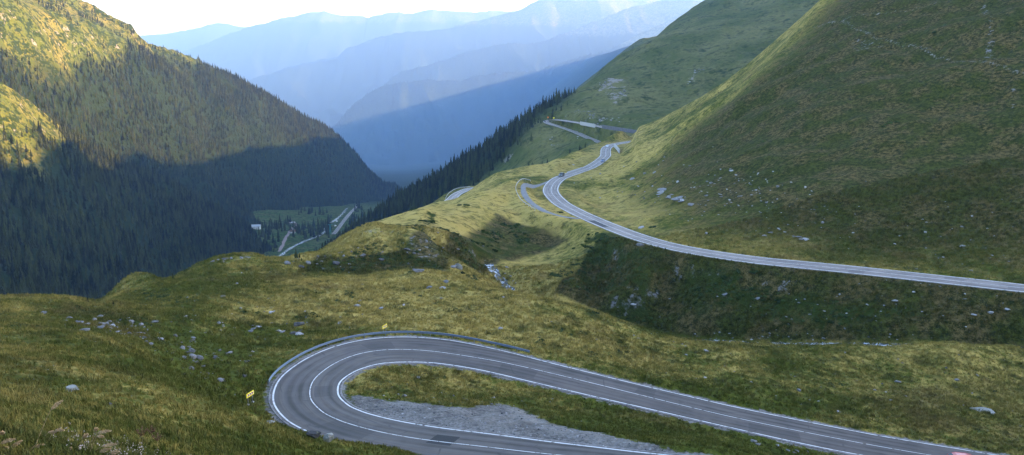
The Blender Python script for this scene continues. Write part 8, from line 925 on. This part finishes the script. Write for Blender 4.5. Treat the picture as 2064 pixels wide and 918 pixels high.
# what the near ground hides from the camera's side
occ_a = S1.a; occ_t = (S1.Z / S1.Y)[: np.searchsorted(S1.b, math.log(900))].max(0)
def seen(x, y, ztop): return ztop / y > np.interp(x / y, occ_a, occ_t) - .004
def forest_points(sh, mask, spacing, x0, x1, y0, y1, seed, clump=45, gap=.55):
    r = np.random.default_rng(seed); gx, gy = np.meshgrid(np.arange(x0, x1, spacing), np.arange(y0, y1, spacing)); n = gx.size
    x = gx.ravel() + r.uniform(-.5, .5, n) * spacing; y = gy.ravel() + r.uniform(-.5, .5, n) * spacing
    a = x / y; ok = (a > sh.a[0]) & (a < sh.a[-1]) & (y > math.exp(sh.b[0])) & (y < math.exp(sh.b[-1])) & (np.abs(a) < .74); x, y = x[ok], y[ok]
    m = sh.sample(x, y, mask); nz = fbm(x, y, clump, 3, seed, .6) * .5 + .5
    ok = r.random(len(x)) < np.clip(m * 1.05 - gap * (nz < .40), 0, 1) * 1.0
    x, y = x[ok], y[ok]; return x, y, sh.sample(x, y)
treeP = []
f0 = np.clip(for0 * .97 + .3 * (fbm(S0.X, S0.Y, 45, 3, 3) > .15), 0, 1); f0a = np.clip(for0a * .97 + .34 * (fbm(S0a.X, S0a.Y, 60, 3, 4) > .12), 0, 1)
for sh, mask, sp, x0, x1, y0, y1, sd, hh in ((S0, f0, 5.0, -1100, -250, 560, 1750, 1, (10, 19)), (S0a, f0a, 5.1, -1500, -250, 1100, 3300, 2, (9, 16)), (S2, forest2, 4.7, -420, 120, 640, 1500, 3, (7, 15))):
    x, y, z = forest_points(sh, mask, sp, x0, x1, y0, y1, sd)
    hh_ = np.random.default_rng(sd).uniform(hh[0], hh[1], len(x)) * (.6 + .65 * np.random.default_rng(sd + 50).random(len(x)) ** 1.5) * (.55 + .45 * np.clip(sh.sample(x, y, mask), 0, 1))
    k = seen(x, y, z + hh_); x, y, z, hh_ = x[k], y[k], z[k], hh_[k]
    treeP.append([x, y, z, hh_])
# the largest in view stand as trees of their own
LBL = [('dark spruce at the front edge of the forest on the left mountain', 'front spruces of the left forest', 62), None, ('dark spruce at the upper edge of the wooded spur beyond the lower bend', 'front spruces of the wooded spur', 48)]
for i, L in enumerate(LBL):
    if L is None: continue
    x, y, z, hh_ = treeP[i]; px = np.abs(x / y); size = hh_ / y * (px < .6)
    top = (z + hh_ * .35) / y; vis = top > np.interp(x / y, occ_a, occ_t)
    order = np.argsort(-size * vis)[: L[2]]
    for k in order: spruce(x[k], y[k], z[k] - .3, hh_[k], L[0], L[1])
    keep = np.ones(len(x), bool); keep[order] = False
    treeP[i] = [x[keep], y[keep], z[keep], hh_[keep]]

def scatter_object(name, P, protos, kind_idx, scale, rot, tilt=None, kind='stuff', label=None, extra=None):
    """one object whose points carry instances of the given meshes' objects"""
    me = bpy.data.meshes.new(name); n = len(P); me.vertices.add(n); me.vertices.foreach_set('co', np.ascontiguousarray(P, np.float32).ravel())
    for nm, arr in (('sc', scale), ('rz', rot), ('kd', kind_idx), ('rx', np.zeros(n) if tilt is None else tilt), *(extra or {}).items()):
        a = me.attributes.new(nm, 'FLOAT', 'POINT'); a.data.foreach_set('value', np.ascontiguousarray(arr, np.float32))
    o = obj(name, me); o['kind'] = kind
    if label: o['label'] = label
    ng = bpy.data.node_groups.new(name, 'GeometryNodeTree'); ng.interface.new_socket('Geometry', in_out='INPUT', socket_type='NodeSocketGeometry'); ng.interface.new_socket('Geometry', in_out='OUTPUT', socket_type='NodeSocketGeometry')
    N = ng.nodes; Lk = ng.links; gi = N.new('NodeGroupInput'); go = N.new('NodeGroupOutput'); jn = N.new('GeometryNodeJoinGeometry')
    def named(nm):
        q = N.new('GeometryNodeInputNamedAttribute'); q.data_type = 'FLOAT'; q.inputs['Name'].default_value = nm; return q.outputs['Attribute']
    cx = N.new('ShaderNodeCombineXYZ'); Lk.new(named('rx'), cx.inputs[0]); Lk.new(named('rz'), cx.inputs[2]); er = N.new('FunctionNodeEulerToRotation'); Lk.new(cx.outputs[0], er.inputs[0]); sc = named('sc'); kd = named('kd')
    for k, p in enumerate(protos):
        cmp_ = N.new('FunctionNodeCompare'); cmp_.data_type = 'FLOAT'; cmp_.operation = 'EQUAL'; Lk.new(kd, cmp_.inputs[0]); cmp_.inputs[1].default_value = k; cmp_.inputs['Epsilon'].default_value = .1
        oi = N.new('GeometryNodeObjectInfo'); oi.transform_space = 'ORIGINAL'; oi.inputs['Object'].default_value = p; oi.inputs['As Instance'].default_value = True
        ip = N.new('GeometryNodeInstanceOnPoints'); Lk.new(gi.outputs[0], ip.inputs['Points']); Lk.new(cmp_.outputs[0], ip.inputs['Selection']); Lk.new(oi.outputs['Geometry'], ip.inputs['Instance']); Lk.new(er.outputs[0], ip.inputs['Rotation']); Lk.new(sc, ip.inputs['Scale'])
        Lk.new(ip.outputs[0], jn.inputs[0])
    Lk.new(jn.outputs[0], go.inputs[0])
    md = o.modifiers.new('scatter', 'NODES'); md.node_group = ng
    return o
proto_by_mesh = {}
for o in COL.objects:
    if o.type == 'MESH' and o.name.startswith('spruce_tree') and o.data in CROWNS: proto_by_mesh.setdefault(o.data.name, o)
PROTO = [proto_by_mesh[m.name] for m in CROWNS if m.name in proto_by_mesh]
def forest(P, label, seed):
    x, y, z, h = P; r = np.random.default_rng(seed); n = len(x); print('forest', label, n)
    scatter_object('forest', np.stack([x, y, z - .3], -1), PROTO, r.integers(0, len(PROTO), n), h, r.uniform(0, 6.28, n), label=label)
forest(treeP[0], 'spruce forest on the near spur of the left mountain', 11)
forest(treeP[1], 'spruce forest on the far flank of the left mountain', 12)
forest(treeP[2], 'spruce forest on the slope below the distant hairpin', 13)
def ridge_forest(R, n, crest_n, hh, label, seed):
    X, Y, Z, fr = R; r = np.random.default_rng(seed); nr_, nc = Z.shape
    crow = int(np.argmin(np.abs((Y - Y[-1, 0])[:, 0] + (Y[-1, 0] - Y[:, 0].max()) - 0)) ) if False else None
    ci = np.argmax(Z[:, nc // 2])
    i = np.r_[r.uniform(0, ci + 1, n), np.clip(ci - np.abs(r.normal(size=crest_n)) * 5, 0, nr_ - 2)]; j = r.uniform(0, nc - 1.01, len(i)); i = np.clip(i, 0, nr_ - 1.01)
    a, b = i.astype(int), j.astype(int); u, v = i - a, j - b
    g = lambda G: G[a, b] * (1 - u) * (1 - v) + G[a + 1, b] * u * (1 - v) + G[a, b + 1] * (1 - u) * v + G[a + 1, b + 1] * u * v
    x, y, z, f = g(X), g(Y), g(Z), g(fr); h = r.uniform(hh[0], hh[1], len(x)); ok = (f > .4) & seen(x, y, z + h) & (np.abs(x / y) < .4)
    forest([x[ok], y[ok], z[ok], h[ok]], label, seed)
ridge_forest(RA, 7000, 3000, (22, 40), 'hazy blue forest on the nearest ridge across the valley', 21)
ridge_forest(RB, 1500, 2500, (24, 42), 'hazy forest along the second ridge across the valley', 22)

# ------------------------------------------------------------------ grass tufts and low shrubs on the near ground
def tuft_mesh(seed, n, h, spread, w):
    r = np.random.default_rng(seed); V = []; F = []
    for k in range(n):
        a = r.uniform(0, 6.28); p = np.array([math.cos(a), math.sin(a)]) * spread * math.sqrt(r.random()); lean = r.normal(size=2) * .35; hh = h * r.uniform(.6, 1.15); s = np.array([-math.sin(a + r.uniform(-1, 1)), math.cos(a)]) * w
        b = len(V); m = p + lean * hh * .35; t = p + lean * hh * 1.0
        V += [(*(p - s), -.04), (*(p + s), -.04), (*(m + s * .8), hh * .6), (*(m - s * .8), hh * .6), (*t, hh)]; F += [(b, b + 1, b + 2), (b, b + 2, b + 3), (b + 3, b + 2, b + 4)]
    return np.array(V), np.array(F)
M_TUFT = mat_tuft()
TUFTS = [mesh_np('grass_tuft', *tuft_mesh(500 + k, 13, .26, .20, .022), [M_TUFT], False) for k in range(3)]
def shrub_mesh(seed, n=150):
    r = np.random.default_rng(seed); V = []; F = []
    for k in range(n):
        d = r.normal(size=3); d[2] = abs(d[2]) * .8; d /= np.linalg.norm(d); c = d * np.array([.5, .5, .30]) * r.uniform(.7, 1.05); u = r.normal(size=3); u /= np.linalg.norm(u); w = np.cross(u, d); w /= np.linalg.norm(w) + 1e-9; s = r.uniform(.07, .13); b = len(V)
        V += [tuple(c - u * s), tuple(c + w * s * .8), tuple(c + u * s), tuple(c - w * s * .8)]; F.append((b, b + 1, b + 2, b + 3))
    return np.array(V), np.array(F)
M_SHRUB = mat_leaf('juniper_leaves', (.014, .030, .008), (.050, .075, .020), .3)
SHRUBS = [mesh_np('dwarf_shrub', *shrub_mesh(520 + k), [M_SHRUB], False) for k in range(3)]
def proto_objects(meshes, name, pts, sc, kind='stuff'):
    out = []
    for m, p in zip(meshes, pts):
        o = obj(name, m); o.location = (p[0], p[1], float(S1.sample(*p))); o.scale = (sc,) * 3; o['kind'] = kind; out.append(o)
    return out
TP = proto_objects(TUFTS, 'grass', [(-6, 30), (-9, 40), (8, 85)], 1.0); SP_ = proto_objects(SHRUBS, 'dwarf_shrub', [(-22, 190), (-40, 120), (-30, 185)], 1.2)
r = np.random.default_rng(17)
def ground_points(n, y0, y1, seed, power=1.0):
    r = np.random.default_rng(seed); y = np.exp(r.uniform(math.log(y0), math.log(y1), n)) if power == 0 else (y0 ** power + r.random(n) * (y1 ** power - y0 ** power)) ** (1 / power)
    x = r.uniform(-.82, .82, n) * y; return x, y
def place(x, y, dmin_near, dmin_far):
    d1 = S1.sample(x, y, d_near); d2 = S1.sample(x, y, d_far); d3 = S1.sample(x, y, d_layby); gr = S1.sample(x, y, gravel); ro = S1.sample(x, y, rock1); d4 = S1.sample(x, y, d_low)
    return (d1 > dmin_near) & (d2 > dmin_far) & (d3 > 4.0) & (gr < .45) & (ro < .45) & (d4 > 3)
x, y = ground_points(TUFT_N, 12, 230, 31, 1.1); ok = place(x, y, .35, .8); x, y = x[ok], y[ok]; z = S1.sample(x, y)
xn, yn = ground_points(26000, 5.5, 14, 37, 1.6); xn *= 1.15; x = np.r_[x, xn]; y = np.r_[y, yn]; z = S1.sample(x, y)
occ2 = z / y > -.75; x, y, z = x[occ2], y[occ2], z[occ2]
s = (.55 + .9 * r.random(len(x))) * (.75 + .45 * (fbm(x, y, 5, 3, 77) + .3)) * np.interp(y, [6, 12, 60, 120, 230], [.45, .62, .95, 1.25, 1.8])
near_edge = np.clip(1 - (S1.sample(x, y, d_near) - .3) / 1.2, 0, 1); s *= 1 - .45 * near_edge
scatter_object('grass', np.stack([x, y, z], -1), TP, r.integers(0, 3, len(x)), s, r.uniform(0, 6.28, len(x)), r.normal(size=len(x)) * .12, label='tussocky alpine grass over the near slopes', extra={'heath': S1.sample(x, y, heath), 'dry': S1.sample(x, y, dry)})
x, y = ground_points(60000, 60, 340, 33, 1.3); sv = S1.sample(x, y, shrub) + fbm(x, y, 9, 4, 91, .6) * .95; ok = place(x, y, 1.8, 2.0) & ((sv > .62) | ((fbm(x, y, 16, 4, 92, .6) > .46) & (S1.sample(x, y, d_near) > 3) & (x / y < .04))); x, y = x[ok], y[ok]; z = S1.sample(x, y)
s = r.uniform(.5, 1.25, len(x)); s *= np.interp(y, [60, 150, 300], [.7, 1.0, 1.6]); print('shrubs', len(x))
scatter_object('dwarf_shrub', np.stack([x, y, z - .1], -1), SP_, r.integers(0, 3, len(x)), s, r.uniform(0, 6.28, len(x)), label='low dark juniper and bilberry scrub in patches')
# small stones too many to count
PP = [o for o in COL.objects if o.type == 'MESH' and o.data in PALES[:4] + ROCKS[:2]]; seen_me = {}
for o in PP: seen_me.setdefault(o.data.name, o)
PP = list(seen_me.values()); pb = np.array(PEBBLES); r2 = np.random.default_rng(19)
scatter_object('stone_litter', np.c_[pb[:, 0], pb[:, 1], S1.sample(pb[:, 0], pb[:, 1]) + .05 * pb[:, 2]], PP, r2.integers(0, len(PP), len(pb)), pb[:, 2] * 1.1, r2.uniform(0, 6.28, len(pb)), label='small grey stones littered over the slopes')
gs = np.array(GRAVEL_STONES); scatter_object('gravel_stones', np.c_[gs[:, 0], gs[:, 1], S1.sample(gs[:, 0], gs[:, 1]) + .1 * gs[:, 2]], PP, r2.integers(0, len(PP), len(gs)), gs[:, 2], r2.uniform(0, 6.28, len(gs)), label='loose stones on the gravel patch inside the hairpin')
# talus on the distant spur
xs, ys = np.random.default_rng(20).uniform(S2.a[0], S2.a[-1], 60000), np.exp(np.random.default_rng(21).uniform(math.log(620), math.log(1250), 60000)); xs = xs * ys
rr = S2.sample(xs, ys, rock2); ok = (rr > .3) & (fbm(xs, ys, 40, 3, 22, .6) * .5 + rr > .55) & (S2.sample(xs, ys, d_pass) > 2.5); xs, ys = xs[ok], ys[ok]; print('talus', len(xs))
ss = .5 + 2.6 * r2.random(len(xs)) ** 3
scatter_object('talus', np.c_[xs, ys, S2.sample(xs, ys) + .1 * ss], PP, r2.integers(0, len(PP), len(xs)), ss, r2.uniform(0, 6.28, len(xs)), label='pale talus blocks on the slope around the distant hairpin')

# ------------------------------------------------------------------ dry stalks and flowers at the camera's feet
M_STALK = mat_simple('dry_stalk', (.30, .22, .10), .8, .2, 0, .2, 30.0); M_SEED = mat_simple('dry_seed_head', (.62, .43, .24), .85, .2, 0, .25, 40.0); M_DOCK = mat_simple('rusty_seed_cluster', (.13, .06, .035), .9, .2, 0, .3, 40.0); M_PETAL = mat_simple('pale_petals', (.42, .33, .27), .8, .2, 0, .2, 30.0)
def stalk(tip, neck, label, group, k):
    tip = Vector(tip); neck = Vector(neck); d = (tip - neck); L = d.length
    gx, gy_ = neck.x - d.x * 1.2 - .1, neck.y + random.uniform(-.1, .1); base = Vector((gx, gy_, float(S1.sample(gx, gy_)) - .05))
    root = empty('grass_stalk', tuple(base)); tag(root, label, 'grass stalk', group)
    b = MB(); pts = []
    for i in range(9):
        t = i / 8; m = base.lerp(neck, t); m = base.lerp(neck - d * .6, t) * (1 - t) + neck * t if t > 0 else base
        pts.append(m - base)
    for p, q in zip(pts[:-1], pts[1:]): b.bar(p, q, .0045, .0038, 5)
    obj('stem', b.mesh('stem', M_STALK, True), root)
    q = np.random.default_rng(900 + k); V = []; F = []; n = 150; dn = d.normalized(); u = dn.orthogonal().normalized(); w = dn.cross(u)
    for i in range(n):
        t = q.random(); rad = .022 * math.sin(math.pi * min(1, t * .95 + .05)) ** .7 * (1.2 - .6 * t); a = q.uniform(0, 6.28); c = neck - base + d * t * (1 + .0) + (u * math.cos(a) + w * math.sin(a)) * rad * q.uniform(.4, 1.1) + Vector((0, 0, -.02 * t * t))
        e = (dn + (u * math.cos(a) + w * math.sin(a)) * .5).normalized() * .018; f = e.cross(dn).normalized() * .0055 if e.cross(dn).length > 1e-6 else w * .0055
        bb = len(V); V += [tuple(c - e * .5), tuple(c + f), tuple(c + e), tuple(c - f)]; F.append((bb, bb + 1, bb + 2, bb + 3))
    obj('seed_head', mesh_np('seed_head', np.array(V), np.array(F), [M_SEED], False), root)
for k, (tip, neck) in enumerate(HEADS):
    stalk(tip, neck, 'tallest dry grass stalk with a single feathery head, near the bottom left corner' if k == 0 else 'dry tan grass seed head in the clump at the bottom left corner', None if k == 0 else 'dry seed heads at the bottom left', k)
def dock(x, y, h, label):
    z = float(S1.sample(x, y)); root = empty('dock_plant', (x, y, z)); tag(root, label, 'plant')
    b = MB(); b.bar((0, 0, -.05), (.03, .02, h), .006, .004, 6); b.bar((.015, .01, h * .6), (.12, 0, h * .9), .004, .003, 5); b.bar((.015, .01, h * .55), (-.1, .03, h * .85), .004, .003, 5); obj('stem', b.mesh('stem', M_STALK, True), root)
    q = np.random.default_rng(int(x * 100) % 1000 + 5); V = []; F = []
    for i in range(160):
        t = q.random(); br = q.integers(0, 3); c = [np.array([.03, .02, h]) * (.65 + .35 * t), np.array([.015, .01, h * .6]) * (1 - t) + np.array([.12, 0, h * .9]) * t, np.array([.015, .01, h * .55]) * (1 - t) + np.array([-.1, .03, h * .85]) * t][br] + q.normal(size=3) * .016
        u = q.normal(size=3) * .009; w = q.normal(size=3) * .009; bb = len(V); V += [c - u, c + w, c + u, c - w]; F.append((bb, bb + 1, bb + 2, bb + 3))
    obj('seed_cluster', mesh_np('seed_cluster', np.array(V), np.array(F), [M_DOCK], False), root)
for (x, y, h), lab in zip(DOCKS, ('rusty dock plant with dark red seed clusters near the flat bluish stone', 'second rusty dock plant, right of the flat bluish stone', 'low rusty dock plant at the bottom edge between the other two')): dock(x, y, h, lab)
q = np.random.default_rng(41); V = []; F = []
for i in range(120):
    y = q.uniform(8.3, 15); x = -.60 * y + y * abs(q.normal()) * .09 + q.uniform(0, .10) * y; z = float(S1.sample(x, y)) + q.uniform(.12, .32)
    for j in range(5):
        c = np.array([x, y, z]) + q.normal(size=3) * [.025, .025, .012]; u = q.normal(size=3); u = u / np.linalg.norm(u) * .011; w = q.normal(size=3); w = w / np.linalg.norm(w) * .011; bb = len(V); V += [c - u, c + w, c + u, c - w]; F.append((bb, bb + 1, bb + 2, bb + 3))
fl = obj('wildflower', mesh_np('wildflower', np.array(V), np.array(F), [M_PETAL], False)); fl['kind'] = 'stuff'; fl['label'] = 'tiny pale wildflowers in the grass at the bottom left'

# ------------------------------------------------------------------ light, air, camera
az, el = math.radians(SUN_AZ), math.radians(SUN_EL)
to_sun = Vector((math.sin(az) * math.cos(el), math.cos(az) * math.cos(el), math.sin(el)))
sun = bpy.data.lights.new('sun', 'SUN'); sun.energy = SUN_E; sun.angle = math.radians(.55); sun.color = SUN_COL
so_ = bpy.data.objects.new('sun', sun); so_.rotation_euler = to_sun.to_track_quat('Z', 'Y').to_euler(); so_.location = (600, 200, 800); link(so_)
w = bpy.data.worlds.new('World'); SC.world = w; w.use_nodes = True; nt = w.node_tree
bg = nt.nodes['Background']; sky = nt.nodes.new('ShaderNodeTexSky'); sky.sky_type = 'NISHITA'; sky.sun_disc = False; sky.sun_elevation = el; sky.sun_rotation = SKY_ROT(az); sky.altitude = 1500; sky.air_density = AIR; sky.dust_density = DUST; sky.ozone_density = OZONE
nt.links.new(sky.outputs[0], bg.inputs['Color']); bg.inputs['Strength'].default_value = SKY_E
zs = [np.array(o.bound_box)[:, 2] for o in COL.objects if o.type == 'MESH' and o.get('kind') == 'structure']
HAZE_LOW = float(min(q.min() for q in zs)) - 1.0; HAZE_TOP = float(max(q.max() for q in zs)) + 2.0; print('haze from', HAZE_LOW, 'to', HAZE_TOP)
if HAZE > 0:
    b = MB(); x0, x1, y0, y1, z0, z1 = -17000, 9000, -900, 37500, HAZE_LOW, HAZE_TOP
    b.box(((x0 + x1) / 2, (y0 + y1) / 2, (z0 + z1) / 2), (x1 - x0, y1 - y0, z1 - z0))
    g = NT('haze_air'); pv = g.n('VolumePrincipled'); pv.inputs['Color'].default_value = (*HAZE_COL, 1); pv.inputs['Density'].default_value = HAZE; pv.inputs['Anisotropy'].default_value = HAZE_G; pv.inputs['Absorption Color'].default_value = (HAZE_ABS, HAZE_ABS, HAZE_ABS, 1)
    g.t.links.new(pv.outputs[0], g.out.inputs['Volume'])
    hz = obj('haze', b.mesh('haze', g.m)); hz['kind'] = 'stuff'; hz['label'] = 'blue mountain haze filling the valley'
cam = bpy.data.cameras.new('camera'); cam.sensor_width = 36; cam.lens = 1700 / 2064 * 36; cam.clip_start = .3; cam.clip_end = 90000
co = bpy.data.objects.new('camera', cam); co.location = (0, 0, 0); co.rotation_euler = (math.pi / 2 - math.atan(359 / 1700), 0, 0); link(co); SC.camera = co
SC.view_settings.view_transform = 'Standard'; SC.view_settings.look = 'None'; SC.view_settings.exposure = EXPO; SC.view_settings.gamma = 1
SC.cycles.use_denoising = True
SC.cycles.max_bounces = 6; SC.cycles.diffuse_bounces = 2; SC.cycles.volume_bounces = VOLB; SC.cycles.transparent_max_bounces = 8
SC.cycles.use_adaptive_sampling = False
SC.cycles.sample_clamp_indirect = 8
